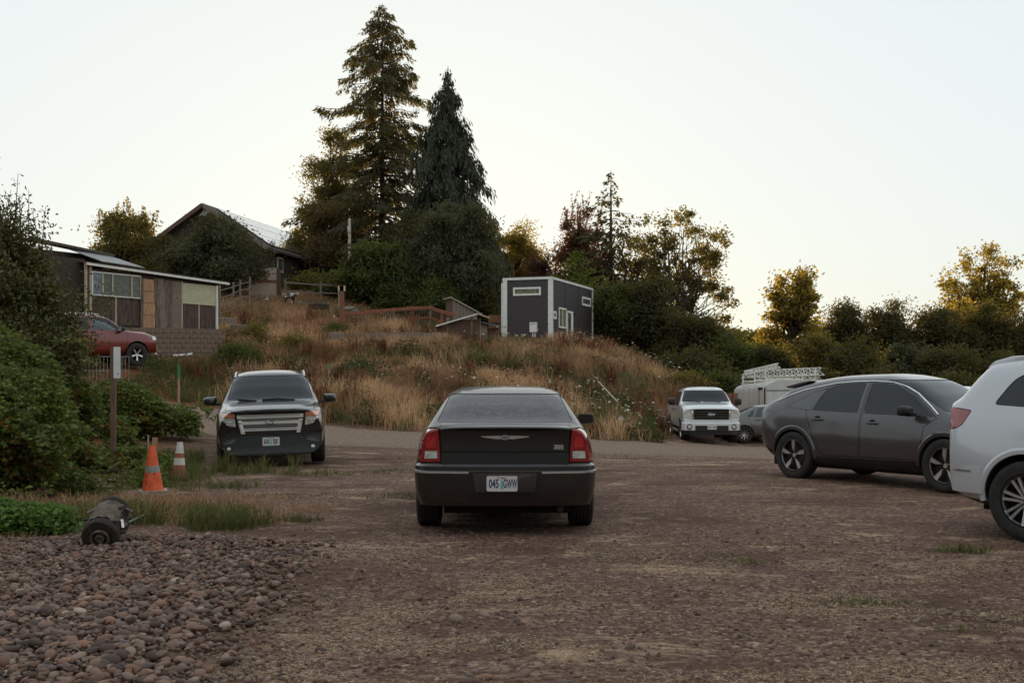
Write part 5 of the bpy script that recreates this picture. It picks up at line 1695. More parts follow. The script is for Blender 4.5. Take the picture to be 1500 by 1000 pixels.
    f = wall_thing('retaining_wall', 'low grey concrete retaining wall in the dry bank below the orange fence', 'retaining wall', A, U)
    zt0 = CAM_H + (HOR - 488) / FPX * 54 - A.z; zt1 = CAM_H + (HOR - 487) / FPX * 57 - A.z
    n = 8
    for i in range(n):
        u0, u1 = U.length * i / n, U.length * (i + 1) / n
        f.box('concrete_slab', u0 + 0.012, u1 - 0.012, -1.0, zt0 + (zt1 - zt0) * i / n + random.uniform(-0.04, 0.04), -0.25, random.uniform(-0.015, 0.015), CONCRETE, bevel=0.015)
    # log rounds and concrete chunks below the rail and wire fence
    for i, (px, pb, w_, h_, Y) in enumerate(((330, 476, 0.9, 0.62, 55), (350, 477, 0.75, 0.60, 54))):
        q = at(px, Y, -0.15)
        mb = MB(); mb.box(-w_ / 2, w_ / 2, -0.4, 0.4, 0, h_ + 0.15); o = mb.build('timber_block', WOOD_GREY, loc=q, rot=(0, 0.04, 0.2), bevel=0.05); tag(o, ['wide weathered timber block at the right end of the shed', 'grey timber block lying nearer the dry bank'][i], 'block', 'timber blocks beside the shed')
    # tractor tyre lying flat
    q = at(467, 66)
    mb = MB(); mb.lathe([(0.36, 0.03), (0.52, 0.0), (0.60, 0.07), (0.60, 0.29), (0.52, 0.36), (0.36, 0.33)], 28, 'z', closed=True); o = mb.build('old_tyre', MRUBBER, loc=q, smooth=40); tag(o, 'old dark tyre lying flat on the dry grass', 'tyre')
    rng = np.random.default_rng(3)
    for i in range(9):
        q = at(507 + rng.random() * 16, 67 + rng.random() * 1.5)
        s = 0.16 + rng.random() * 0.16
        o = link('boulder', STONES[i % len(STONES)], None, loc=(q.x, q.y, q.z + s * 0.3)); o.scale = (s, s, s * 0.8); o.rotation_euler = (0, 0, rng.random() * 6)
        if not o.data.materials: o.data.materials.append(CONCRETE)
        tag(o, 'pale rock in the heap behind the tall wooden post', 'rock', 'rocks heaped behind the tall post')

def stone_meshes(n, seed, sub=2):
    out = []
    rng = np.random.default_rng(seed)
    for i in range(n):
        bm = bmesh.new()
        bmesh.ops.create_icosphere(bm, subdivisions=sub, radius=1.0)
        a = rng.normal(size=(3, 3)); k = rng.normal(size=3) * 1.5
        sc = np.array([1.0, 0.62 + 0.3 * rng.random(), 0.42 + 0.25 * rng.random()])
        for v in bm.verts:
            c = np.array(v.co)
            d = 1 + 0.10 * math.sin(float(a[0] @ c) * 1.7 + k[0]) + 0.08 * math.sin(float(a[1] @ c) * 2.3 + k[1])
            v.co = Vector(c * d * sc)
        me = bpy.data.meshes.new('stone'); bm.to_mesh(me); bm.free()
        me.polygons.foreach_set('use_smooth', np.ones(len(me.polygons), dtype=bool))
        out.append(me)
    return out
STONES = stone_meshes(8, 2)
build_yard()
# ================================================================== black sedan seen from behind
P_BLACK = paint('black_paint', (0.0100, 0.0064, 0.0054), 0.0, 0.05, 0.35, coat=0.55)
def make_black_sedan():
    st = [
     # x    zb    wb    zl    wl    zm    wm     zs    ws     zr    wr    zt     c
     (0.12, 0.34, 0.66, 0.46, 0.80, 0.70, 0.850, 0.94, 0.830, 1.055, 0.760, 1.085, 0.11),
     (0.32, 0.28, 0.74, 0.40, 0.86, 0.68, 0.900, 0.95, 0.865, 1.065, 0.790, 1.098, 0.08),
     (0.70, 0.22, 0.78, 0.34, 0.90, 0.66, 0.936, 0.965, 0.885, 1.060, 0.800, 1.088, 0.05),
     (0.86, 0.20, 0.78, 0.32, 0.90, 0.64, 0.940, 0.975, 0.890, 1.110, 0.770, 1.125, 0.05),
     (1.20, 0.20, 0.78, 0.32, 0.90, 0.64, 0.940, 0.985, 0.890, 1.245, 0.705, 1.290, 0.05),
     (1.58, 0.20, 0.78, 0.32, 0.90, 0.64, 0.935, 0.99, 0.888, 1.375, 0.650, 1.418, 0.04),
     (2.00, 0.20, 0.78, 0.32, 0.90, 0.64, 0.925, 0.99, 0.886, 1.415, 0.640, 1.470, 0.02),
     (2.60, 0.20, 0.78, 0.32, 0.90, 0.64, 0.925, 0.99, 0.884, 1.420, 0.635, 1.482, 0.00),
     (3.10, 0.20, 0.78, 0.32, 0.90, 0.64, 0.925, 0.985, 0.882, 1.370, 0.645, 1.430, 0.02),
     (3.80, 0.20, 0.78, 0.32, 0.90, 0.64, 0.930, 0.975, 0.875, 1.030, 0.740, 1.055, 0.05),
     (4.45, 0.22, 0.76, 0.34, 0.89, 0.64, 0.925, 0.93, 0.860, 0.975, 0.700, 1.005, 0.06),
     (4.93, 0.26, 0.70, 0.38, 0.84, 0.62, 0.880, 0.86, 0.820, 0.920, 0.640, 0.945, 0.10)]
    c = Car('parked_car', 'black four-door sedan seen from behind in the middle of the gravel lot', st, 5.0, P_BLACK)
    c.arches((1.0, 4.05), 0.385, 0.30, 0.37)
    # tail lamps: red above a clear reverse strip, cut from the rear corners
    lampo = [(0.640, 0.725), (0.662, 1.062), (0.775, 1.062), (0.99, 0.88), (0.99, 0.725)]
    rev = [(0.672, 0.760), (0.672, 0.838), (0.800, 0.838), (0.808, 0.760)]
    c.piece('reverse_lamp', rev, 'x', -0.2, 0.34, MREFL, 0.004)
    c.piece('lamp_cell', [(0.686, 0.868), (0.694, 0.985), (0.775, 0.985), (0.80, 0.868)], 'x', -0.2, 0.34, MRED_BRIGHT, 0.003)
    c.piece('tail_lamp', lampo, 'x', -0.2, 0.42, MRED, 0.008)
    # boot lid with its lower dark step
    c.piece('boot_lid', [(-0.630, 0.825), (0.630, 0.825), (0.655, 1.062), (0.60, 1.2), (-0.60, 1.2), (-0.655, 1.062)], 'x', -0.2, 0.68, P_BLACK, 0.006, both=False, paintdark=True)
    c.hollow(0.90, 3.75, 0.72)
    # glass
    c.window('rear_window', round_poly([(-0.72, 1.098), (0.72, 1.098), (0.610, 1.395), (-0.610, 1.395)], 0.03), 'x', 0.5, 1.75,
             glass_mat('dusty_rear_glass', (0.22, 0.22, 0.23), dirt=0.62, dirt_scale=17, dirtc=(0.27, 0.245, 0.245)), both=False)
    c.window('windshield', round_poly([(-0.72, 1.06), (0.72, 1.06), (0.585, 1.395), (-0.585, 1.395)], 0.03), 'x', 3.0, 4.0, MGLASS_SHIELD, both=False)
    c.window('side_window', round_poly([(1.18, 1.02), (2.25, 1.01), (2.25, 1.36), (1.62, 1.35)], 0.03), 'y', 0.4, 1.2, MGLASS_DARK)
    c.window('side_window', round_poly([(2.32, 1.01), (3.60, 1.00), (3.12, 1.32), (2.32, 1.36)], 0.03), 'y', 0.4, 1.2, MGLASS_DARK)
    doors = []
    for pl in ([(1.42, 0.62), (1.60, 0.30), (2.27, 0.30), (2.27, 1.38), (1.60, 1.37), (1.12, 1.02)], [(2.30, 0.30), (3.55, 0.30), (3.68, 0.99), (3.10, 1.35), (2.30, 1.38)]):
        doors.append(c.piece('door', pl, 'y', 0.55, 1.2, P_BLACK, 0.007, paintdark=True))
    c.finish()
    for d, x in zip(doors, (1.62, 2.45)):
        for o, s in zip(d, (1, -1)):
            c.handle(x, 0.885, MCHROME, o, s, 0.21)
    # bumper wrapping the tail
    def path(w, xr, xe, rc, n=9):
        pts = [(xe, w + 0.008)]
        pts += [(xr + 0.10 + (xe - xr - 0.10) * 0.45, w + 0.004)]
        for k in range(n):
            a = PI / 2 * k / (n - 1)
            pts.append((xr + 0.07 + rc - rc * math.sin(a) , (w - rc) + rc * math.cos(a)))
        pts.append((xr + 0.028, w * 0.42)); 
        pts = pts + [(xr + 0.02, 0.0)] + [(x, -y) for x, y in reversed(pts)]
        # resample smoothly
        P = np.array(pts); s = np.r_[0, np.cumsum(np.linalg.norm(np.diff(P, axis=0), axis=1))]
        q = np.linspace(0, s[-1], 61)
        return [(float(np.interp(t, s, P[:, 0])), float(np.interp(t, s, P[:, 1]))) for t in q]
    pth = path(0.905, 0.0, 0.62, 0.26)
    sec = [(-0.14, 0.30), (-0.09, 0.29), (-0.05, 0.30), (-0.02, 0.37), (0.0, 0.47), (0.010, 0.615), (0.010, 0.640), (0.002, 0.648), (0.0, 0.690), (-0.03, 0.714), (-0.10, 0.720), (-0.14, 0.71)]
    bump = c.sweep([p for p in reversed(pth)][::-1], sec, 'rear_bumper', P_BLACK)
    P = np.array(pth)
    # chrome strips each side of the plate recess
    for s in (1, -1):
        seg = [(x, y) for x, y in pth if s * y > 0.335 and x < 0.5]
        c.sweep(seg, [(0.006, 0.622), (0.020, 0.624), (0.020, 0.642), (0.006, 0.644)], 'chrome_strip', MCHROME)
    # plate recess: dark panel framed by its lips
    MREC = mat('recess_plastic', (0.03, 0.025, 0.023), 0.55, var=0.3)
    b = MB(); b.prism(round_poly([(-0.29, 0.440), (0.29, 0.440), (0.32, 0.628), (-0.32, 0.628)], 0.01), 0.002, 0.05, 'x')
    b.prism([(-0.35, 0.630), (0.35, 0.630), (0.35, 0.655), (-0.35, 0.655)], 0.0, 0.05, 'x')
    c.mb('plate_panel', b, MREC, bevel=0.004)
    c.plate('045 GWW', -0.010, 0.03, 0.528, -1)
    ML = mat('rusty_lamp', (0.09, 0.04, 0.02), 0.6)
    for y in (0.11, -0.05):
        b = MB(); b.box(-0.016, 0.004, y - 0.025, y + 0.025, 0.606, 0.624); c.mb('plate_lamp', b, ML)
    b = MB(); b.prism([(-0.632, 0.70), (0.632, 0.70), (0.632, 0.820), (-0.632, 0.820)], 0.098, 0.2, 'x')
    c.mb('boot_step', b, MBLACK)
    # winged badge
    xb = c.rear(0, 0.97)
    b = MB()
    for s in (1, -1):
        b.prism([(s * 0.045, 0.955), (s * 0.10, 0.957), (s * 0.17, 0.967), (s * 0.235, 0.976), (s * 0.24, 0.984), (s * 0.12, 0.988), (s * 0.045, 0.990)][::s], xb - 0.008, xb + 0.03, 'x')
    badge = c.mb('winged_badge', b, MCHROME, smooth=None)
    b = MB(); vs = 20
    b.prism([(0.047 * math.cos(2 * PI * k / vs), 0.972 + 0.024 * math.sin(2 * PI * k / vs)) for k in range(vs)], xb - 0.012, xb, 'x')
    c.mb('badge_rim', b, MCHROME, badge)
    b = MB()
    b.prism([(0.037 * math.cos(2 * PI * k / vs), 0.972 + 0.017 * math.sin(2 * PI * k / vs)) for k in range(vs)], xb - 0.0135, xb - 0.011, 'x')
    c.mb('badge_centre', b, mat('badge_grey', (0.12, 0.12, 0.14), 0.4), badge)
    x3 = c.rear(-0.55, 0.86)
    t = text_obj('300', 0.050, MCHROME, c.root, (c.off[0] + x3 - 0.004, -0.535, 0.878), (R(90), 0, R(-90)), 'model_number', 0.004, 1.25, bold=0.003)
    b = MB(); b.box(x3 - 0.006, x3 + 0.004, -0.585, -0.485, 0.852, 0.857); c.mb('badge_bar', b, MCHROME)
    # high stop lamp seen through the rear window, parcel shelf, exhaust, antenna stub
    b = MB(); b.box(0.98, 1.02, -0.17, 0.17, 1.105, 1.135); c.mb('stop_lamp', b, mat('stop_lamp_grey', (0.25, 0.24, 0.25), 0.5))
    b = MB(); b.box(0.92, 1.5, -0.62, 0.62, 1.02, 1.04); c.mb('parcel_shelf', b, MSEAT)
    c.seats([(1.55, 0.36), (1.55, -0.36), (2.65, 0.38), (2.65, -0.38)], zc=0.92)
    c.mirror(3.35, 1.06, 0.90, -1, MBLACK, size=(0.12, 0.20, 0.135), out=0.03, gm=mat('dark_mirror', (0.02, 0.018, 0.017), 0.2))
    for x in (1.0, 4.05):
        for s in (1, -1):
            c.wheel(x, s, 0.925, 0.363, 0.245, 0.235, MULTI, ang=0.3)
    b = MB(); b.box(0.35, 4.6, -0.62, 0.62, 0.2, 0.34); b.tube([(0.12, -0.55, 0.27), (0.7, -0.55, 0.27)], 0.035, 12); b.box(0.3, 0.75, -0.66, -0.30, 0.21, 0.33)
    b.box(0.9, 1.1, -0.72, 0.72, 0.30, 0.40)
    c.mb('underbody', b, MDARK)
    return c
sedan = make_black_sedan()
# ================================================================== black SUV facing the camera
def front_path(c, w, z, n=25, y0=None):
    a = -w if y0 is None else y0
    return [(c.front(a + (w - a) * k / (n - 1), z), a + (w - a) * k / (n - 1)) for k in range(n)]

def oval(b, y, z, ry, rz, x0, x1, n=24):
    b.prism([(y + ry * math.cos(2 * PI * k / n), z + rz * math.sin(2 * PI * k / n)) for k in range(n)], x0, x1, 'x')

MBADGE_BLUE = mat('badge_blue', (0.02, 0.03, 0.09), 0.3, coat=1.0)
MGLOSSWHITE = mat('badge_white', (0.7, 0.7, 0.7), 0.3)

def oval_badge(c, y, z, ry, x=None):
    x = c.front(y, z) + 0.03 if x is None else x
    b = MB(); oval(b, y, z, ry, ry * 0.40, x - 0.02, x)
    o = c.mb('oval_badge', b, MCHROME)
    b = MB(); oval(b, y, z, ry * 0.93, ry * 0.34, x - 0.01, x + 0.003)
    c.mb('badge_face', b, MBADGE_BLUE, o)
    text_obj('Ford', ry * 0.72, MGLOSSWHITE, o, (x + 0.004, y, z + 0.004), (R(90), 0, R(90)), 'lettering', 0.001, 1.25, shear=0.35, bold=0.002)
    return o

def lamp_round(c, y, z, r, x=None, m=None, name='fog_lamp'):
    x = c.front(y, z) if x is None else x
    b = MB(); b.lathe([(r * 1.3, -0.02), (r * 1.3, 0.012), (r * 1.02, 0.014), (r, -0.01), (0.0, -0.01)], 24, 'x', (x, y, z))
    o = c.mb(name, b, MBLACK)
    b = MB(); b.lathe([(r * 0.98, -0.008), (r * 0.8, 0.003), (0.0, 0.008)], 20, 'x', (x, y, z))
    c.mb('lens', b, m or MREFL, o)
    return o

def make_black_suv():
    P = paint('black_suv_paint', (0.0085, 0.0058, 0.0050), 0.0, 0.04, 0.3)
    st = [
     (0.06, 0.42, 0.66, 0.52, 0.84, 0.78, 0.91, 1.08, 0.88, 1.55, 0.68, 1.64, 0.10),
     (0.45, 0.30, 0.80, 0.44, 0.94, 0.76, 0.97, 1.12, 0.93, 1.64, 0.73, 1.735, 0.06),
     (1.40, 0.26, 0.84, 0.40, 0.97, 0.76, 0.99, 1.13, 0.945, 1.66, 0.735, 1.77, 0.02),
     (2.50, 0.26, 0.84, 0.40, 0.97, 0.76, 0.985, 1.12, 0.945, 1.665, 0.725, 1.775, 0.00),
     (3.05, 0.26, 0.84, 0.40, 0.97, 0.76, 0.985, 1.11, 0.945, 1.61, 0.72, 1.715, 0.03),
     (3.45, 0.26, 0.84, 0.40, 0.97, 0.76, 0.988, 1.10, 0.945, 1.40, 0.77, 1.49, 0.06),
     (3.93, 0.26, 0.84, 0.40, 0.97, 0.76, 0.99, 1.08, 0.945, 1.135, 0.82, 1.185, 0.09),
     (4.30, 0.26, 0.82, 0.40, 0.965, 0.76, 0.99, 1.05, 0.94, 1.10, 0.76, 1.155, 0.13),
     (4.70, 0.24, 0.78, 0.36, 0.93, 0.72, 0.965, 0.985, 0.90, 1.055, 0.74, 1.105, 0.20),
     (4.93, 0.20, 0.72, 0.32, 0.88, 0.62, 0.93, 0.86, 0.86, 1.00, 0.74, 1.045, 0.25)]
    c = Car('parked_suv', 'black SUV with silver bar grille facing the camera beside the traffic cones', st, 5.0, P)
    c.arches((1.15, 4.02), 0.42, 0.34, 0.40)
    # lower black fascia, grille opening, lamps
    c.piece('lower_fascia', round_poly([(-0.99, 0.10), (0.99, 0.10), (0.99, 0.40), (0.66, 0.45), (0.55, 0.585), (-0.55, 0.585), (-0.66, 0.45), (-0.99, 0.40)], 0.02), 'x', 4.62, 5.2, MBLACK, 0.006, both=False)
    c.piece('lower_intake', round_poly([(-0.48, 0.23), (0.48, 0.23), (0.42, 0.37), (-0.42, 0.37)], 0.03), 'x', 4.88, 5.2, MDARK, 0.004, both=False, keep=False)
    c.piece('grille_opening', round_poly([(-0.50, 0.625), (0.50, 0.625), (0.60, 0.955), (-0.60, 0.955)], 0.02), 'x', 4.80, 5.2, MDARK, 0.004, both=False, keep=False)
    amb = [(0.625, 0.90), (0.86, 0.90), (0.90, 0.995), (0.62, 0.975)]
    c.piece('turn_lamp', round_poly(amb, 0.01), 'x', 4.3, 5.2, MAMBER, 0.004)
    c.piece('headlight', round_poly([(0.61, 0.735), (0.71, 0.745), (0.86, 0.86), (0.86, 0.895), (0.625, 0.895)], 0.012), 'x', 4.3, 5.2, MREFL, 0.004)
    c.piece('bonnet', [(3.99, -0.80), (4.6, -0.80), (4.90, -0.60), (4.945, 0.0), (4.90, 0.60), (4.6, 0.80), (3.99, 0.80)], 'z', 1.0, 1.4, P, 0.008, both=False, paintdark=True)
    c.hollow(0.35, 3.86, 0.85)
    c.window('windshield', round_poly([(-0.80, 1.20), (0.80, 1.20), (0.685, 1.655), (-0.685, 1.655)], 0.05), 'x', 2.9, 4.1, MGLASS_SHIELD, both=False)
    c.window('side_window', round_poly([(1.25, 1.17), (2.20, 1.16), (2.20, 1.60), (1.25, 1.60)], 0.05), 'y', 0.45, 1.2, MGLASS_DARK)
    c.window('side_window', round_poly([(2.30, 1.16), (3.62, 1.14), (3.06, 1.56), (2.30, 1.60)], 0.05), 'y', 0.45, 1.2, MGLASS_DARK)
    c.window('rear_window', round_poly([(-0.62, 1.15), (0.62, 1.15), (0.58, 1.55), (-0.58, 1.55)], 0.05), 'x', -0.2, 0.5, MGLASS, both=False)
    d = c.piece('door', [(2.25, 0.36), (3.58, 0.36), (3.70, 1.12), (3.06, 1.61), (2.25, 1.63)], 'y', 0.6, 1.2, P, 0.007, paintdark=True)
    d2 = c.piece('door', [(1.45, 0.80), (1.62, 0.36), (2.22, 0.36), (2.22, 1.63), (1.22, 1.62), (1.22, 1.14)], 'y', 0.6, 1.2, P, 0.007, paintdark=True)
    c.finish()
    for k, s in enumerate((1, -1)):
        c.handle(2.45, 0.98, P, d[k], s); c.handle(1.42, 0.99, P, d2[k], s)
    # grille: three silver bars, the outer two perforated, in a silver surround
    MS = mat('grille_silver', (0.66, 0.66, 0.67), 0.25, 0.35, var=0.06)
    for (z0, z1, w) in ((0.872, 0.95, 0.585), (0.765, 0.835, 0.56), (0.645, 0.712, 0.515)):
        p = front_path(c, w, (z0 + z1) / 2, 21)
        ch = 0.010
        bar = c.sweep(p, [(-0.05, z0), (-0.002, z0), (0.012, z0 + ch), (0.012, z1 - ch), (-0.002, z1), (-0.05, z1)], 'grille_bar', MS)
        if z0 != 0.765:
            hb = MB()
            for r in range(3):
                for k in range(30):
                    y = -w + 0.05 + (2 * w - 0.1) * (k + 0.5 * (r % 2)) / 30
                    z = z0 + 0.017 + r * (z1 - z0 - 0.03) / 2.2
                    x = c.front(y, z) + 0.0135
                    hb.add([(x, y - 0.011, z), (x, y, z - 0.008), (x, y + 0.011, z), (x, y, z + 0.008)], [(0, 1, 2, 3)])
            c.mb('perforation', hb, MDARK, bar, smooth=None)
            c.root.children[-1] if False else None
    for z in (0.853, 0.742):
        c.sweep(front_path(c, 0.56, z, 21), [(-0.05, z - 0.006), (0.0, z - 0.006), (0.0, z + 0.006), (-0.05, z + 0.006)], 'grille_rib', MS)
    for s in (1, -1):
        b = MB()
        pl = [(0.525, 0.60), (0.60, 0.955), (0.535, 0.955), (0.47, 0.66), (0.45, 0.60)]
        x = c.front(0.54, 0.8)
        b.prism([(s * u, v) for u, v in pl], x - 0.05, x + 0.012, 'x')
        c.mb('grille_surround', b, MS, bevel=0.006)
    oval_badge(c, 0, 0.80, 0.10, c.front(0, 0.8) + 0.028)
    for s in (1, -1):
        lamp_round(c, s * 0.745, 0.335, 0.05)
        b = MB(); x = c.front(s * 0.74, 0.80)
        b.lathe([(0.052, -0.02), (0.052, 0.008), (0.045, 0.010), (0.04, -0.0), (0.0, 0.006)], 22, 'x', (x + 0.002, s * 0.735, 0.815))
        c.mb('projector', b, MCHROME)
        b = MB(); b.prism([(s * 0.80, 0.60), (s * 0.90, 0.60), (s * 0.92, 0.67), (s * 0.885, 0.66), (s * 0.87, 0.632), (s * 0.80, 0.632)], c.front(s * 0.86, 0.63) - 0.08, c.front(s * 0.84, 0.63) + 0.006, 'x')
        c.mb('bumper_notch', b, MDARK, smooth=None)
        # roof rails
        b = MB(); xs = np.linspace(0.7, 2.9, 12)
        b.tube([(0.66, s * 0.66, c.top(0.66, 0.66) - 0.01)] + [(x, s * 0.655, c.top(x, s * 0.655) + 0.045) for x in xs] + [(3.02, s * 0.66, c.top(3.0, 0.66) - 0.01)], 0.022, 8)
        c.mb('roof_rail', b, MALLOY)
        c.mirror(3.30, 1.19, 0.93, s, P, size=(0.12, 0.25, 0.18), out=0.08)
        # wiper
    for y in (0.45, -0.25):
        b = MB(); b.tube([(c.front(y, 1.185) + 0.015, y, 1.185), (c.front(y - 0.3, 1.21) + 0.012, y - 0.30, 1.215), (c.front(y - 0.62, 1.20) + 0.012, y - 0.60, 1.205)], 0.012, 6)
        c.mb('wiper', b, MBLACK)
    x = c.front(0, 0.47)
    c.plate('630 EJK', x + 0.012, 0, 0.455, 1)
    for xx in (1.15, 4.02):
        for s in (1, -1): c.wheel(xx, s, 0.975, 0.385, 0.245, 0.245, STAR, 0.5)
    c.seats([(2.75, 0.42), (2.75, -0.42), (1.75, 0.42), (1.75, -0.42)], zc=1.06)
    b = MB(); b.prism(round_poly([(3.55, 0.86), (3.95, 0.86), (3.95, 1.10), (3.6, 1.16)], 0.04), -0.78, 0.78, 'y'); c.mb('dashboard', b, MBLACK)
    b = MB(); b.box(0.4, 4.6, -0.66, 0.66, 0.24, 0.40); c.mb('underbody', b, MDARK)
    b = MB(); b.prism(round_poly([(-0.11, -0.03), (0.11, -0.03), (0.11, 0.035), (-0.11, 0.035)], 0.02), 3.16, 3.19, 'x'); o = c.mb('interior_mirror', b, MBLACK); o.location.z = 1.58
    return c

# ================================================================== silver-white pickup
def make_pickup():
    P = paint('pale_pickup_paint', (0.76, 0.74, 0.72), 0.05, 0.06, 0.3, dustc=(0.3, 0.26, 0.2))
    st = [
     (0.06, 0.62, 0.80, 0.66, 0.92, 0.90, 0.965, 1.22, 0.965, 1.335, 0.93, 1.34, 0.04),
     (0.30, 0.50, 0.84, 0.60, 0.95, 0.90, 0.98, 1.24, 0.97, 1.345, 0.94, 1.35, 0.02),
     (1.75, 0.44, 0.86, 0.56, 0.96, 0.90, 0.985, 1.24, 0.97, 1.345, 0.94, 1.35, 0.0),
     (1.90, 0.44, 0.86, 0.56, 0.96, 0.90, 0.985, 1.26, 0.965, 1.72, 0.76, 1.80, 0.0),
     (2.15, 0.44, 0.86, 0.56, 0.96, 0.90, 0.985, 1.27, 0.965, 1.81, 0.75, 1.905, 0.0),
     (3.10, 0.44, 0.86, 0.56, 0.96, 0.90, 0.985, 1.28, 0.965, 1.83, 0.74, 1.93, 0.0),
     (3.60, 0.44, 0.86, 0.56, 0.96, 0.90, 0.985, 1.28, 0.965, 1.79, 0.745, 1.88, 0.02),
     (4.35, 0.44, 0.86, 0.56, 0.96, 0.90, 0.985, 1.27, 0.965, 1.36, 0.87, 1.39, 0.05),
     (4.90, 0.44, 0.86, 0.56, 0.96, 0.90, 0.985, 1.24, 0.96, 1.30, 0.86, 1.35, 0.06),
     (5.55, 0.50, 0.82, 0.60, 0.93, 0.90, 0.98, 1.16, 0.955, 1.22, 0.86, 1.28, 0.08),
     (5.72, 0.58, 0.80, 0.66, 0.90, 0.90, 0.965, 1.10, 0.95, 1.16, 0.85, 1.20, 0.09)]
    c = Car('pickup_truck', 'silver pickup truck facing the camera by the dry grassy bank', st, 5.9, P, cat='pickup')
    c.arches((1.20, 4.88), 0.45, 0.36, 0.42)
    c.piece('grille_opening', round_poly([(-0.60, 0.815), (0.60, 0.815), (0.60, 1.165), (-0.60, 1.165)], 0.03), 'x', 5.6, 6.2, MDARK, 0.004, both=False, keep=False)
    c.piece('headlight', round_poly([(0.66, 0.80), (0.82, 0.86), (1.0, 0.88), (1.0, 1.14), (0.65, 1.14)], 0.02), 'x', 5.3, 6.2, MREFL, 0.006)
    c.piece('bonnet', [(4.42, -0.86), (5.5, -0.86), (5.74, -0.8), (5.78, 0.0), (5.74, 0.8), (5.5, 0.86), (4.42, 0.86)], 'z', 1.175, 1.6, P, 0.008, both=False, paintdark=True)
    c.hollow(1.98, 4.30, 0.95)
    c.cut(MB().box(0.14, 1.78, -0.80, 0.80, 0.85, 1.6).mesh('bed'))
    c.window('windshield', round_poly([(-0.84, 1.40), (0.84, 1.40), (0.70, 1.80), (-0.70, 1.80)], 0.04), 'x', 3.4, 4.6, MGLASS_SHIELD, both=False)
    c.window('rear_window', round_poly([(-0.68, 1.40), (0.68, 1.40), (0.62, 1.76), (-0.62, 1.76)], 0.04), 'x', 1.5, 2.2, MGLASS, both=False)
    c.window('side_window', round_poly([(2.08, 1.31), (2.85, 1.31), (2.85, 1.76), (2.15, 1.74)], 0.04), 'y', 0.45, 1.2, MGLASS_DARK)
    c.window('side_window', round_poly([(2.94, 1.31), (4.05, 1.31), (3.58, 1.72), (2.94, 1.76)], 0.04), 'y', 0.45, 1.2, MGLASS)
    d = c.piece('door', [(2.90, 0.52), (4.18, 0.52), (4.18, 1.29), (3.58, 1.77), (2.90, 1.79)], 'y', 0.6, 1.2, P, 0.008, paintdark=True)
    d2 = c.piece('door', [(2.03, 0.52), (2.88, 0.52), (2.88, 1.79), (2.10, 1.77), (2.03, 1.3)], 'y', 0.6, 1.2, P, 0.008, paintdark=True)
    c.finish()
    for k, s in enumerate((1, -1)):
        c.handle(3.05, 1.12, MBLACK, d[k], s); c.handle(2.2, 1.12, MBLACK, d2[k], s)
    xg = c.front(0, 1.0)
    b = MB()
    fr = round_poly([(-0.60, 0.815), (0.60, 0.815), (0.60, 1.165), (-0.60, 1.165)], 0.05, 4)
    fi = offset_poly(fr, -0.055)
    n = len(fr)
    vs = [(xg + 0.012, *p) for p in fr] + [(xg + 0.012, *p) for p in fi] + [(xg - 0.05, *p) for p in fr] + [(xg - 0.05, *p) for p in fi]
    fs = []
    for i in range(n):
        j = (i + 1) % n
        fs += [(i, j, n + j, n + i), (i, i + 2 * n, j + 2 * n, j), (n + i, n + j, 3 * n + j, 3 * n + i), (2 * n + i, 3 * n + i, 3 * n + j, 2 * n + j)]
    b.add(vs, fs)
    c.mb('grille_frame', b, mat('grille_brown', (0.022, 0.018, 0.016), 0.35, 0.2))
    MG = mat('grille_grey', (0.05, 0.046, 0.04), 0.4, 0.3)
    for z in (0.91, 0.99, 1.07):
        b = MB(); b.box(xg - 0.04, xg - 0.005, -0.55, 0.55, z - 0.018, z + 0.018); c.mb('grille_bar', b, MG, bevel=0.004)
    oval_badge(c, 0, 0.99, 0.125, xg + 0.022)
    # chrome band round the grille
    for s in (1, -1):
        b = MB(); b.box(xg - 0.03, xg + 0.008, s * 0.63 - 0.018, s * 0.63 + 0.018, 0.80, 1.17); c.mb('chrome_trim', b, MCHROME, bevel=0.004)
    # bumper
    pth = [(5.45, -0.99), (5.62, -0.98), (5.76, -0.90), (5.84, -0.6), (5.87, -0.3), (5.875, 0), (5.87, 0.3), (5.84, 0.6), (5.76, 0.90), (5.62, 0.98), (5.45, 0.99)]
    c.sweep(pth, [(-0.10, 0.46), (-0.015, 0.45), (0.0, 0.47), (0.0, 0.70), (-0.02, 0.725), (-0.10, 0.725)], 'front_bumper', P)
    seg = [(5.846, -0.56), (5.87, -0.3), (5.875, 0), (5.87, 0.3), (5.846, 0.56)]
    c.sweep(seg, [(-0.03, 0.455), (0.008, 0.455), (0.008, 0.62), (-0.03, 0.625)], 'bumper_insert', MBLACK)
    c.sweep([(5.3, -0.93), (5.6, -0.92), (5.78, -0.7), (5.8, 0), (5.78, 0.7), (5.6, 0.92), (5.3, 0.93)], [(-0.06, 0.30), (0.0, 0.31), (0.0, 0.46), (-0.06, 0.46)], 'front_valance', MBLACK)
    for s in (1, -1):
        lamp_round(c, s * 0.745, 0.575, 0.07, 5.82)
        c.mirror(3.98, 1.40, 0.95, s, MBLACK, size=(0.16, 0.24, 0.28), out=0.10)
        b = MB(); b.tube([(2.0, s * 0.98, 0.40), (4.2, s * 0.98, 0.40)], 0.05, 10); c.mb('step_bar', b, MCHROME)
    c.plate(None, 5.892, 0, 0.565, 1)      # its characters cannot be read: only blurred ink marks
    for y in (0.5, -0.2):
        b = MB(); b.tube([(c.front(y, 1.39) + 0.02, y, 1.395), (c.front(y - 0.3, 1.42) + 0.014, y - 0.30, 1.425), (c.front(y - 0.6, 1.41) + 0.014, y - 0.60, 1.41)], 0.014, 6); c.mb('wiper', b, MBLACK)
    for xx in (1.20, 4.88):
        for s in (1, -1): c.wheel(xx, s, 0.965, 0.41, 0.27, 0.235, STAR, 0.2)
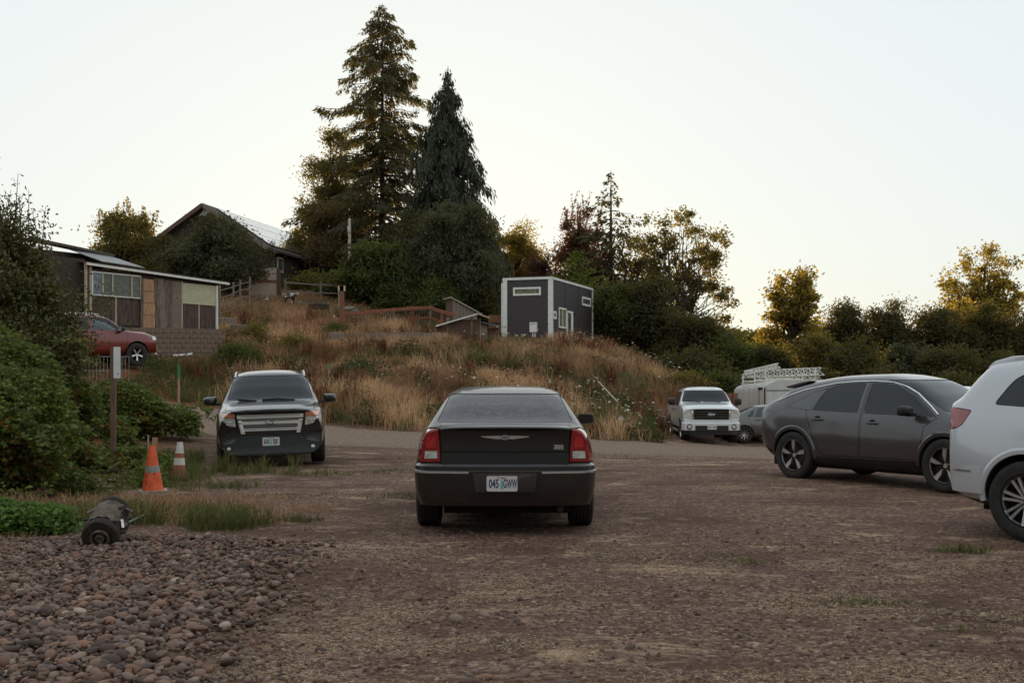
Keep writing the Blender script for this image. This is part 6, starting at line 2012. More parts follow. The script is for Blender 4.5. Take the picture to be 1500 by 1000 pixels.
    c.seats([(3.2, 0.45), (3.2, -0.45), (2.35, 0.45), (2.35, -0.45)], zc=1.24)
    b = MB(); b.prism(round_poly([(3.95, 1.0), (4.35, 1.0), (4.35, 1.28), (4.05, 1.33)], 0.04), -0.8, 0.8, 'y'); c.mb('dashboard', b, MBLACK)
    b = MB(); b.box(0.2, 5.4, -0.6, 0.6, 0.40, 0.58); c.mb('underbody', b, MDARK)
    return c

# ================================================================== dark grey crossover, side on
def make_crossover():
    P = paint('grey_metallic_paint', (0.062, 0.050, 0.050), 0.45, 0.10, 0.34)
    st = [
     (0.05, 0.42, 0.62, 0.52, 0.80, 0.74, 0.875, 1.02, 0.84, 1.135, 0.76, 1.16, 0.20),
     (0.20, 0.34, 0.70, 0.46, 0.86, 0.72, 0.905, 1.05, 0.870, 1.190, 0.77, 1.225, 0.17),
     (0.45, 0.26, 0.76, 0.40, 0.89, 0.70, 0.920, 1.065, 0.878, 1.300, 0.730, 1.350, 0.12),
     (0.62, 0.24, 0.77, 0.38, 0.895, 0.69, 0.923, 1.066, 0.880, 1.395, 0.690, 1.452, 0.10),
     (0.80, 0.22, 0.78, 0.36, 0.90, 0.68, 0.925, 1.055, 0.880, 1.440, 0.665, 1.512, 0.08),
     (1.15, 0.20, 0.78, 0.34, 0.90, 0.68, 0.920, 1.055, 0.880, 1.505, 0.640, 1.585, 0.05),
     (1.70, 0.20, 0.78, 0.34, 0.90, 0.68, 0.905, 1.045, 0.875, 1.550, 0.620, 1.642, 0.02),
     (2.30, 0.20, 0.78, 0.34, 0.90, 0.68, 0.905, 1.030, 0.870, 1.555, 0.615, 1.655, 0.0),
     (2.80, 0.20, 0.78, 0.34, 0.90, 0.68, 0.905, 1.015, 0.870, 1.490, 0.640, 1.590, 0.04),
     (3.25, 0.20, 0.78, 0.34, 0.90, 0.68, 0.910, 1.000, 0.870, 1.310, 0.695, 1.390, 0.08),
     (3.78, 0.20, 0.78, 0.34, 0.90, 0.68, 0.920, 0.985, 0.865, 1.080, 0.760, 1.115, 0.10),
     (4.20, 0.22, 0.74, 0.36, 0.87, 0.66, 0.905, 0.93, 0.840, 1.010, 0.680, 1.050, 0.18),
     (4.52, 0.26, 0.62, 0.38, 0.74, 0.60, 0.800, 0.82, 0.760, 0.900, 0.600, 0.940, 0.30)]
    c = Car('parked_crossover', 'dark grey crossover with black wheels parked side on at the right', st, 4.6, P)
    MCLAD = mat('sill_black', (0.011, 0.010, 0.010), 0.4, var=0.3)
    AX = (0.93, 3.705)
    # raised brow over each wheel before the arch is cut
    c.arches(AX, 0.405, 0.32, 0.375)
    c.piece('sill_cladding', [(1.28, 0.15), (3.36, 0.15), (3.36, 0.40), (1.28, 0.37)], 'y', 0.5, 1.2, MCLAD, 0.004)
    c.piece('rear_valance', [(-0.1, 0.15), (0.60, 0.15), (0.60, 0.44), (0.40, 0.45), (-0.1, 0.56)], 'y', -1.2, 1.2, MCLAD, 0.004, both=False)
    c.piece('tail_lamp', [(-0.1, 1.085), (0.55, 1.055), (0.32, 0.93), (0.13, 0.94), (-0.1, 1.0)], 'y', 0.40, 1.2, mat('smoked_lamp', (0.030, 0.014, 0.014), 0.1, var=0.3, coat=1.0), 0.006)
    c.hollow(0.50, 3.66, 0.72)
    c.window('rear_window', round_poly([(-0.64, 1.25), (0.64, 1.25), (0.58, 1.42), (-0.58, 1.42)], 0.03), 'x', 0.1, 0.75, MGLASS_DARK, both=False)
    c.window('windshield', round_poly([(-0.74, 1.10), (0.74, 1.10), (0.585, 1.56), (-0.585, 1.56)], 0.04), 'x', 2.5, 3.9, MGLASS_SHIELD, both=False)
    MQ = mat('quarter_panel_black', (0.03, 0.027, 0.027), 0.25, coat=1.0)
    c.piece('quarter_trim', [(0.72, 1.135), (1.24, 1.085), (1.46, 1.43), (1.20, 1.365)], 'y', 0.45, 1.2, MQ, 0.006)
    WR = round_poly([(1.29, 1.085), (2.16, 1.065), (2.16, 1.51), (1.58, 1.475), (1.42, 1.39)], [0.03, 0.02, 0.02, 0.15, 0.05])
    WF = round_poly([(2.27, 1.06), (3.50, 1.035), (3.05, 1.335), (2.72, 1.49), (2.27, 1.51)], [0.02, 0.03, 0.1, 0.1, 0.02])
    c.window('side_window', WR, 'y', 0.42, 1.2, glass_mat('tinted_side_glass', (0.16, 0.16, 0.17)))
    c.window('side_window', WF, 'y', 0.42, 1.2, MGLASS)
    d2 = c.piece('door', [(1.37, 0.62), (1.52, 0.40), (2.22, 0.415), (2.22, 1.525), (1.56, 1.49), (1.38, 1.41), (1.16, 1.08)], 'y', 0.6, 1.2, P, 0.008, paintdark=True)
    d = c.piece('door', [(2.25, 0.415), (3.28, 0.425), (3.36, 0.90), (3.54, 1.02), (3.06, 1.35), (2.74, 1.505), (2.25, 1.525)], 'y', 0.6, 1.2, P, 0.008, paintdark=True)
    c.finish()
    for k, s in enumerate((1, -1)):
        for x, z, dd in ((1.42, 0.955, d2), (2.46, 0.925, d)):
            y = c.side(x, z)
            b = MB(); b.prism([(x + 0.06 * math.cos(2 * PI * q / 20), z + 0.05 * math.sin(2 * PI * q / 20)) for q in range(20)], s * (y - 0.01), s * (y + 0.003), 'y')
            c.mb('handle_cup', b, MDARK, dd[k])
            c.handle(x, z, P, dd[k], s, 0.22)
    # bright line over the windows
    arc = [(0.50, 1.225), (0.72, 1.315), (0.98, 1.400), (1.28, 1.455), (1.60, 1.51), (1.95, 1.535), (2.30, 1.54), (2.62, 1.525), (2.88, 1.465), (3.10, 1.365), (3.36, 1.20), (3.54, 1.075)]
    q = np.linspace(0, len(arc) - 1, 40)
    A = np.array(arc)
    arc = list(zip(np.interp(q, range(len(A)), A[:, 0]), np.interp(q, range(len(A)), A[:, 1])))
    c.strip_side(arc, 0.022, MCHROME, 'window_moulding')
    # wheel brows
    for x in AX:
        b = MB()
        for s in (1, -1):
            r0, r1 = 0.408, 0.472
            V, F = [], []
            n = 28
            for k in range(n + 1):
                a = R(-4) + R(188) * k / n
                for r, o in ((r0, -0.02), (r0, 0.014), (r1 - 0.02, 0.016), (r1, 0.0)):
                    xx, zz = x + r * math.cos(a), 0.375 + r * math.sin(a)
                    yy = c.side(x + 0.45 * math.cos(a), 0.375 + 0.45 * math.sin(a)) if 0.42 + 0.45 * math.sin(a) > 0.36 else c.side(x + 0.45 * math.cos(a), 0.45)
                    V.append((xx, s * (max(yy, 0.80) + o), zz))
            for k in range(n):
                for j in range(3): F.append((k * 4 + j, k * 4 + j + 1, k * 4 + j + 5, k * 4 + j + 4))
            b = MB(); b.add(V, F)
            c.mb('wheel_brow', b, P)
    # roof spoiler
    b = MB()
    b.prism([(0.46, 1.440), (0.56, 1.425), (0.80, 1.47), (1.05, 1.545), (0.95, 1.556), (0.78, 1.532), (0.50, 1.474)], -0.58, 0.58, 'y')
    c.mb('roof_spoiler', b, P, bevel=0.02)
    # lip under the tail, bumper bright corner
    for s in (1, -1): c.mirror(3.18, 1.12, 0.90, s, MBLACK, size=(0.16, 0.20, 0.16), out=0.04)
    BL = dict(n=5, polys=[[(0.20, -0.015), (0.55, -0.20), (0.95, -0.24), (0.95, 0.03), (0.55, 0.02)]], m=mat('machined_alloy', (0.50, 0.49, 0.49), 0.35, 0.9), th=0.02, dish=0.02, back=mat('black_alloy', (0.014, 0.013, 0.013), 0.4), ph=0.45)
    for xx in AX:
        for s in (1, -1): c.wheel(xx, s, 0.915, 0.372, 0.24, 0.255, BL)
    c.seats([(2.55, 0.38), (2.55, -0.38), (1.6, 0.38), (1.6, -0.38)], MSEAT, zc=0.98)
    b = MB(); b.prism(round_poly([(3.3, 0.74), (3.72, 0.74), (3.72, 0.98), (3.36, 1.04)], 0.04), -0.72, 0.72, 'y'); c.mb('dashboard', b, MBLACK)
    b = MB(); b.box(0.3, 4.2, -0.66, 0.66, 0.19, 0.34); c.mb('underbody', b, MDARK)
    return c

# ================================================================== white SUV cut by the right edge
def make_white_suv():
    P = paint('white_suv_paint', (0.58, 0.56, 0.56), 0.05, 0.05, 0.3, dustc=(0.4, 0.36, 0.3))
    st = [
     (0.05, 0.38, 0.60, 0.50, 0.80, 0.78, 0.885, 1.08, 0.845, 1.30, 0.76, 1.34, 0.22),
     (0.16, 0.34, 0.68, 0.46, 0.86, 0.78, 0.925, 1.10, 0.875, 1.36, 0.76, 1.42, 0.19),
     (0.34, 0.30, 0.74, 0.42, 0.91, 0.78, 0.960, 1.12, 0.905, 1.55, 0.70, 1.63, 0.15),
     (0.50, 0.28, 0.78, 0.40, 0.94, 0.78, 0.980, 1.13, 0.920, 1.67, 0.66, 1.76, 0.11),
     (1.00, 0.25, 0.82, 0.38, 0.96, 0.78, 1.000, 1.14, 0.935, 1.71, 0.67, 1.81, 0.05),
     (2.20, 0.25, 0.82, 0.38, 0.96, 0.78, 0.985, 1.13, 0.935, 1.74, 0.67, 1.84, 0.0),
     (2.95, 0.25, 0.82, 0.38, 0.96, 0.78, 0.985, 1.12, 0.935, 1.68, 0.69, 1.77, 0.03),
     (3.95, 0.25, 0.82, 0.38, 0.96, 0.78, 0.99, 1.10, 0.935, 1.17, 0.82, 1.22, 0.08),
     (4.55, 0.25, 0.80, 0.38, 0.94, 0.76, 0.98, 1.02, 0.92, 1.09, 0.75, 1.14, 0.14),
     (5.05, 0.28, 0.66, 0.40, 0.80, 0.68, 0.86, 0.86, 0.82, 0.96, 0.65, 1.00, 0.28)]
    c = Car('parked_suv', 'white SUV with red tail lamp cut off by the right edge of the picture', st, 5.13, P)
    AX = (1.06, 4.08)
    c.arches(AX, 0.435, 0.34, 0.40)
    c.piece('rear_valance', [(-0.1, 0.15), (0.66, 0.15), (0.66, 0.345), (0.3, 0.36), (0.16, 0.46), (-0.1, 0.5)], 'y', -1.2, 1.2, MBLACK, 0.004, both=False)
    c.piece('tail_lamp', round_poly([(-0.1, 1.04), (0.24, 1.045), (0.345, 1.09), (0.43, 1.24), (0.20, 1.265), (-0.1, 1.27)], [0, 0.05, 0.06, 0.03, 0.02, 0]), 'y', 0.52, 1.2, MRED, 0.008)
    c.hollow(0.32, 3.86, 0.85)
    c.window('rear_window', round_poly([(-0.66, 1.30), (0.66, 1.30), (0.60, 1.66), (-0.60, 1.66)], 0.04), 'x', -0.1, 0.60, MGLASS_DARK, both=False)
    c.window('windshield', round_poly([(-0.80, 1.22), (0.80, 1.22), (0.64, 1.70), (-0.64, 1.70)], 0.04), 'x', 2.7, 4.1, MGLASS_SHIELD, both=False)
    WQ = round_poly([(0.66, 1.30), (1.42, 1.26), (1.42, 1.65), (1.10, 1.65), (0.84, 1.585)], [0.06, 0.02, 0.02, 0.2, 0.14], 6)
    c.window('side_window', WQ, 'y', 0.42, 1.2, MGLASS_DARK)
    c.window('side_window', round_poly([(1.52, 1.25), (2.38, 1.23), (2.38, 1.67), (1.52, 1.66)], 0.03), 'y', 0.42, 1.2, MGLASS_DARK)
    c.window('side_window', round_poly([(2.48, 1.23), (3.66, 1.21), (2.98, 1.63), (2.48, 1.67)], 0.03), 'y', 0.42, 1.2, MGLASS)
    d2 = c.piece('door', [(1.52, 0.62), (1.60, 0.36), (2.42, 0.36), (2.42, 1.69), (1.47, 1.68), (1.47, 1.0)], 'y', 0.6, 1.2, P, 0.008, paintdark=True)
    d = c.piece('door', [(2.45, 0.36), (3.62, 0.36), (3.76, 1.18), (2.98, 1.66), (2.45, 1.69)], 'y', 0.6, 1.2, P, 0.008, paintdark=True)
    c.finish()
    for k, s in enumerate((1, -1)):
        c.handle(2.6, 1.02, MCHROME, d[k], s); c.handle(1.66, 1.03, MCHROME, d2[k], s)
    # chrome surround of the quarter window, bumper seam, chrome bumper strip
    ring = offset_poly(WQ, 0.018); ring = [p for p in ring if p[0] < 1.41]
    c.sweep(c.outline(0.58, 0.60, 0.80), [(-0.06, 0.42), (-0.012, 0.42), (0.003, 0.50), (0.008, 0.60), (0.013, 0.68), (0.010, 0.705), (-0.01, 0.728), (-0.06, 0.735)], 'rear_bumper', P)
    c.sweep([p for p in c.outline(0.58, 0.48, 0.80)], [(0.004, 0.630), (0.017, 0.632), (0.017, 0.650), (0.004, 0.652)], 'chrome_strip', MCHROME)
    for s in (1, -1):
        for x in AX:
            r0, r1 = 0.438, 0.50
            V, F = [], []
            n = 28
            for q in range(n + 1):
                a = R(-6) + R(192) * q / n
                for r, o in ((r0, -0.03), (r0, 0.014), (r1 - 0.025, 0.016), (r1, 0.0)):
                    zz = max(0.40, 0.40 + 0.48 * math.sin(a))
                    V.append((x + r * math.cos(a), s * (max(0.86, c.side(x + 0.48 * math.cos(a), zz)) + o), 0.40 + r * math.sin(a)))
            for q in range(n):
                for j in range(3): F.append((q * 4 + j, q * 4 + j + 1, q * 4 + j + 5, q * 4 + j + 4))
            b = MB(); b.add(V, F); c.mb('wheel_lip', b, P)
        b = MB(); xs = np.linspace(0.95, 2.7, 10)
        b.tube([(0.86, s * 0.62, c.top(0.86, 0.62) - 0.01)] + [(x, s * 0.615, c.top(x, 0.615) + 0.035) for x in xs] + [(2.85, s * 0.63, c.top(2.85, 0.63) - 0.01)], 0.018, 8)
        c.mb('roof_rail', b, MALLOY)
        c.mirror(3.4, 1.24, 0.92, s, P, out=0.06)
    b = MB(); b.prism([(0.42, 1.668), (0.50, 1.655), (0.72, 1.70), (0.95, 1.79), (0.70, 1.785), (0.50, 1.735)], -0.56, 0.56, 'y'); c.mb('roof_spoiler', b, P, bevel=0.02)
    SP = dict(n=7, polys=[[(0.14, -0.10), (0.45, -0.13), (0.97, -0.21), (0.97, -0.09), (0.5, -0.035), (0.14, -0.02)], [(0.14, 0.02), (0.5, 0.035), (0.97, 0.09), (0.97, 0.21), (0.45, 0.13), (0.14, 0.10)]], m=MCHROME, th=0.03, dish=0.03, ph=0.2)
    for xx in AX:
        for s in (1, -1): c.wheel(xx, s, 0.985, 0.385, 0.25, 0.25, SP)
    c.seats([(2.75, 0.42), (2.75, -0.42), (1.75, 0.42), (1.75, -0.42)], MSEAT, zc=1.06)
    b = MB(); b.box(0.45, 4.6, -0.66, 0.66, 0.24, 0.40); c.mb('underbody', b, MDARK)
    return c

# ================================================================== red SUV up the drive
def make_red_suv():
    P = paint('red_suv_paint', (0.19, 0.016, 0.010), 0.2, 0.03, 0.3)
    st = [
     (0.06, 0.50, 0.70, 0.60, 0.86, 0.90, 0.91, 1.15, 0.88, 1.62, 0.70, 1.70, 0.06),
     (0.40, 0.40, 0.80, 0.52, 0.92, 0.90, 0.945, 1.17, 0.91, 1.67, 0.71, 1.76, 0.03),
     (2.30, 0.38, 0.82, 0.50, 0.93, 0.90, 0.95, 1.17, 0.915, 1.69, 0.70, 1.78, 0.0),
     (2.85, 0.38, 0.82, 0.50, 0.93, 0.90, 0.95, 1.16, 0.915, 1.63, 0.71, 1.71, 0.02),
     (3.62, 0.38, 0.82, 0.50, 0.93, 0.90, 0.955, 1.15, 0.91, 1.20, 0.82, 1.24, 0.05),
     (4.25, 0.40, 0.80, 0.52, 0.92, 0.88, 0.955, 1.09, 0.90, 1.15, 0.76, 1.21, 0.09),
     (4.76, 0.46, 0.68, 0.56, 0.82, 0.84, 0.86, 0.97, 0.82, 1.03, 0.65, 1.08, 0.20)]
    c = Car('parked_suv', 'red SUV parked up the drive behind the wire panel and brambles', st, 4.83, P)
    AX = (1.05, 3.84)
    c.arches(AX, 0.44, 0.34, 0.42)
    c.piece('headlight', round_poly([(4.45, 0.90), (5.0, 0.88), (5.0, 1.05), (4.5, 1.06)], 0.02), 'y', 0.5, 1.2, MREFL, 0.006)
    c.hollow(0.35, 3.55, 0.95)
    c.window('windshield', round_poly([(-0.80, 1.24), (0.80, 1.24), (0.66, 1.66), (-0.66, 1.66)], 0.04), 'x', 2.6, 3.8, MGLASS_SHIELD, both=False)
    c.window('rear_window', round_poly([(-0.64, 1.22), (0.64, 1.22), (0.60, 1.62), (-0.60, 1.62)], 0.04), 'x', -0.2, 0.5, MGLASS_DARK, both=False)
    c.window('side_window', round_poly([(0.45, 1.23), (1.15, 1.22), (1.15, 1.62), (0.50, 1.60)], 0.04), 'y', 0.42, 1.2, MGLASS_DARK)
    c.window('side_window', round_poly([(1.28, 1.22), (2.12, 1.21), (2.12, 1.63), (1.28, 1.62)], 0.04), 'y', 0.42, 1.2, MGLASS_DARK)
    c.window('side_window', round_poly([(2.23, 1.21), (3.40, 1.20), (2.86, 1.60), (2.23, 1.63)], 0.04), 'y', 0.42, 1.2, MGLASS)
    d = c.piece('door', [(2.17, 0.48), (3.40, 0.48), (3.52, 1.18), (2.88, 1.64), (2.17, 1.66)], 'y', 0.6, 1.2, P, 0.008, paintdark=True)
    d2 = c.piece('door', [(1.40, 0.85), (1.55, 0.48), (2.14, 0.48), (2.14, 1.66), (1.22, 1.65), (1.22, 1.0)], 'y', 0.6, 1.2, P, 0.008, paintdark=True)
    c.finish()
    for k, s in enumerate((1, -1)):
        c.handle(2.36, 1.06, P, d[k], s); c.handle(1.38, 1.06, P, d2[k], s)
        c.mirror(3.22, 1.26, 0.90, s, MBLACK, size=(0.15, 0.22, 0.20), out=0.05)
        b = MB(); xs = np.linspace(0.6, 2.6, 10)
        b.tube([(x, s * 0.62, c.top(x, 0.62) + 0.05) for x in xs], 0.02, 8); c.mb('roof_rail', b, MALLOY)
    for xx in AX:
        for s in (1, -1): c.wheel(xx, s, 0.95, 0.395, 0.26, 0.225, STAR, 0.3)
    c.seats([(2.5, 0.40), (2.5, -0.40), (1.5, 0.4), (1.5, -0.4)], zc=1.06)
    b = MB(); b.box(0.3, 4.4, -0.62, 0.62, 0.34, 0.5); c.mb('underbody', b, MDARK)
    return c

# ================================================================== sedans in the background
def make_plain_sedan(label, P, glass):
    st = [
     (0.05, 0.34, 0.60, 0.44, 0.78, 0.66, 0.84, 0.90, 0.80, 0.98, 0.70, 1.00, 0.14),
     (0.45, 0.24, 0.72, 0.36, 0.86, 0.64, 0.89, 0.94, 0.85, 1.02, 0.74, 1.05, 0.08),
     (0.75, 0.20, 0.74, 0.34, 0.87, 0.64, 0.895, 0.95, 0.855, 1.09, 0.72, 1.12, 0.05),
     (1.50, 0.20, 0.74, 0.34, 0.87, 0.64, 0.895, 0.95, 0.855, 1.34, 0.62, 1.41, 0.02),
     (2.20, 0.20, 0.74, 0.34, 0.87, 0.64, 0.89, 0.945, 0.85, 1.38, 0.60, 1.46, 0.0),
     (2.75, 0.20, 0.74, 0.34, 0.87, 0.64, 0.89, 0.94, 0.85, 1.32, 0.62, 1.40, 0.02),
     (3.60, 0.20, 0.74, 0.34, 0.87, 0.64, 0.89, 0.92, 0.84, 0.98, 0.72, 1.01, 0.06),
     (4.20, 0.22, 0.70, 0.34, 0.84, 0.60, 0.87, 0.84, 0.80, 0.90, 0.66, 0.93, 0.12),
     (4.52, 0.26, 0.58, 0.36, 0.70, 0.56, 0.74, 0.70, 0.70, 0.76, 0.55, 0.79, 0.22)]
    c = Car('parked_car', label, st, 4.6, P)
    c.arches((0.98, 3.66), 0.355, 0.30, 0.33)
    c.piece('tail_lamp', [(-0.1, 0.74), (0.28, 0.78), (0.34, 0.92), (-0.1, 0.93)], 'y', 0.5, 1.2, MRED, 0.006)
    c.piece('headlight', [(4.2, 0.62), (4.7, 0.58), (4.7, 0.70), (4.15, 0.76)], 'y', 0.4, 1.2, MREFL, 0.006)
    c.hollow(0.7, 3.5, 0.7)
    c.window('rear_window', round_poly([(-0.66, 1.08), (0.66, 1.08), (0.58, 1.36), (-0.58, 1.36)], 0.04), 'x', 0.3, 1.6, glass, both=False)
    c.window('windshield', round_poly([(-0.70, 1.02), (0.70, 1.02), (0.58, 1.36), (-0.58, 1.36)], 0.04), 'x', 2.6, 3.8, MGLASS_SHIELD, both=False)
    c.window('side_window', round_poly([(1.08, 0.99), (1.30, 0.985), (1.38, 1.27), (1.28, 1.22)], 0.02), 'y', 0.4, 1.2, glass)
    c.window('side_window', round_poly([(1.36, 0.985), (2.06, 0.98), (2.06, 1.34), (1.50, 1.31)], 0.03), 'y', 0.4, 1.2, glass)
    c.window('side_window', round_poly([(2.15, 0.98), (3.35, 0.96), (2.76, 1.29), (2.15, 1.34)], 0.03), 'y', 0.4, 1.2, glass)
    d = c.piece('door', [(2.10, 0.30), (3.28, 0.30), (3.42, 0.94), (2.76, 1.32), (2.10, 1.36)], 'y', 0.55, 1.2, P, 0.008, paintdark=True)
    d2 = c.piece('door', [(1.30, 0.60), (1.45, 0.30), (2.07, 0.30), (2.07, 1.36), (1.45, 1.33), (1.14, 0.97)], 'y', 0.55, 1.2, P, 0.008, paintdark=True)
    c.finish()
    for k, s in enumerate((1, -1)):
        c.handle(2.28, 0.87, P, d[k], s); c.handle(1.50, 0.88, P, d2[k], s)
        c.mirror(3.05, 1.0, 0.85, s, P, size=(0.12, 0.18, 0.13), out=0.04)
    for xx in (0.98, 3.66):
        for s in (1, -1): c.wheel(xx, s, 0.87, 0.325, 0.21, 0.21, MULTI, 0.3)
    c.seats([(2.4, 0.36), (2.4, -0.36), (1.45, 0.36), (1.45, -0.36)], zc=0.86)
    b = MB(); b.box(0.3, 4.2, -0.6, 0.6, 0.18, 0.32); c.mb('underbody', b, MDARK)
    return c
# ------------------------------------------------------------------ cars in their places
def place_by(c, x, y, loc, heading, roll=0.0, pitch=0.0):
    """put the car so that its local ground point (x, y) falls on loc"""
    h = Vector((math.cos(heading), math.sin(heading))); l = Vector((-h.y, h.x))
    p = Vector((loc[0], loc[1])) - h * (x - c.L / 2) - l * y
    z = loc[2] if len(loc) > 2 else float(gz(p.x, p.y))
    c.place((p.x, p.y, z), heading, roll, pitch)

place_by(sedan, 1.0, 0.0, (-0.075, 12.2, 0.0), R(90.4))
suv_black = make_black_suv()
place_by(suv_black, 5.0, 0.0, (-4.30, 20.4, 0.0), R(-90 + 11.5), roll=R(1.6))
pickup = make_pickup()
p_ = at(1043, 38.5)
place_by(pickup, 5.87, 0.0, (p_.x, 38.5, float(np.mean([gz(p_.x + sx, 38.5 + sy) for sx in (-0.8, 0.8) for sy in (1.0, 4.7)]))), R(-92.5))
crossover = make_crossover()
place_by(crossover, 0.93, -0.80, (4.53, 18.1, 0.0), R(-57))
suv_white = make_white_suv()
place_by(suv_white, 1.06, -0.86, (4.99, 10.95, 0.0), R(-53))
suv_red = make_red_suv()
p_ = Vector(P3(199, 537, 39.2))
place_by(suv_red, 3.84, -0.82, (p_.x, p_.y, p_.z), R(48), pitch=R(-1))
sedan_beige = make_plain_sedan('beige sedan half hidden between the pickup and the box trailer', paint('beige_paint', (0.13, 0.115, 0.10), 0.4, 0.12), MGLASS)
p_ = at(1090, 43.5)
place_by(sedan_beige, 0.98, -0.76, (p_.x, p_.y, float(gz(p_.x + 1.3, p_.y + 0.8))), R(-6))
sedan_white = make_plain_sedan('white car whose roof shows between the grey crossover and white SUV', paint('white_paint', (0.6, 0.6, 0.6), 0.0, 0.1), MGLASS_DARK)
p_ = at(1412, 27)
sedan_white.place((p_.x, 27, -0.02), R(-58))

# ------------------------------------------------------------------ traffic cones
CONE_OR = mat('cone_orange', (0.62, 0.095, 0.03), 0.6, var=0.3, scale=9)
CONE_OLD = mat('cone_faded', (0.26, 0.085, 0.055), 0.75, var=0.35, scale=9)
CONE_WHITE = mat('cone_white', (0.50, 0.49, 0.46), 0.6, var=0.2, scale=9)
CONE_GREY = mat('cone_band_grey', (0.22, 0.22, 0.20), 0.4, var=0.3, scale=9)
def cone(label, loc, h, rb, rt, bands, m, base_w, tilt):
    """bands: [(z0, z1, material)] as fractions of the height"""
    r = empty('traffic_cone', loc, 0.3, label, 'cone', 'traffic cones beside the brambles', rot=(tilt[0], tilt[1], 0.35))
    def rad(t): return rb + (rt - rb) * t
    mb = MB(); mb.lathe([(rad(0), 0.03), (rad(1), h), (rad(1) - 0.012, h), (rad(0) - 0.014, 0.03)], 32, 'z', closed=True); mb.build('body', m, r, smooth=40)
    for z0, z1, bm_ in bands:
        mb = MB(); mb.lathe([(rad(z0) + 0.004, h * z0), (rad(z1) + 0.004, h * z1)], 32, 'z'); mb.build('band', bm_, r, smooth=40)
    mb = MB(); mb.prism(round_poly([(-base_w, -base_w), (base_w, -base_w), (base_w, base_w), (-base_w, base_w)], 0.06), 0.0, 0.035, 'z'); mb.build('foot', CONE_GREY if m is CONE_OR else MRUBBER, r, bevel=0.006)
    return r
c1 = cone('bright orange traffic cone with grey band and dark letters', (ground_at(224, 721)) , 0.64, 0.145, 0.042, [(0.44, 0.58, CONE_GREY)], CONE_OR, 0.19, (0.02, -0.02))
for ch, dx, zz, sz, rr in (('U.', -0.026, 0.235, 0.085, 0.0), ('T', 0.045, 0.24, 0.085, 0.1), ('L', -0.04, 0.13, 0.10, -0.4), ('.', 0.0, 0.10, 0.09, 0.0)):
    t = zz / 0.64
    y = -(0.145 + (0.042 - 0.145) * t) - 0.003
    o = text_obj(ch, sz, MBLACK, c1, (dx * 1.0, y + abs(dx) * 0.25, zz), (R(81), rr, 0), 'lettering', 0.0012)
# the lettering faces the camera: turn the letters about the cone's axis
for o in [q for q in c1.children if q.name.startswith('lettering')]:
    M0 = Matrix.Rotation(-0.35, 4, 'Z')
    o.matrix_local = M0 @ Matrix.LocRotScale(o.location, o.rotation_euler, o.scale)
cone('faded traffic cone with two white bands behind the orange one', ground_at(262, 703), 0.60, 0.115, 0.040, [(0.40, 0.58, CONE_WHITE), (0.70, 0.99, CONE_WHITE)], CONE_OLD, 0.15, (-0.02, 0.03))
p_ = ground_at(231, 700)
mb = MB(); mb.box(-0.04, 0.04, -0.015, 0.015, -0.2, 0.655); o = mb.build('wooden_stake', mat('fresh_stake_wood', (0.34, 0.20, 0.11), 0.8, var=0.3, stretch=(4, 4, 0.5)), loc=(p_.x, p_.y - 0.2, p_.z), rot=(0, 0.03, 0.2)); tag(o, 'short fresh wooden stake behind the bright orange cone', 'stake')
mb = MB(); mb.tube([(0, 0, -0.2), (0.01, 0, 0.70)], 0.014, 8); o = mb.build('metal_rod', GALV, loc=(p_.x - 0.05, p_.y - 0.35, p_.z)); tag(o, 'thin grey metal rod standing behind the bright orange cone', 'rod')

# ------------------------------------------------------------------ sign post, wire panel, stakes
p_ = at(166, 19.3)
r = empty('sign_post', p_, R(8), 'brown wooden post with narrow white sign in the brambles', 'sign')
zt = CAM_H + (HOR - 508) / FPX * 19.3 - p_.z
mb = MB(); mb.box(-0.042, 0.042, -0.05, 0.05, -0.4, zt - 0.02); mb.build('post', mat('sign_post_wood', (0.135, 0.085, 0.058), 0.85, var=0.35, scale=8, bump=0.4, stretch=(6, 6, 0.5)), r, bevel=0.006)
mb = MB(); mb.prism(round_poly([(0.015, zt - 0.53), (0.13, zt - 0.53), (0.13, zt), (0.015, zt)], 0.012), -0.066, -0.062, 'y'); s_ = mb.build('sign_plate', mat('sign_white', (0.58, 0.61, 0.64), 0.4, var=0.1), r)
mb = MB(); mb.box(0.08, 0.094, -0.068, -0.0665, zt - 0.475, zt - 0.44); mb.build('printed_mark', MPLATE_BLUE, s_)

p_ = at(148, 26, 0.0)
r = empty('wire_panel', p_, R(6), 'galvanised livestock wire panel below the red SUV', 'fence panel')
x0, x1 = -0.42, 0.62
zt = CAM_H + (HOR - 522) / FPX * 26 - p_.z
for i in range(14):
    mb = MB(); mb.tube([(x0 + (x1 - x0) * i / 13, 0, -0.1), (x0 + (x1 - x0) * i / 13, 0, zt)], 0.006, 5); mb.build('upright_wire', GALV, r)
for z_ in np.linspace(0.1, zt, 6):
    mb = MB(); mb.tube([(x0, 0.01, z_), (x1, 0.01, z_)], 0.006, 5); mb.build('cross_wire', GALV, r)

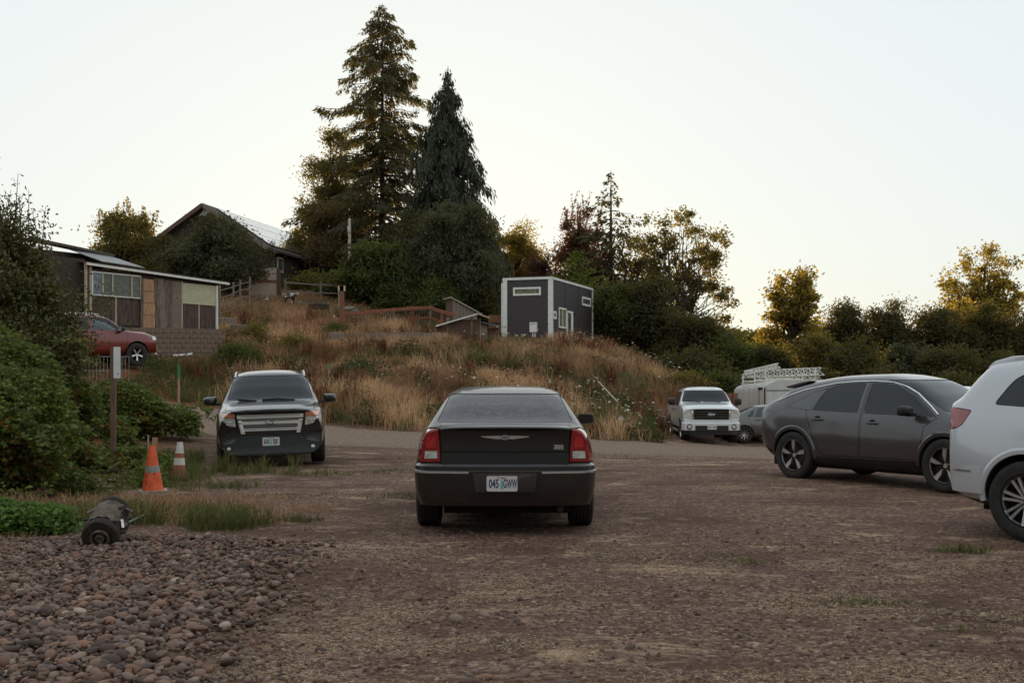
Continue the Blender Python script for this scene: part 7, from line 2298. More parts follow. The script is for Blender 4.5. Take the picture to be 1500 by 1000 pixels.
STAKE = mat('stake_wood', (0.30, 0.21, 0.14), 0.8, var=0.3)
STAKE_G = mat('stake_green', (0.035, 0.20, 0.095), 0.6, var=0.2)
for px, pt, pb, Y, lab, top in ((262, 535, 565, 33.5, 'green-tipped survey stake at the grass beside the drive', STAKE_G), (482, 532, 556, 40.0, 'green-tipped survey stake right of the black SUV', STAKE_G), (668, 514, 540, 47.0, 'plain pale survey stake among white flowers below the coop', STAKE)):
    p_ = at(px, Y); zt = CAM_H + (HOR - pt) / FPX * Y - p_.z
    r = empty('survey_stake', p_, 0, lab, 'stake', 'survey stakes on the bank')
    mb = MB(); mb.box(-0.03, 0.03, -0.012, 0.012, -0.2, zt * 0.72); mb.build('stake', STAKE, r)
    mb = MB(); mb.box(-0.032, 0.032, -0.014, 0.014, zt * 0.72, zt); mb.build('painted_tip', top, r)
a, b = ground_at(903, 580), None
a = Vector(P3(903, 581, 42.0)); b = Vector(P3(876, 558, 43.5))
mb = MB(); mb.tube([a - a + Vector((0.05, 0, -0.2)), (b - a)], [0.028, 0.022], 7); o = mb.build('leaning_pole', WOOD_PALE, loc=a); tag(o, 'pale pole leaning on the dry bank left of the pickup', 'pole')
p_ = at(910, 40, 0.0); 
mb = MB(); mb.lathe([(0.0, 0.0), (0.15, 0.02), (0.17, 0.12), (0.11, 0.24), (0.05, 0.27), (0.07, 0.32), (0.0, 0.31)], 14, 'z'); o = mb.build('plastic_bag', mat('pale_plastic', (0.42, 0.46, 0.47), 0.4, var=0.3, scale=20), loc=p_, smooth=50); tag(o, 'small pale plastic bag at the foot of the dry bank', 'bag')
a = ground_at(254, 524, 30)
mb = MB(); mb.tube([(0, 0, 0.08), (0.72, 0.25, 0.16)], 0.055, 12); o = mb.build('white_pipe', WHITE_TRIM, loc=a, smooth=40); tag(o, 'short white plastic pipe lying below the block wall', 'pipe')
# stacked orange bricks behind the pickup
p_ = at(1073, 50)
r = empty('brick_stack', p_, 0.2, 'small stack of orange bricks behind the pickup', 'bricks')
BR = mat('orange_brick', (0.22, 0.10, 0.06), 0.85, var=0.35, scale=8)
for i in range(7):
    for j in range(2):
        mb = MB(); mb.box(-0.26 + j * 0.27, -0.02 + j * 0.27, 0, 0.22, 0.22 + i * 0.12, 0.33 + i * 0.12); mb.build('brick', BR, r)
mb = MB(); mb.box(-0.35, 0.4, -0.1, 0.4, -0.3, 0.21); mb.build('pallet', WOOD_GREY, r)

# ------------------------------------------------------------------ rusty machine part on the cobbles, hoses
def build_motor():
    p = ground_at(146, 808)
    r = empty('rusty_motor', (p.x, p.y + 0.20, p.z + 0.06), R(0), 'rusty cylindrical machine part lying on the cobbles', 'machine part', rot=(0, R(21), R(-84)))
    # local x = axis, pointing towards the camera and a little left
    RD = mat('dark_rust', (0.026, 0.018, 0.013), 0.85, 0.2, var=0.7, scale=14, bump=0.8, bscale=50)
    RL = mat('skylit_scale_rust', (0.105, 0.080, 0.064), 0.8, 0.2, var=0.65, scale=10, bump=0.8, bscale=45)  # rust paled: sky light on the top plates put into the colour
    z = 0.165
    mb = MB(); mb.lathe([(0.0, 0.21), (0.085, 0.21), (0.095, 0.235), (0.152, 0.235), (0.162, 0.222), (0.160, 0.15), (0.151, 0.14), (0.150, 0.0), (0.154, -0.01), (0.154, -0.05), (0.149, -0.06), (0.142, -0.24), (0.147, -0.25), (0.142, -0.31), (0.11, -0.335), (0.0, -0.34)], 40, 'x', (0, 0, z)); mb.build('casing', RD, r, smooth=35)
    mb = MB(); mb.lathe([(0.060, 0.235), (0.086, 0.232), (0.090, 0.252), (0.078, 0.262), (0.062, 0.255)], 32, 'x', (0, 0.0, z), closed=True); mb.build('bearing_ring', RL, r, smooth=35)
    mb = MB(); mb.lathe([(0.0, 0.245), (0.018, 0.25), (0.030, 0.262), (0.044, 0.25), (0.046, 0.23)], 24, 'x', (0, 0.0, z)); mb.build('hub', RL, r, smooth=35)
    mb = MB()
    for k in range(18):
        a0 = R(20) + R(140) * k / 17
    V, F = [], []
    for i, x_ in enumerate(np.linspace(-0.20, 0.12, 8)):
        for k in range(13):
            a0 = R(35) + R(110) * k / 12
            rr = 0.159 + 0.005 * math.sin(k * 2.1 + i * 1.7)
            V.append((x_, rr * math.cos(a0), z + rr * math.sin(a0)))
    for i in range(7):
        for k in range(12): F.append((i * 13 + k, i * 13 + k + 1, (i + 1) * 13 + k + 1, (i + 1) * 13 + k))
    mb.add(V, F); mb.build('cover_plate', RL, r, smooth=40)
    for x_ in (-0.14, -0.21):
        mb = MB(); mb.lathe([(0.138, x_), (0.1515, x_), (0.1515, x_ + 0.02), (0.138, x_ + 0.02)], 36, 'x', (0, 0, z), closed=True); mb.build('band', RD, r, smooth=35)
    for s in (1, -1):
        mb = MB(); mb.box(-0.10, 0.06, s * 0.13, s * 0.185, z - 0.06, z + 0.02); mb.build('lug', RD, r, bevel=0.015)
        for x_ in (-0.20, 0.08):
            mb = MB(); mb.tube([(x_, s * 0.14, z - 0.02), (x_, s * 0.19, z - 0.02)], 0.022, 6); mb.build('bolt', RL, r)
    mb = MB(); mb.bar((0.02, 0.150, z + 0.07), (0.10, 0.175, z + 0.03), 0.022, 0.015); mb.build('bracket', MALLOY, r)
    for q in range(9):       # scraps of torn casing and stubs along the sides
        s = 1 if q % 2 else -1
        x_ = -0.26 + 0.055 * q; a0 = R(20 + 14 * (q % 4))
        mb = MB(); mb.bar((x_, s * 0.145 * math.cos(a0), z + 0.145 * math.sin(a0)), (x_ + 0.05 * (q % 3 - 1), s * 0.20 * math.cos(a0 - 0.4), z + 0.19 * math.sin(a0 - 0.4)), 0.035, 0.010); mb.build('casing_scrap', RL if q % 3 else RD, r)
    # hoses
    HOSE = mat('pale_hose', (0.25, 0.245, 0.215), 0.5, var=0.15)
    HG = mat('green_hose', (0.085, 0.125, 0.095), 0.5, var=0.25)
    q = ground_at(180, 795)
    e = ground_at(203, 812)
    mb = MB(); mb.tube([(0, 0, 0.07), (0.03, -0.06, 0.05), (0.09, -0.14, 0.035), (e.x - q.x - 0.05, e.y - q.y + 0.06, 0.03), (e.x - q.x, e.y - q.y, 0.035)], 0.013, 10); o = mb.build('hose_end', HOSE, loc=q, smooth=50); tag(o, 'pale hose end poking out from under the rusty machine part', 'hose')
    a = ground_at(178, 776); b = ground_at(221, 764)
    pts = [a.lerp(b, t) - a + Vector((0, 0, 0.03 + 0.05 * t + 0.02 * math.sin(3 * t))) for t in np.linspace(0, 1, 8)]
    mb = MB(); mb.tube(pts, 0.012, 8); o = mb.build('garden_hose', HG, loc=a, smooth=50); tag(o, 'green garden hose curving right behind the machine part', 'hose', 'hoses at the machine part')
    a = ground_at(60, 768); b = ground_at(118, 769)
    pts = [a.lerp(b, t) - a + Vector((0, 0, 0.04 + 0.012 * math.sin(5 * t))) for t in np.linspace(0, 1, 8)]
    mb = MB(); mb.tube(pts, 0.012, 8); o = mb.build('garden_hose', HG, loc=a, smooth=50); tag(o, 'green garden hose in the weeds left of the machine part', 'hose', 'hoses at the machine part')
    a = ground_at(210, 727)
    pts = [Vector((0.0, 0, 0.03)), Vector((0.25, -0.02, 0.02)), Vector((0.34, 0.0, 0.03)), Vector((0.42, 0.10, 0.02)), Vector((0.40, 0.25, 0.03)), Vector((0.55, 0.32, 0.02))]
    mb = MB(); mb.tube(pts, 0.012, 8); o = mb.build('pale_hose', HOSE, loc=(a.x, a.y - 0.05, a.z), smooth=50); tag(o, 'thin pale hose lying round the foot of the orange cone', 'hose')
build_motor()

# ------------------------------------------------------------------ goats
def skin_body(name, verts, edges, radii, m, parent, sub=2):
    me = bpy.data.meshes.new(name)
    me.from_pydata(verts, edges, [])
    o = bpy.data.objects.new(name, me)
    TMP.collection.objects.link(o)
    sk = o.modifiers.new('skin', 'SKIN'); sk.use_smooth_shade = True
    for v, rr in zip(me.skin_vertices[0].data, radii): v.radius = (rr, rr)
    me.skin_vertices[0].data[0].use_root = True
    ss = o.modifiers.new('sub', 'SUBSURF'); ss.levels = sub; ss.render_levels = sub
    vl = TMP.view_layers[0]; vl.update()
    out = bpy.data.meshes.new_from_object(o.evaluated_get(vl.depsgraph))
    bpy.data.objects.remove(o)
    out.materials.clear()
    return link(name, out, m, parent)

def goat(label, loc, rz, m, head_down=0.0, s=1.0, lying=False):
    """small goat, nose along +x; hind legs with hocks, neck, muzzle, ears, horns, tail"""
    lg = 0.42 if not lying else 0.10
    V = [(-0.02, 0, 0.55), (-0.30, 0, 0.56), (0.24, 0, 0.55), (0.36, 0, 0.68 - head_down * 0.2), (0.44, 0, 0.82 - head_down * 0.5), (0.54, 0, 0.82 - head_down * 0.6), (0.63, 0, 0.76 - head_down * 0.65), (-0.40, 0, 0.62), (-0.46, 0, 0.70)]
    Rr = [0.165, 0.145, 0.145, 0.085, 0.068, 0.062, 0.036, 0.05, 0.018]
    E = [(0, 1), (0, 2), (2, 3), (3, 4), (4, 5), (5, 6), (1, 7), (7, 8)]
    for s_ in (1, -1):
        b = len(V)
        if not lying:
            V += [(0.22, s_ * 0.09, 0.44), (0.23, s_ * 0.095, 0.26), (0.22, s_ * 0.095, 0.03)]; Rr += [0.07, 0.038, 0.026]
            E += [(2, b), (b, b + 1), (b + 1, b + 2)]
            b = len(V)
            V += [(-0.32, s_ * 0.10, 0.45), (-0.26, s_ * 0.10, 0.34), (-0.37, s_ * 0.10, 0.22), (-0.35, s_ * 0.10, 0.03)]; Rr += [0.09, 0.055, 0.034, 0.026]
            E += [(1, b), (b, b + 1), (b + 1, b + 2), (b + 2, b + 3)]
        else:
            V += [(0.24, s_ * 0.12, 0.42), (0.34, s_ * 0.13, 0.40)]; Rr += [0.06, 0.03]; E += [(2, b), (b, b + 1)]
            b = len(V)
            V += [(-0.30, s_ * 0.14, 0.44), (-0.12, s_ * 0.16, 0.40)]; Rr += [0.09, 0.04]; E += [(1, b), (b, b + 1)]
    if lying: V = [(x, y, z - 0.38) for x, y, z in V]
    r = empty('goat', loc, rz, label, 'goat')
    r.scale = (s, s, s)
    skin_body('body', V, E, Rr, m, r)
    hz = V[4][2]; hx = V[4][0]
    for s_ in (1, -1):
        mb = MB(); mb.add([(hx + 0.02, s_ * 0.05, hz + 0.03), (hx - 0.02, s_ * 0.17, hz + 0.0), (hx + 0.05, s_ * 0.07, hz - 0.02), (hx + 0.03, s_ * 0.06, hz + 0.05)], [(0, 1, 2), (0, 3, 1), (1, 3, 2), (0, 2, 3)]); mb.build('ear', m, r)
        mb = MB(); mb.tube([(hx + 0.01, s_ * 0.03, hz + 0.06), (hx - 0.03, s_ * 0.05, hz + 0.15), (hx - 0.09, s_ * 0.06, hz + 0.20)], [0.016, 0.012, 0.004], 6); mb.build('horn', WOOD_GREY, r)
        mb = MB(); mb.lathe([(0.0, -0.01), (0.012, 0.0), (0.0, 0.01)], 8, 'y', (hx + 0.08, s_ * 0.055, hz + 0.02)); mb.build('eye', MBLACK, r)
    return r
def patch_fur(name, stops, sc=4.0):
    m, n, l, p = new_mat(name)
    tc = n.new('ShaderNodeTexCoord'); nz = n.new('ShaderNodeTexNoise'); nz.inputs['Scale'].default_value = sc; nz.inputs['Detail'].default_value = 2
    l.new(tc.outputs['Object'], nz.inputs['Vector'])
    rp = ramp(n, stops, 'CONSTANT'); l.new(nz.outputs['Fac'], rp.inputs['Fac']); l.new(rp.outputs[0], p.inputs['Base Color']); p.inputs['Roughness'].default_value = 0.9
    return m
goat('black white and tan goat standing on the dry slope', at(424, 66.5), R(-20), patch_fur('goat_pied', [(0, (0.02, 0.017, 0.015)), (0.47, (0.20, 0.12, 0.075)), (0.56, (0.5, 0.47, 0.42))]), 0.25, 1.0)
goat('brown goat with white patch resting before the board hut', at(387, 68.5), R(5), patch_fur('goat_brown', [(0, (0.15, 0.085, 0.055)), (0.58, (0.45, 0.40, 0.36))]), 0.6, 0.95, True)
goat('tan goat resting left of the board hut', at(358, 68.0), R(200), patch_fur('goat_tan', [(0, (0.19, 0.115, 0.075)), (0.62, (0.12, 0.07, 0.045))]), 0.7, 0.95, True)
# ------------------------------------------------------------------ grasses, weeds, brambles, stones
DRY_MAT = leaf_mat('dry_grass_blades', (0.15, 0.075, 0.042), (0.54, 0.37, 0.22), 0.36, rough=0.7, gloss=0.1)
RUST_MAT = leaf_mat('rust_stalks', (0.085, 0.030, 0.018), (0.24, 0.115, 0.065), 0.2, rough=0.8, gloss=0.05)
DRYGREEN = leaf_mat('green_grass_blades', (0.050, 0.062, 0.018), (0.16, 0.17, 0.055), 0.35, rough=0.6, gloss=0.15)
WEED_MAT = leaf_mat('weed_leaves', (0.034, 0.046, 0.014), (0.110, 0.120, 0.040), 0.35, gloss=0.2)
UMBEL = mat('umbel_white', (0.44, 0.42, 0.33), 0.8, var=0.2)
STRAW_MAT = leaf_mat('straw_blades', (0.34, 0.225, 0.155), (0.80, 0.58, 0.43), 0.2, rough=0.8, gloss=0.05)

def blades(P, H, Wd, lean, rng, tint, name, m, label=None, seg=2, droop=0.5, lean_dir=None):
    """curved grass blades rooted at P (n,3): one object"""
    n = len(P)
    a = rng.random(n) * 2 * PI if lean_dir is None else lean_dir + rng.normal(size=n) * 0.5
    ld = np.column_stack([np.cos(a), np.sin(a), np.zeros(n)])
    f = rng.random(n) * 2 * PI
    sd = np.column_stack([np.cos(f), np.sin(f), np.zeros(n)])
    H = np.broadcast_to(H, (n,))[:, None]; Wd = np.broadcast_to(Wd, (n,))[:, None]; lean = np.broadcast_to(lean, (n,))[:, None]
    mid = P + ld * lean * H * 0.35 + np.array([0, 0, 1.0]) * H * 0.62
    tip = P + ld * lean * H * 1.0 + np.array([0, 0, 1.0]) * H * (1.0 - droop * lean * 0.6)
    V = np.stack([P - sd * Wd * 0.5, P + sd * Wd * 0.5, mid - sd * Wd * 0.42, mid + sd * Wd * 0.42, tip], axis=1).reshape(-1, 3)
    i = np.arange(n)[:, None] * 5
    F = np.vstack([np.hstack([i, i + 1, i + 3]), np.hstack([i, i + 3, i + 2]), np.hstack([i + 2, i + 3, i + 4])])
    o = link(name, np_mesh(name, V, F, np.r_[tint, tint, tint]), m)
    tag(o, label, kind='stuff')
    return o

def scatter(n, x0, x1, y0, y1, rng, keep):
    x = x0 + (x1 - x0) * rng.random(n); y = y0 + (y1 - y0) * rng.random(n)
    k = keep(x, y) > rng.random(n)
    return x[k], y[k]

def tufts(x, y, per, rad, rng):
    n = len(x)
    xx = np.repeat(x, per) + rng.normal(size=n * per) * rad; yy = np.repeat(y, per) + rng.normal(size=n * per) * rad
    return xx, yy, gz(xx, yy)

def build_bank():
    rng = np.random.default_rng(77)
    off = lambda x, y: ~in_poly(x, y, DRIVE)
    FAR = DRIVE[:90][np.argsort(DRIVE[:90][:, 0])]
    th = np.array([(2.2, 63.8), (-0.6, 65.2), (2.2, 73), (5.3, 72)])
    sx0 = np.array(P3(133, 474, 44.0)[:2]); sx1 = np.array(P3(318, 473, 49.5)[:2])
    def shed_clear(x, y):
        u = (sx1 - sx0) / np.linalg.norm(sx1 - sx0); w = np.array([u[1], -u[0]])
        a = (x - sx0[0]) * u[0] + (y - sx0[1]) * u[1]; b = (x - sx0[0]) * w[0] + (y - sx0[1]) * w[1]
        return ~((a > -1.4) & (a < 7.2) & (b < 2.2) & (b > -4.5))
    def red_clear(x, y):
        c = suv_red.root.location
        return np.hypot((x - c.x), (y - c.y)) > 2.1
    def base(x, y):
        h = gz(x, y)
        yf = np.interp(x, FAR[:, 0], FAR[:, 1])
        k = np.clip((y - yf + 0.5 * (fbm(x * 1.1, y * 1.1, 40) - 0.5)) * 2.5, 0, 1) * off(x, y) * ~in_poly(x, y, th) * shed_clear(x, y) * red_clear(x, y)
        k = k * np.clip((9.0 + 0.8 * (fbm(x, y * 0.6, 41) - 0.5) - x) * 2, 0, 1)
        k = k * ~((x > 5.5) & (y > 37.5) & (y < 45.5)) * ~((x > 6.9) & (y < 47))
        return k
    greenf = lambda x, y: np.clip((fbm(x * 0.22 + 3, y * 0.22, 31) - 0.50) * 7, 0, 1)
    # left of the bank, below the shed, is green and weedy
    leftg = lambda x, y: np.clip((-(x + 8.2 + (y - 38) * 0.16)) / 2.5, 0, 1) * np.clip((52 - y) / 8, 0.25, 1)
    red = lambda x, y: fbm(x * 0.35, y * 0.35, 55)
    dens = lambda x, y: 0.10 + 0.90 * np.clip((fbm(x * 0.42, y * 0.42, 12) - 0.40) * 6, 0, 1)
    # dry standing grass
    x, y = scatter(30000, -22, 10, 30, 64, rng, lambda x, y: base(x, y) * dens(x, y) * (1 - 0.80 * leftg(x, y)) * (1 - 0.65 * greenf(x, y)) * np.where(y > 56, 0.45, 1.0))
    xx, yy, zz = tufts(x, y, 9, 0.13, rng)
    n = len(xx)
    hp = 0.18 + 0.85 * np.clip(fbm(xx * 0.6, yy * 0.6, 44) * 2.2 - 0.6, 0, 1)
    H = hp * (0.55 + 0.6 * rng.random(n))
    t = np.clip(0.50 - 2.2 * (red(xx, yy) - 0.5) + np.repeat(rng.normal(size=len(x)) * 0.12, 9) + rng.normal(size=n) * 0.10, 0, 1)
    blades(np.column_stack([xx, yy, zz - 0.03]), H, 0.016 + 0.010 * rng.random(n), 0.15 + 0.65 * rng.random(n), rng, t, 'dry_grass', DRY_MAT, 'tall dry reddish grass covering the bank')
    # upper slope, short dry grass
    x, y = scatter(9000, -24, 8, 55, 80, rng, lambda x, y: base(x, y) * dens(x, y) * 0.9)
    xx, yy, zz = tufts(x, y, 8, 0.16, rng); n = len(xx)
    blades(np.column_stack([xx, yy, zz - 0.03]), 0.10 + 0.28 * rng.random(n) * (0.4 + fbm(xx * .5, yy * .5, 8)), 0.026, 0.3 + 0.6 * rng.random(n), rng, np.clip(0.45 + rng.normal(size=n) * 0.16, 0, 1), 'short_dry_grass', DRY_MAT, 'short dry grass on the upper slope')
    # rust-brown dock stalks in clumps
    x, y = scatter(420, -14, 9, 33, 62, rng, lambda x, y: base(x, y) * np.clip((fbm(x * 0.5 + 50, y * 0.5, 23) - 0.48) * 6, 0, 1))
    xx, yy, zz = tufts(x, y, 34, 0.13, rng); n = len(xx)
    blades(np.column_stack([xx, yy, zz - 0.03]), np.repeat(0.5 + 0.7 * rng.random(len(x)), 34) * (0.6 + 0.5 * rng.random(n)), 0.034, 0.10 + 0.35 * rng.random(n), rng, np.clip(0.4 + np.repeat(rng.normal(size=len(x)) * 0.2, 34) + rng.normal(size=n) * 0.12, 0, 1), 'dock_stalks', RUST_MAT, 'rust brown dock stalks standing in clumps on the bank')
    # green grass patches
    x, y = scatter(16000, -24, 10, 29, 66, rng, lambda x, y: base(x, y) * np.maximum(greenf(x, y) * 0.45, leftg(x, y) * 0.9))
    xx, yy, zz = tufts(x, y, 9, 0.14, rng); n = len(xx)
    blades(np.column_stack([xx, yy, zz - 0.03]), (0.22 + 0.45 * rng.random(n)) * (0.6 + 0.8 * fbm(xx * 0.6, yy * 0.6, 19)), 0.022, 0.2 + 0.6 * rng.random(n), rng, np.clip(0.40 + 0.8 * (fbm(xx * 0.4, yy * 0.4, 66) - 0.5) + rng.normal(size=n) * 0.15, 0, 1), 'green_grass', DRYGREEN, 'green grass and weeds patching the bank')
    # dark leafy weeds clumps on the bank
    x, y = scatter(800, -20, 9.5, 30, 60, rng, lambda x, y: base(x, y) * np.clip((fbm(x * 0.3 + 9, y * 0.3, 91) - 0.47) * 8, 0, 1) + base(x, y) * leftg(x, y) * 0.35)
    K = len(x); per = 90
    cx, cy = np.repeat(x, per), np.repeat(y, per)
    s = np.repeat(0.22 + 0.34 * rng.random(K), per)
    o = rng.normal(size=(K * per, 3)); o /= np.linalg.norm(o, axis=1)[:, None]; o *= (rng.random(K * per) ** 0.4)[:, None]
    P = np.column_stack([cx + o[:, 0] * s * 1.2, cy + o[:, 1] * s * 1.2, gz(cx, cy) + np.abs(o[:, 2]) * s * 1.5])
    V, F = leaf_quads(P, 0.09 + 0.08 * rng.random(len(P)), 0.05 + 0.03 * rng.random(len(P)), unit(len(P), rng), rng)
    o_ = link('weed_clumps', np_mesh('weed_clumps', V, F, np.clip(np.repeat(0.25 + 0.4 * rng.random(K), per) + rng.normal(size=len(P)) * 0.15, 0, 1)), WEED_MAT); tag(o_, 'dark leafy weeds clumped over the bank', kind='stuff')
    # white umbel flowers on stalks
    x, y = scatter(2600, -14, 9.3, 33, 60, rng, lambda x, y: base(x, y) * np.clip((fbm(x * 0.28 + 20, y * 0.28, 14) - 0.46) * 6, 0, 1) * np.where(x > -6, 1.0, 0.25))
    n = len(x); H = 0.5 + 0.5 * rng.random(n); z = gz(x, y)
    V, F = [], []
    k = 6
    for i in range(n):
        r_ = 0.028 + 0.036 * rng.random(); cx_, cy_, cz_ = x[i] + rng.normal() * 0.1, y[i], z[i] + H[i]
        b_ = len(V)
        V.append((cx_, cy_, cz_ + r_ * 0.45))
        tl = rng.normal() * 0.4
        for q in range(k):
            a = 2 * PI * q / k
            V.append((cx_ + r_ * math.cos(a), cy_ + r_ * math.sin(a), cz_ + r_ * math.sin(a) * tl))
        for q in range(k): F.append((b_, b_ + 1 + q, b_ + 1 + (q + 1) % k))
        for q in range(1, k - 1): F.append((b_ + 1, b_ + 1 + q + 1, b_ + 1 + q))
    o_ = link('white_flowers', np_mesh('white_flowers', V, np.array(F)), UMBEL); tag(o_, 'small white umbel flowers scattered over the bank', kind='stuff')
    # stalks of the flowers
    P = np.column_stack([x, y, z]); blades(P, H, 0.012, 0.02, rng, np.clip(0.4 + rng.normal(size=n) * 0.1, 0, 1), 'flower_stalks', DRYGREEN, 'thin stalks under the white flowers')

def build_lot():
    rng = np.random.default_rng(5)
    # low weeds and grass at the left of the lot: tufts by the cones, before the SUV, at the bramble edge
    def strip(cx, cy, rx, ry, n, hmin, hmax, w, m, name, label, tb=0.45, per=8, lean=0.6):
        a = rng.random(n) * 2 * PI; r_ = np.sqrt(rng.random(n))
        x, y = cx + rx * r_ * np.cos(a), cy + ry * r_ * np.sin(a)
        xx, yy, zz = tufts(x, y, per, 0.05, rng); q = len(xx)
        return np.column_stack([xx, yy, zz - 0.01]), hmin + (hmax - hmin) * rng.random(q) ** 1.5, w
    spots_g = [(-3.05, 12.1, 0.45, 0.42, 150, 0.06, 0.32), (-3.6, 12.7, 0.8, 0.8, 130, 0.05, 0.24), (-4.6, 12.9, 0.6, 0.5, 90, 0.08, 0.34), (-4.4, 12.4, 0.6, 0.5, 90, 0.10, 0.34), (-5.0, 11.6, 0.6, 0.3, 90, 0.06, 0.2), (-2.35, 12.6, 0.3, 0.15, 30, 0.04, 0.12),
               (-4.9, 19.2, 0.9, 0.7, 110, 0.05, 0.30), (-4.95, 19.4, 0.10, 0.1, 7, 0.3, 0.62), (-4.2, 19.3, 0.08, 0.1, 5, 0.25, 0.52), (-3.75, 19.5, 0.06, 0.1, 4, 0.25, 0.5), (-5.3, 18.6, 0.1, 0.1, 6, 0.3, 0.6), (-3.3, 18.8, 0.7, 0.4, 40, 0.05, 0.2), (-5.4, 17.6, 0.7, 1.0, 120, 0.08, 0.34), (-4.4, 16.4, 0.8, 0.8, 70, 0.04, 0.18), (-6.3, 21, 0.5, 1.5, 120, 0.1, 0.4), (2.5, 7.9, 0.33, 0.10, 26, 0.02, 0.06), (2.15, 7.9, 0.3, 0.08, 14, 0.02, 0.05),
               (4.1, 10.3, 0.3, 0.12, 26, 0.03, 0.12), (1.9, 9.7, 0.3, 0.12, 14, 0.02, 0.06), (2.6, 10.6, 0.4, 0.12, 12, 0.02, 0.06), (2.3, 24.5, 2.0, 0.5, 40, 0.02, 0.06), (0.2, 22.6, 3.0, 0.5, 90, 0.02, 0.08), (-1.6, 19.4, 1.2, 0.5, 60, 0.02, 0.08), (-2.2, 15.2, 1.5, 0.4, 60, 0.02, 0.07), (2.8, 7.0, 0.2, 0.06, 8, 0.02, 0.05)]
    PP, HH, TT = [], [], []
    for s in spots_g:
        P, H, w = strip(*s[:4], s[4], s[5], s[6], 0.006, None, None, None)
        PP.append(P); HH.append(H); TT.append(np.clip(0.5 + rng.normal(size=len(P)) * 0.2, 0, 1))
    P = np.vstack(PP)
    blades(P, np.concatenate(HH), 0.008 + 0.004 * rng.random(len(P)), 0.3 + 0.7 * rng.random(len(P)), rng, np.concatenate(TT), 'lot_grass', DRYGREEN, 'green grass tufts growing through the gravel')
    # dead pale grass by the bramble foot
    PP, HH = [], []
    for s in [(-4.7, 12.6, 0.9, 0.5, 130, 0.06, 0.30), (-3.15, 12.4, 0.7, 0.5, 80, 0.05, 0.24), (-4.4, 13.6, 0.7, 0.6, 150, 0.1, 0.36), (-2.9, 13.6, 0.8, 0.5, 80, 0.03, 0.12), (-5.6, 13.2, 0.8, 0.6, 150, 0.1, 0.35), (-3.6, 14.6, 0.7, 0.6, 80, 0.03, 0.15), (-5.4, 11.2, 0.9, 0.35, 100, 0.04, 0.12)]:
        P, H, w = strip(*s[:4], s[4], s[5], s[6], 0.006, None, None, None); PP.append(P); HH.append(H)
    P = np.vstack(PP)
    blades(P, np.concatenate(HH), 0.007, 0.4 + 0.7 * rng.random(len(P)), rng, np.clip(0.5 + rng.normal(size=len(P)) * 0.2, 0, 1), 'dead_grass', DRY_MAT, 'dead pale grass at the foot of the brambles')
    # straw thatch lying over the gravel in drifts
    def straw_mask(x, y):
        return np.clip((fbm(x * 0.9, y * 1.7, 71, 5, 0.6) - 0.49) * 8, 0, 1) * np.clip((11.5 - y) / 4.0, 0, 1) * np.clip((x + 2.4 + (y - 5) * 0.22) * 1.2, 0, 1)
    x, y = scatter(210000, -3, 6.5, 5.2, 12.5, rng, straw_mask)
    n = len(x)
    a = rng.random(n) * 2 * PI
    D = np.column_stack([np.cos(a), np.sin(a), 0.05 + 0.35 * rng.random(n) ** 2]); D /= np.linalg.norm(D, axis=1)[:, None]
    V, F = leaf_quads(np.column_stack([x, y, gz(x, y) + 0.008 + 0.012 * rng.random(n)]), 0.014 + 0.034 * rng.random(n), 0.0024 + 0.0016 * rng.random(n), D, rng, 0.05)
    o = link('straw_thatch', np_mesh('straw_thatch', V, F, np.clip(0.45 + rng.normal(size=n) * 0.22, 0, 1)), STRAW_MAT); tag(o, 'pale dry straw drifted over the gravel in the foreground', kind='stuff')
    # loose gravel
    ico = bmesh.new(); bmesh.ops.create_icosphere(ico, subdivisions=1, radius=1.0)
    ico.verts.ensure_lookup_table()
    iv = np.array([v.co[:] for v in ico.verts]); iff = np.array([[v.index for v in f.verts] for f in ico.faces]); ico.free()
    b0 = bmesh.new(); bmesh.ops.create_icosphere(b0, subdivisions=1, radius=1.0); b0.free()
    def stones(x, y, s, z, flat, rng, name, m, label, t, low=False):
        n = len(x)
        rot = rng.random(n) * 2 * PI
        el = 0.5 + 0.45 * rng.random(n)
        jit = 1 + rng.normal(size=(n, len(iv))) * 0.13
        v = iv[None] * jit[:, :, None]
        v = v * np.stack([s, s * el, s * flat], axis=1)[:, None, :]
        tx, ty = rng.normal(size=(2, n)) * 0.22
        zz = v[:, :, 2] + v[:, :, 0] * tx[:, None] + v[:, :, 1] * ty[:, None]
        c, q = np.cos(rot)[:, None], np.sin(rot)[:, None]
        X = v[:, :, 0] * c - v[:, :, 1] * q + x[:, None]; Yv = v[:, :, 0] * q + v[:, :, 1] * c + y[:, None]
        V = np.stack([X, Yv, zz + z[:, None]], axis=2).reshape(-1, 3)
        F = (iff[None] + (np.arange(n) * len(iv))[:, None, None]).reshape(-1, 3)
        me = np_mesh(name, V, F, np.repeat(t, len(iff), axis=0), smooth=True)
        return me
    def stone_tint(n):
        base = np.array([[0.175, 0.105, 0.076], [0.24, 0.16, 0.122], [0.095, 0.058, 0.043], [0.20, 0.105, 0.068], [0.165, 0.118, 0.105], [0.27, 0.205, 0.165]])
        p = np.array([.33, .2, .2, .12, .1, .05]); k = rng.choice(6, n, p=p)
        return np.clip(base[k] * np.array([1.18, 1.10, 1.03]) * (1 + rng.normal(size=(n, 1)) * 0.22), 0.01, 0.9)
    SM = mat('stone', (1, 1, 1), 0.68, var=0.22, scale=30, col2=(1.0, 0.98, 0.96), bump=0.25, bscale=90, tint=True, spec=0.35)
    edge = lambda x, y: np.clip(((-1.05 - (y - 6) * 0.17 + (fbm(x * 0.9, y * 0.9, 2) - 0.5) * 1.3) - x) * 0.9, 0, 1) * np.clip((11.2 - y - np.clip(x + 3.2, 0, 9) * 0.15 + (fbm(x * 1.3, y * 1.3, 3) - 0.5) * 0.9) * 2.2, 0, 1)
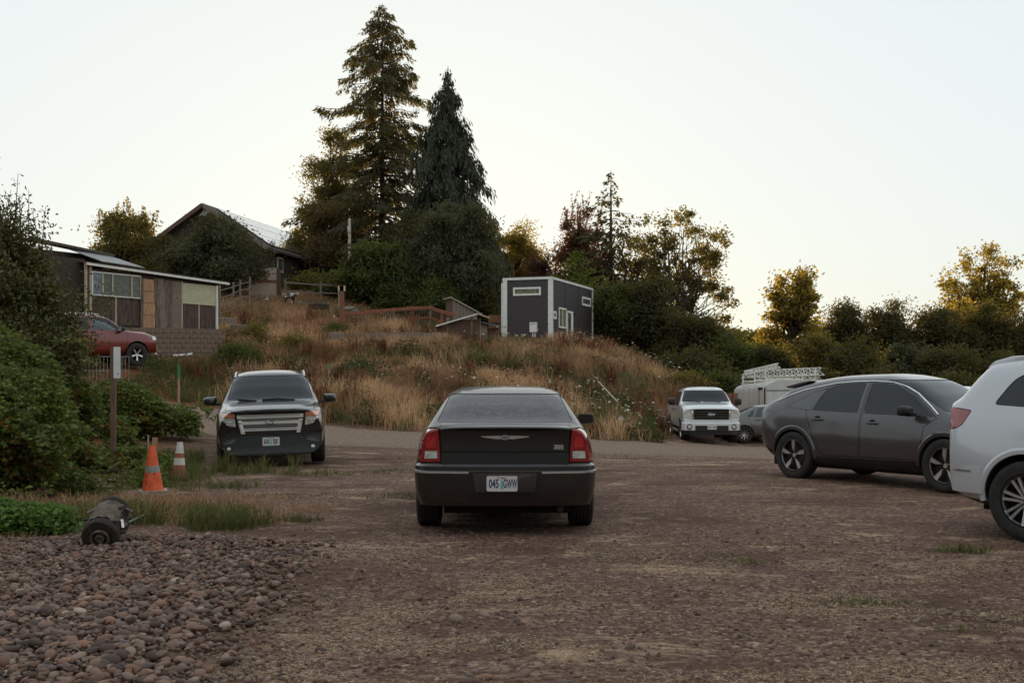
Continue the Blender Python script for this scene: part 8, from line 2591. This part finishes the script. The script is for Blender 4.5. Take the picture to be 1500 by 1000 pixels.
    x, y = scatter(42000, -3.5, 6.5, 5.3, 13.0, rng, lambda x, y: 0.6 * (1 - edge(x, y)) * np.clip((13 - y) / 5, 0.12, 1))
    n = len(x); s = 0.0045 + 0.018 * rng.random(n) ** 3.5
    me = stones(x, y, s, gz(x, y) + s * 0.15, 0.55 + 0.25 * rng.random(n), rng, 'loose_gravel', SM, None, stone_tint(n))
    o = link('loose_gravel', me, SM); tag(o, 'loose brown gravel over the lot', kind='stuff')
    # river cobbles at the lower left: a bed with its largest stones as pieces
    bedx = np.linspace(-7.0, 1.5, 48); bedy = np.linspace(5.0, 11.6, 40)
    BX, BY = np.meshgrid(bedx, bedy)
    h = edge(BX, BY) * 0.05 + (fbm(BX * 1.5, BY * 1.5, 6) - 0.5) * 0.02 - 0.015
    idx = np.arange(BX.size).reshape(BX.shape)
    Fb = np.column_stack([idx[:-1, :-1].ravel(), idx[:-1, 1:].ravel(), idx[1:, 1:].ravel(), idx[1:, :-1].ravel()])
    bed = link('cobble_bed', np_mesh('cobble_bed', np.column_stack([BX.ravel(), BY.ravel(), (gz(BX, BY) + h).ravel()]), Fb, smooth=True), mat('cobble_bed_earth', (0.12, 0.075, 0.050), 0.95, var=0.4, scale=20, bump=0.6))
    tag(bed, 'bed of brown rounded river cobbles', kind='structure')
    X, Yp, Sz = [], [], []
    for layer, (sp, smin, smax) in enumerate(((0.050, 0.019, 0.053), (0.044, 0.014, 0.048))):
        gx, gy = np.meshgrid(np.arange(-6.5, 0.6, sp), np.arange(5.2, 11.4, sp))
        gx = gx.ravel() + rng.normal(size=gx.size) * sp * 0.35; gy = gy.ravel() + rng.normal(size=gy.size) * sp * 0.35
        e = edge(gx, gy)
        k = (e > rng.random(len(gx)) * 0.9 + 0.05) & (np.abs(gx) < 0.50 * gy + 0.5) & (rng.random(len(gx)) < (1.0 if layer == 0 else 0.62))
        gx, gy, e = gx[k], gy[k], e[k]
        X.append(gx); Yp.append(gy); Sz.append((smin + (smax - smin) * rng.random(len(gx)) ** 2.6) * (0.55 + 0.45 * np.clip(e * 1.6, 0, 1)))
    # stones straying out of the bed into the gravel, thinning with distance
    soft = lambda x, y: np.clip((0.6 - (y - 6) * 0.10 + (fbm(x * 0.8, y * 0.8, 2) - 0.5) * 2.2 - x) * 0.28, 0, 1) * np.clip((11.9 - y + (fbm(x, y, 3) - 0.5)) * 1.2, 0, 1)
    gx, gy = scatter(9000, -6.5, 3.0, 5.4, 11.9, rng, lambda x, y: soft(x, y) * (1 - edge(x, y)) * 0.9)
    X.append(gx); Yp.append(gy); Sz.append(0.010 + 0.034 * rng.random(len(gx)) ** 2.4)
    x = np.concatenate(X); y = np.concatenate(Yp); s = np.concatenate(Sz)
    z = gz(x, y) + edge(x, y) * 0.05 + np.r_[np.zeros(len(X[0])), np.full(len(X[1]), 0.022), np.zeros(len(X[2]))]
    vis = (np.abs(x) < 0.45 * y) & (y > 5.75)
    order = np.argsort(-(s / y) * vis)[:300]
    mk = np.zeros(len(x), bool); mk[order] = True
    t = stone_tint(len(x))
    me = stones(x[~mk], y[~mk], s[~mk], z[~mk], 0.36 + 0.3 * rng.random((~mk).sum()), rng, 'small_cobbles', SM, None, t[~mk])
    o = link('small_cobbles', me, SM, bed); tag(o, kind='stuff')
    # the 300 largest: shared meshes, own objects
    meshes = []
    for k_, me_ in enumerate(stone_meshes(24, 9)):
        c = stone_tint(1)[0]
        at_ = me_.attributes.new('tint', 'FLOAT_COLOR', 'FACE')
        cc = np.ones((len(me_.polygons), 4), dtype=np.float32); cc[:, :3] = c
        at_.data.foreach_set('color', cc.ravel())
        me_.materials.append(SM); meshes.append(me_)
    for i in order:
        o = bpy.data.objects.new('stone', meshes[rng.integers(24)]); COL.objects.link(o); o.parent = bed
        q = s[i] * 1.02
        o.location = (x[i], y[i], z[i] + q * 0.12); o.scale = (q, q, q * (0.65 + 0.35 * rng.random())); o.rotation_euler = (rng.normal() * 0.2, rng.normal() * 0.2, rng.random() * 6.28)
    for nm, px, py, sz, lab in (('stone', 507, 868, 0.048, None), ('pale_stone', 352, 876, 0.055, 'pale cracked stone at the edge of the cobbles'), ('round_stone', 667, 913, 0.050, 'round grey stone alone on the gravel')):
        if lab is None: continue
        p = ground_at(px, py)
        o = link(nm, STONES[3].copy(), None, loc=(p.x, p.y, p.z + sz * 0.45)); o.data.materials.clear(); o.data.materials.append(mat(nm, (0.20, 0.155, 0.125), 0.85, var=0.25, scale=4, bump=0.3)); o.scale = (sz, sz, sz * 1.1); tag(o, lab, 'stone')

BR_LEAF = leaf_mat('bramble_leaves', (0.060, 0.088, 0.020), (0.19, 0.245, 0.05), 0.33, gloss=0.25)
BR_RED = leaf_mat('turning_bramble_leaves', (0.11, 0.050, 0.018), (0.30, 0.21, 0.045), 0.35)
CANE = mat('bramble_cane', (0.075, 0.050, 0.035), 0.8, var=0.3)
LM_BRIGHT = leaf_mat('bright_weed_leaves', (0.060, 0.115, 0.025), (0.17, 0.29, 0.055), 0.35)
def bramble(name, label, base, blobs, n, seed, leaf=(0.085, 0.065), K=120, canes=20, reach=1.0, red=0.10, face=None, lm=None):
    """bramble thicket: toothed leaflets in threes along arching canes over a dense heap"""
    rng = np.random.default_rng(seed)
    base = Vector(base)
    root = empty(name, base, 0, label, 'shrub')
    B = np.array(blobs, float)
    vol = B[:, 3] * B[:, 4] * B[:, 5]
    pick = rng.choice(len(B), n, p=vol / vol.sum())
    d = unit(n, rng) * (rng.random(n) ** (1 / 3.2))[:, None]
    P = B[pick, :3] + d * B[pick, 3:6]
    # lumpy outline
    wx = base.x + P[:, 0]; wz = P[:, 2]; wy = base.y + P[:, 1]
    k = fbm(wx * 1.6 + 5, wz * 1.6 + wy * 1.1, seed) > 0.40
    P = P[k & (P[:, 2] > -0.05)]
    cb = MB(); CP_ = []
    for c in range(canes):
        b = B[rng.integers(len(B))]
        a = rng.random() * 2 * PI if face is None else face + rng.normal() * 0.8
        s = Vector((b[0] + math.cos(a) * b[3] * 0.5, b[1] + math.sin(a) * b[4] * 0.5, b[2] + b[5] * 0.5 * rng.random()))
        L = reach * (0.6 + 0.7 * rng.random())
        pts = [s]
        h = 0.5 * L * rng.random()
        for i in range(1, 9):
            t = i / 8
            pts.append(s + Vector((math.cos(a) * L * t, math.sin(a) * L * t, h * math.sin(t * 2.4) * 1.3 - 0.35 * L * t * t)))
        cb.tube(pts, [0.007 - 0.0006 * i for i in range(9)], 4, cap=False)
        q = np.array([p[:] for p in pts])
        m_ = int(26 * L)
        t = rng.random(m_) * 8; i0 = np.minimum(t.astype(int), 7); f = (t - i0)[:, None]
        CP_.append(q[i0] * (1 - f) + q[i0 + 1] * f + rng.normal(size=(m_, 3)) * 0.05)
    if CP_: P = np.vstack([P] + CP_)
    # leaflets in threes
    n = len(P)
    Dm = unit(n, rng); Dm[:, 2] = Dm[:, 2] * 0.5 - 0.15; Dm /= np.linalg.norm(Dm, axis=1)[:, None]
    side = np.cross(Dm, [0, 0, 1.0]); side /= (np.linalg.norm(side, axis=1)[:, None] + 1e-9)
    s = leaf[0] * (0.55 + 0.8 * rng.random(n))
    Ps = [P + Dm * s[:, None] * 0.5, P + side * s[:, None] * 0.55, P - side * s[:, None] * 0.55]
    Ds = [Dm, Dm * 0.5 + side * 0.85, Dm * 0.5 - side * 0.85]
    P3_ = np.vstack(Ps); D3 = np.vstack(Ds); D3 /= np.linalg.norm(D3, axis=1)[:, None]
    tl = np.clip(0.40 + 0.55 * (fbm((base.x + P[:, 0]) * 1.2, P[:, 2] * 1.2 + P[:, 1], seed + 3) - 0.5) + rng.normal(size=n) * 0.14, 0, 1)
    tt = np.r_[tl, tl, tl]
    ss = np.r_[s, s * 0.85, s * 0.85]
    rm = np.tile((fbm((base.x + P[:, 0]) * 1.8 + 40, P[:, 2] * 1.8 + P[:, 1], seed + 9) * 0.55 + rng.random(n) * 0.45) > (0.78 - red), 3)
    for nm, mk, m in (('leaves', ~rm, lm or BR_LEAF), ('turning_leaves', rm, BR_RED)):
        if mk.sum() == 0: continue
        V, F = leaf_quads(P3_[mk], ss[mk], ss[mk] * leaf[1] / leaf[0], D3[mk], rng, 0.18)
        o = link(nm, np_mesh(nm, V, F, tt[mk]), m, root)
    cb.build('canes', CANE, root, smooth=60)
    return root

def build_brambles():
    # big thicket on the left
    g = lambda x, y: (x, y, float(gz(x, y)))
    bramble('bramble_thicket', 'large green bramble thicket at the left edge behind the cobbles', g(-6.7, 14.4),
            [(-0.4, 0, 0.7, 1.2, 1.2, 1.0), (0.35, -0.1, 0.5, 0.75, 0.8, 0.7), (-0.9, 0.4, 1.25, 1.1, 1.0, 0.95), (0.05, 0.9, 0.9, 0.8, 0.8, 0.85), (-1.3, 2.2, 1.6, 1.0, 0.9, 1.0), (-0.6, 2.4, 1.3, 0.7, 0.8, 0.9)], 36000, 301, leaf=(0.068, 0.055), canes=30, reach=0.9, red=0.06)
    bramble('bramble_bush', 'bramble bush around the sign post right of the big thicket', g(-7.7, 20.6),
            [(0, 0, 0.40, 0.9, 0.7, 0.65), (0.45, 0.2, 0.05, 0.35, 0.6, 0.26), (-0.7, 0.3, 0.8, 0.9, 0.8, 0.9)], 12000, 302, leaf=(0.070, 0.055), canes=16, reach=0.7, red=0.06)
    bramble('bramble_bush', 'low bramble bush between the cones and the drive', g(-6.6, 19.6),
            [(0, 0, 0.10, 0.7, 0.6, 0.34), (0.6, -0.3, 0.05, 0.5, 0.5, 0.26), (-0.75, -0.8, 0.15, 0.5, 0.5, 0.5)], 4200, 303, canes=10, reach=0.6, red=0.05)
    bramble('weed_bush', 'bright green leafy weeds at the left edge of the cobbles', g(-4.95, 11.55),
            [(0, 0, 0.10, 0.65, 0.35, 0.22), (-0.6, 0.1, 0.14, 0.6, 0.4, 0.26)], 3600, 304, leaf=(0.058, 0.045), canes=0, red=-0.3, lm=LM_BRIGHT)
    bramble('bramble_shoots', 'creeping bramble shoots around the orange cone', g(-5.5, 16.4),
            [(0, 0.3, 0.05, 0.45, 0.6, 0.35), (-0.4, -0.7, 0.1, 0.5, 0.6, 0.35)], 2600, 305, leaf=(0.055, 0.042), canes=9, reach=0.5, red=0.08)
    bramble('bramble_bush', 'bramble bush below the wire panel', g(-9.2, 25.5), [(0, 0, 0.5, 1.5, 0.9, 0.75), (1.3, 0.3, 0.2, 0.9, 0.7, 0.5)], 8000, 306, canes=14, reach=1.0, red=0.10)
build_bank()
build_lot()
build_brambles()
bpy.data.scenes.remove(TMP)
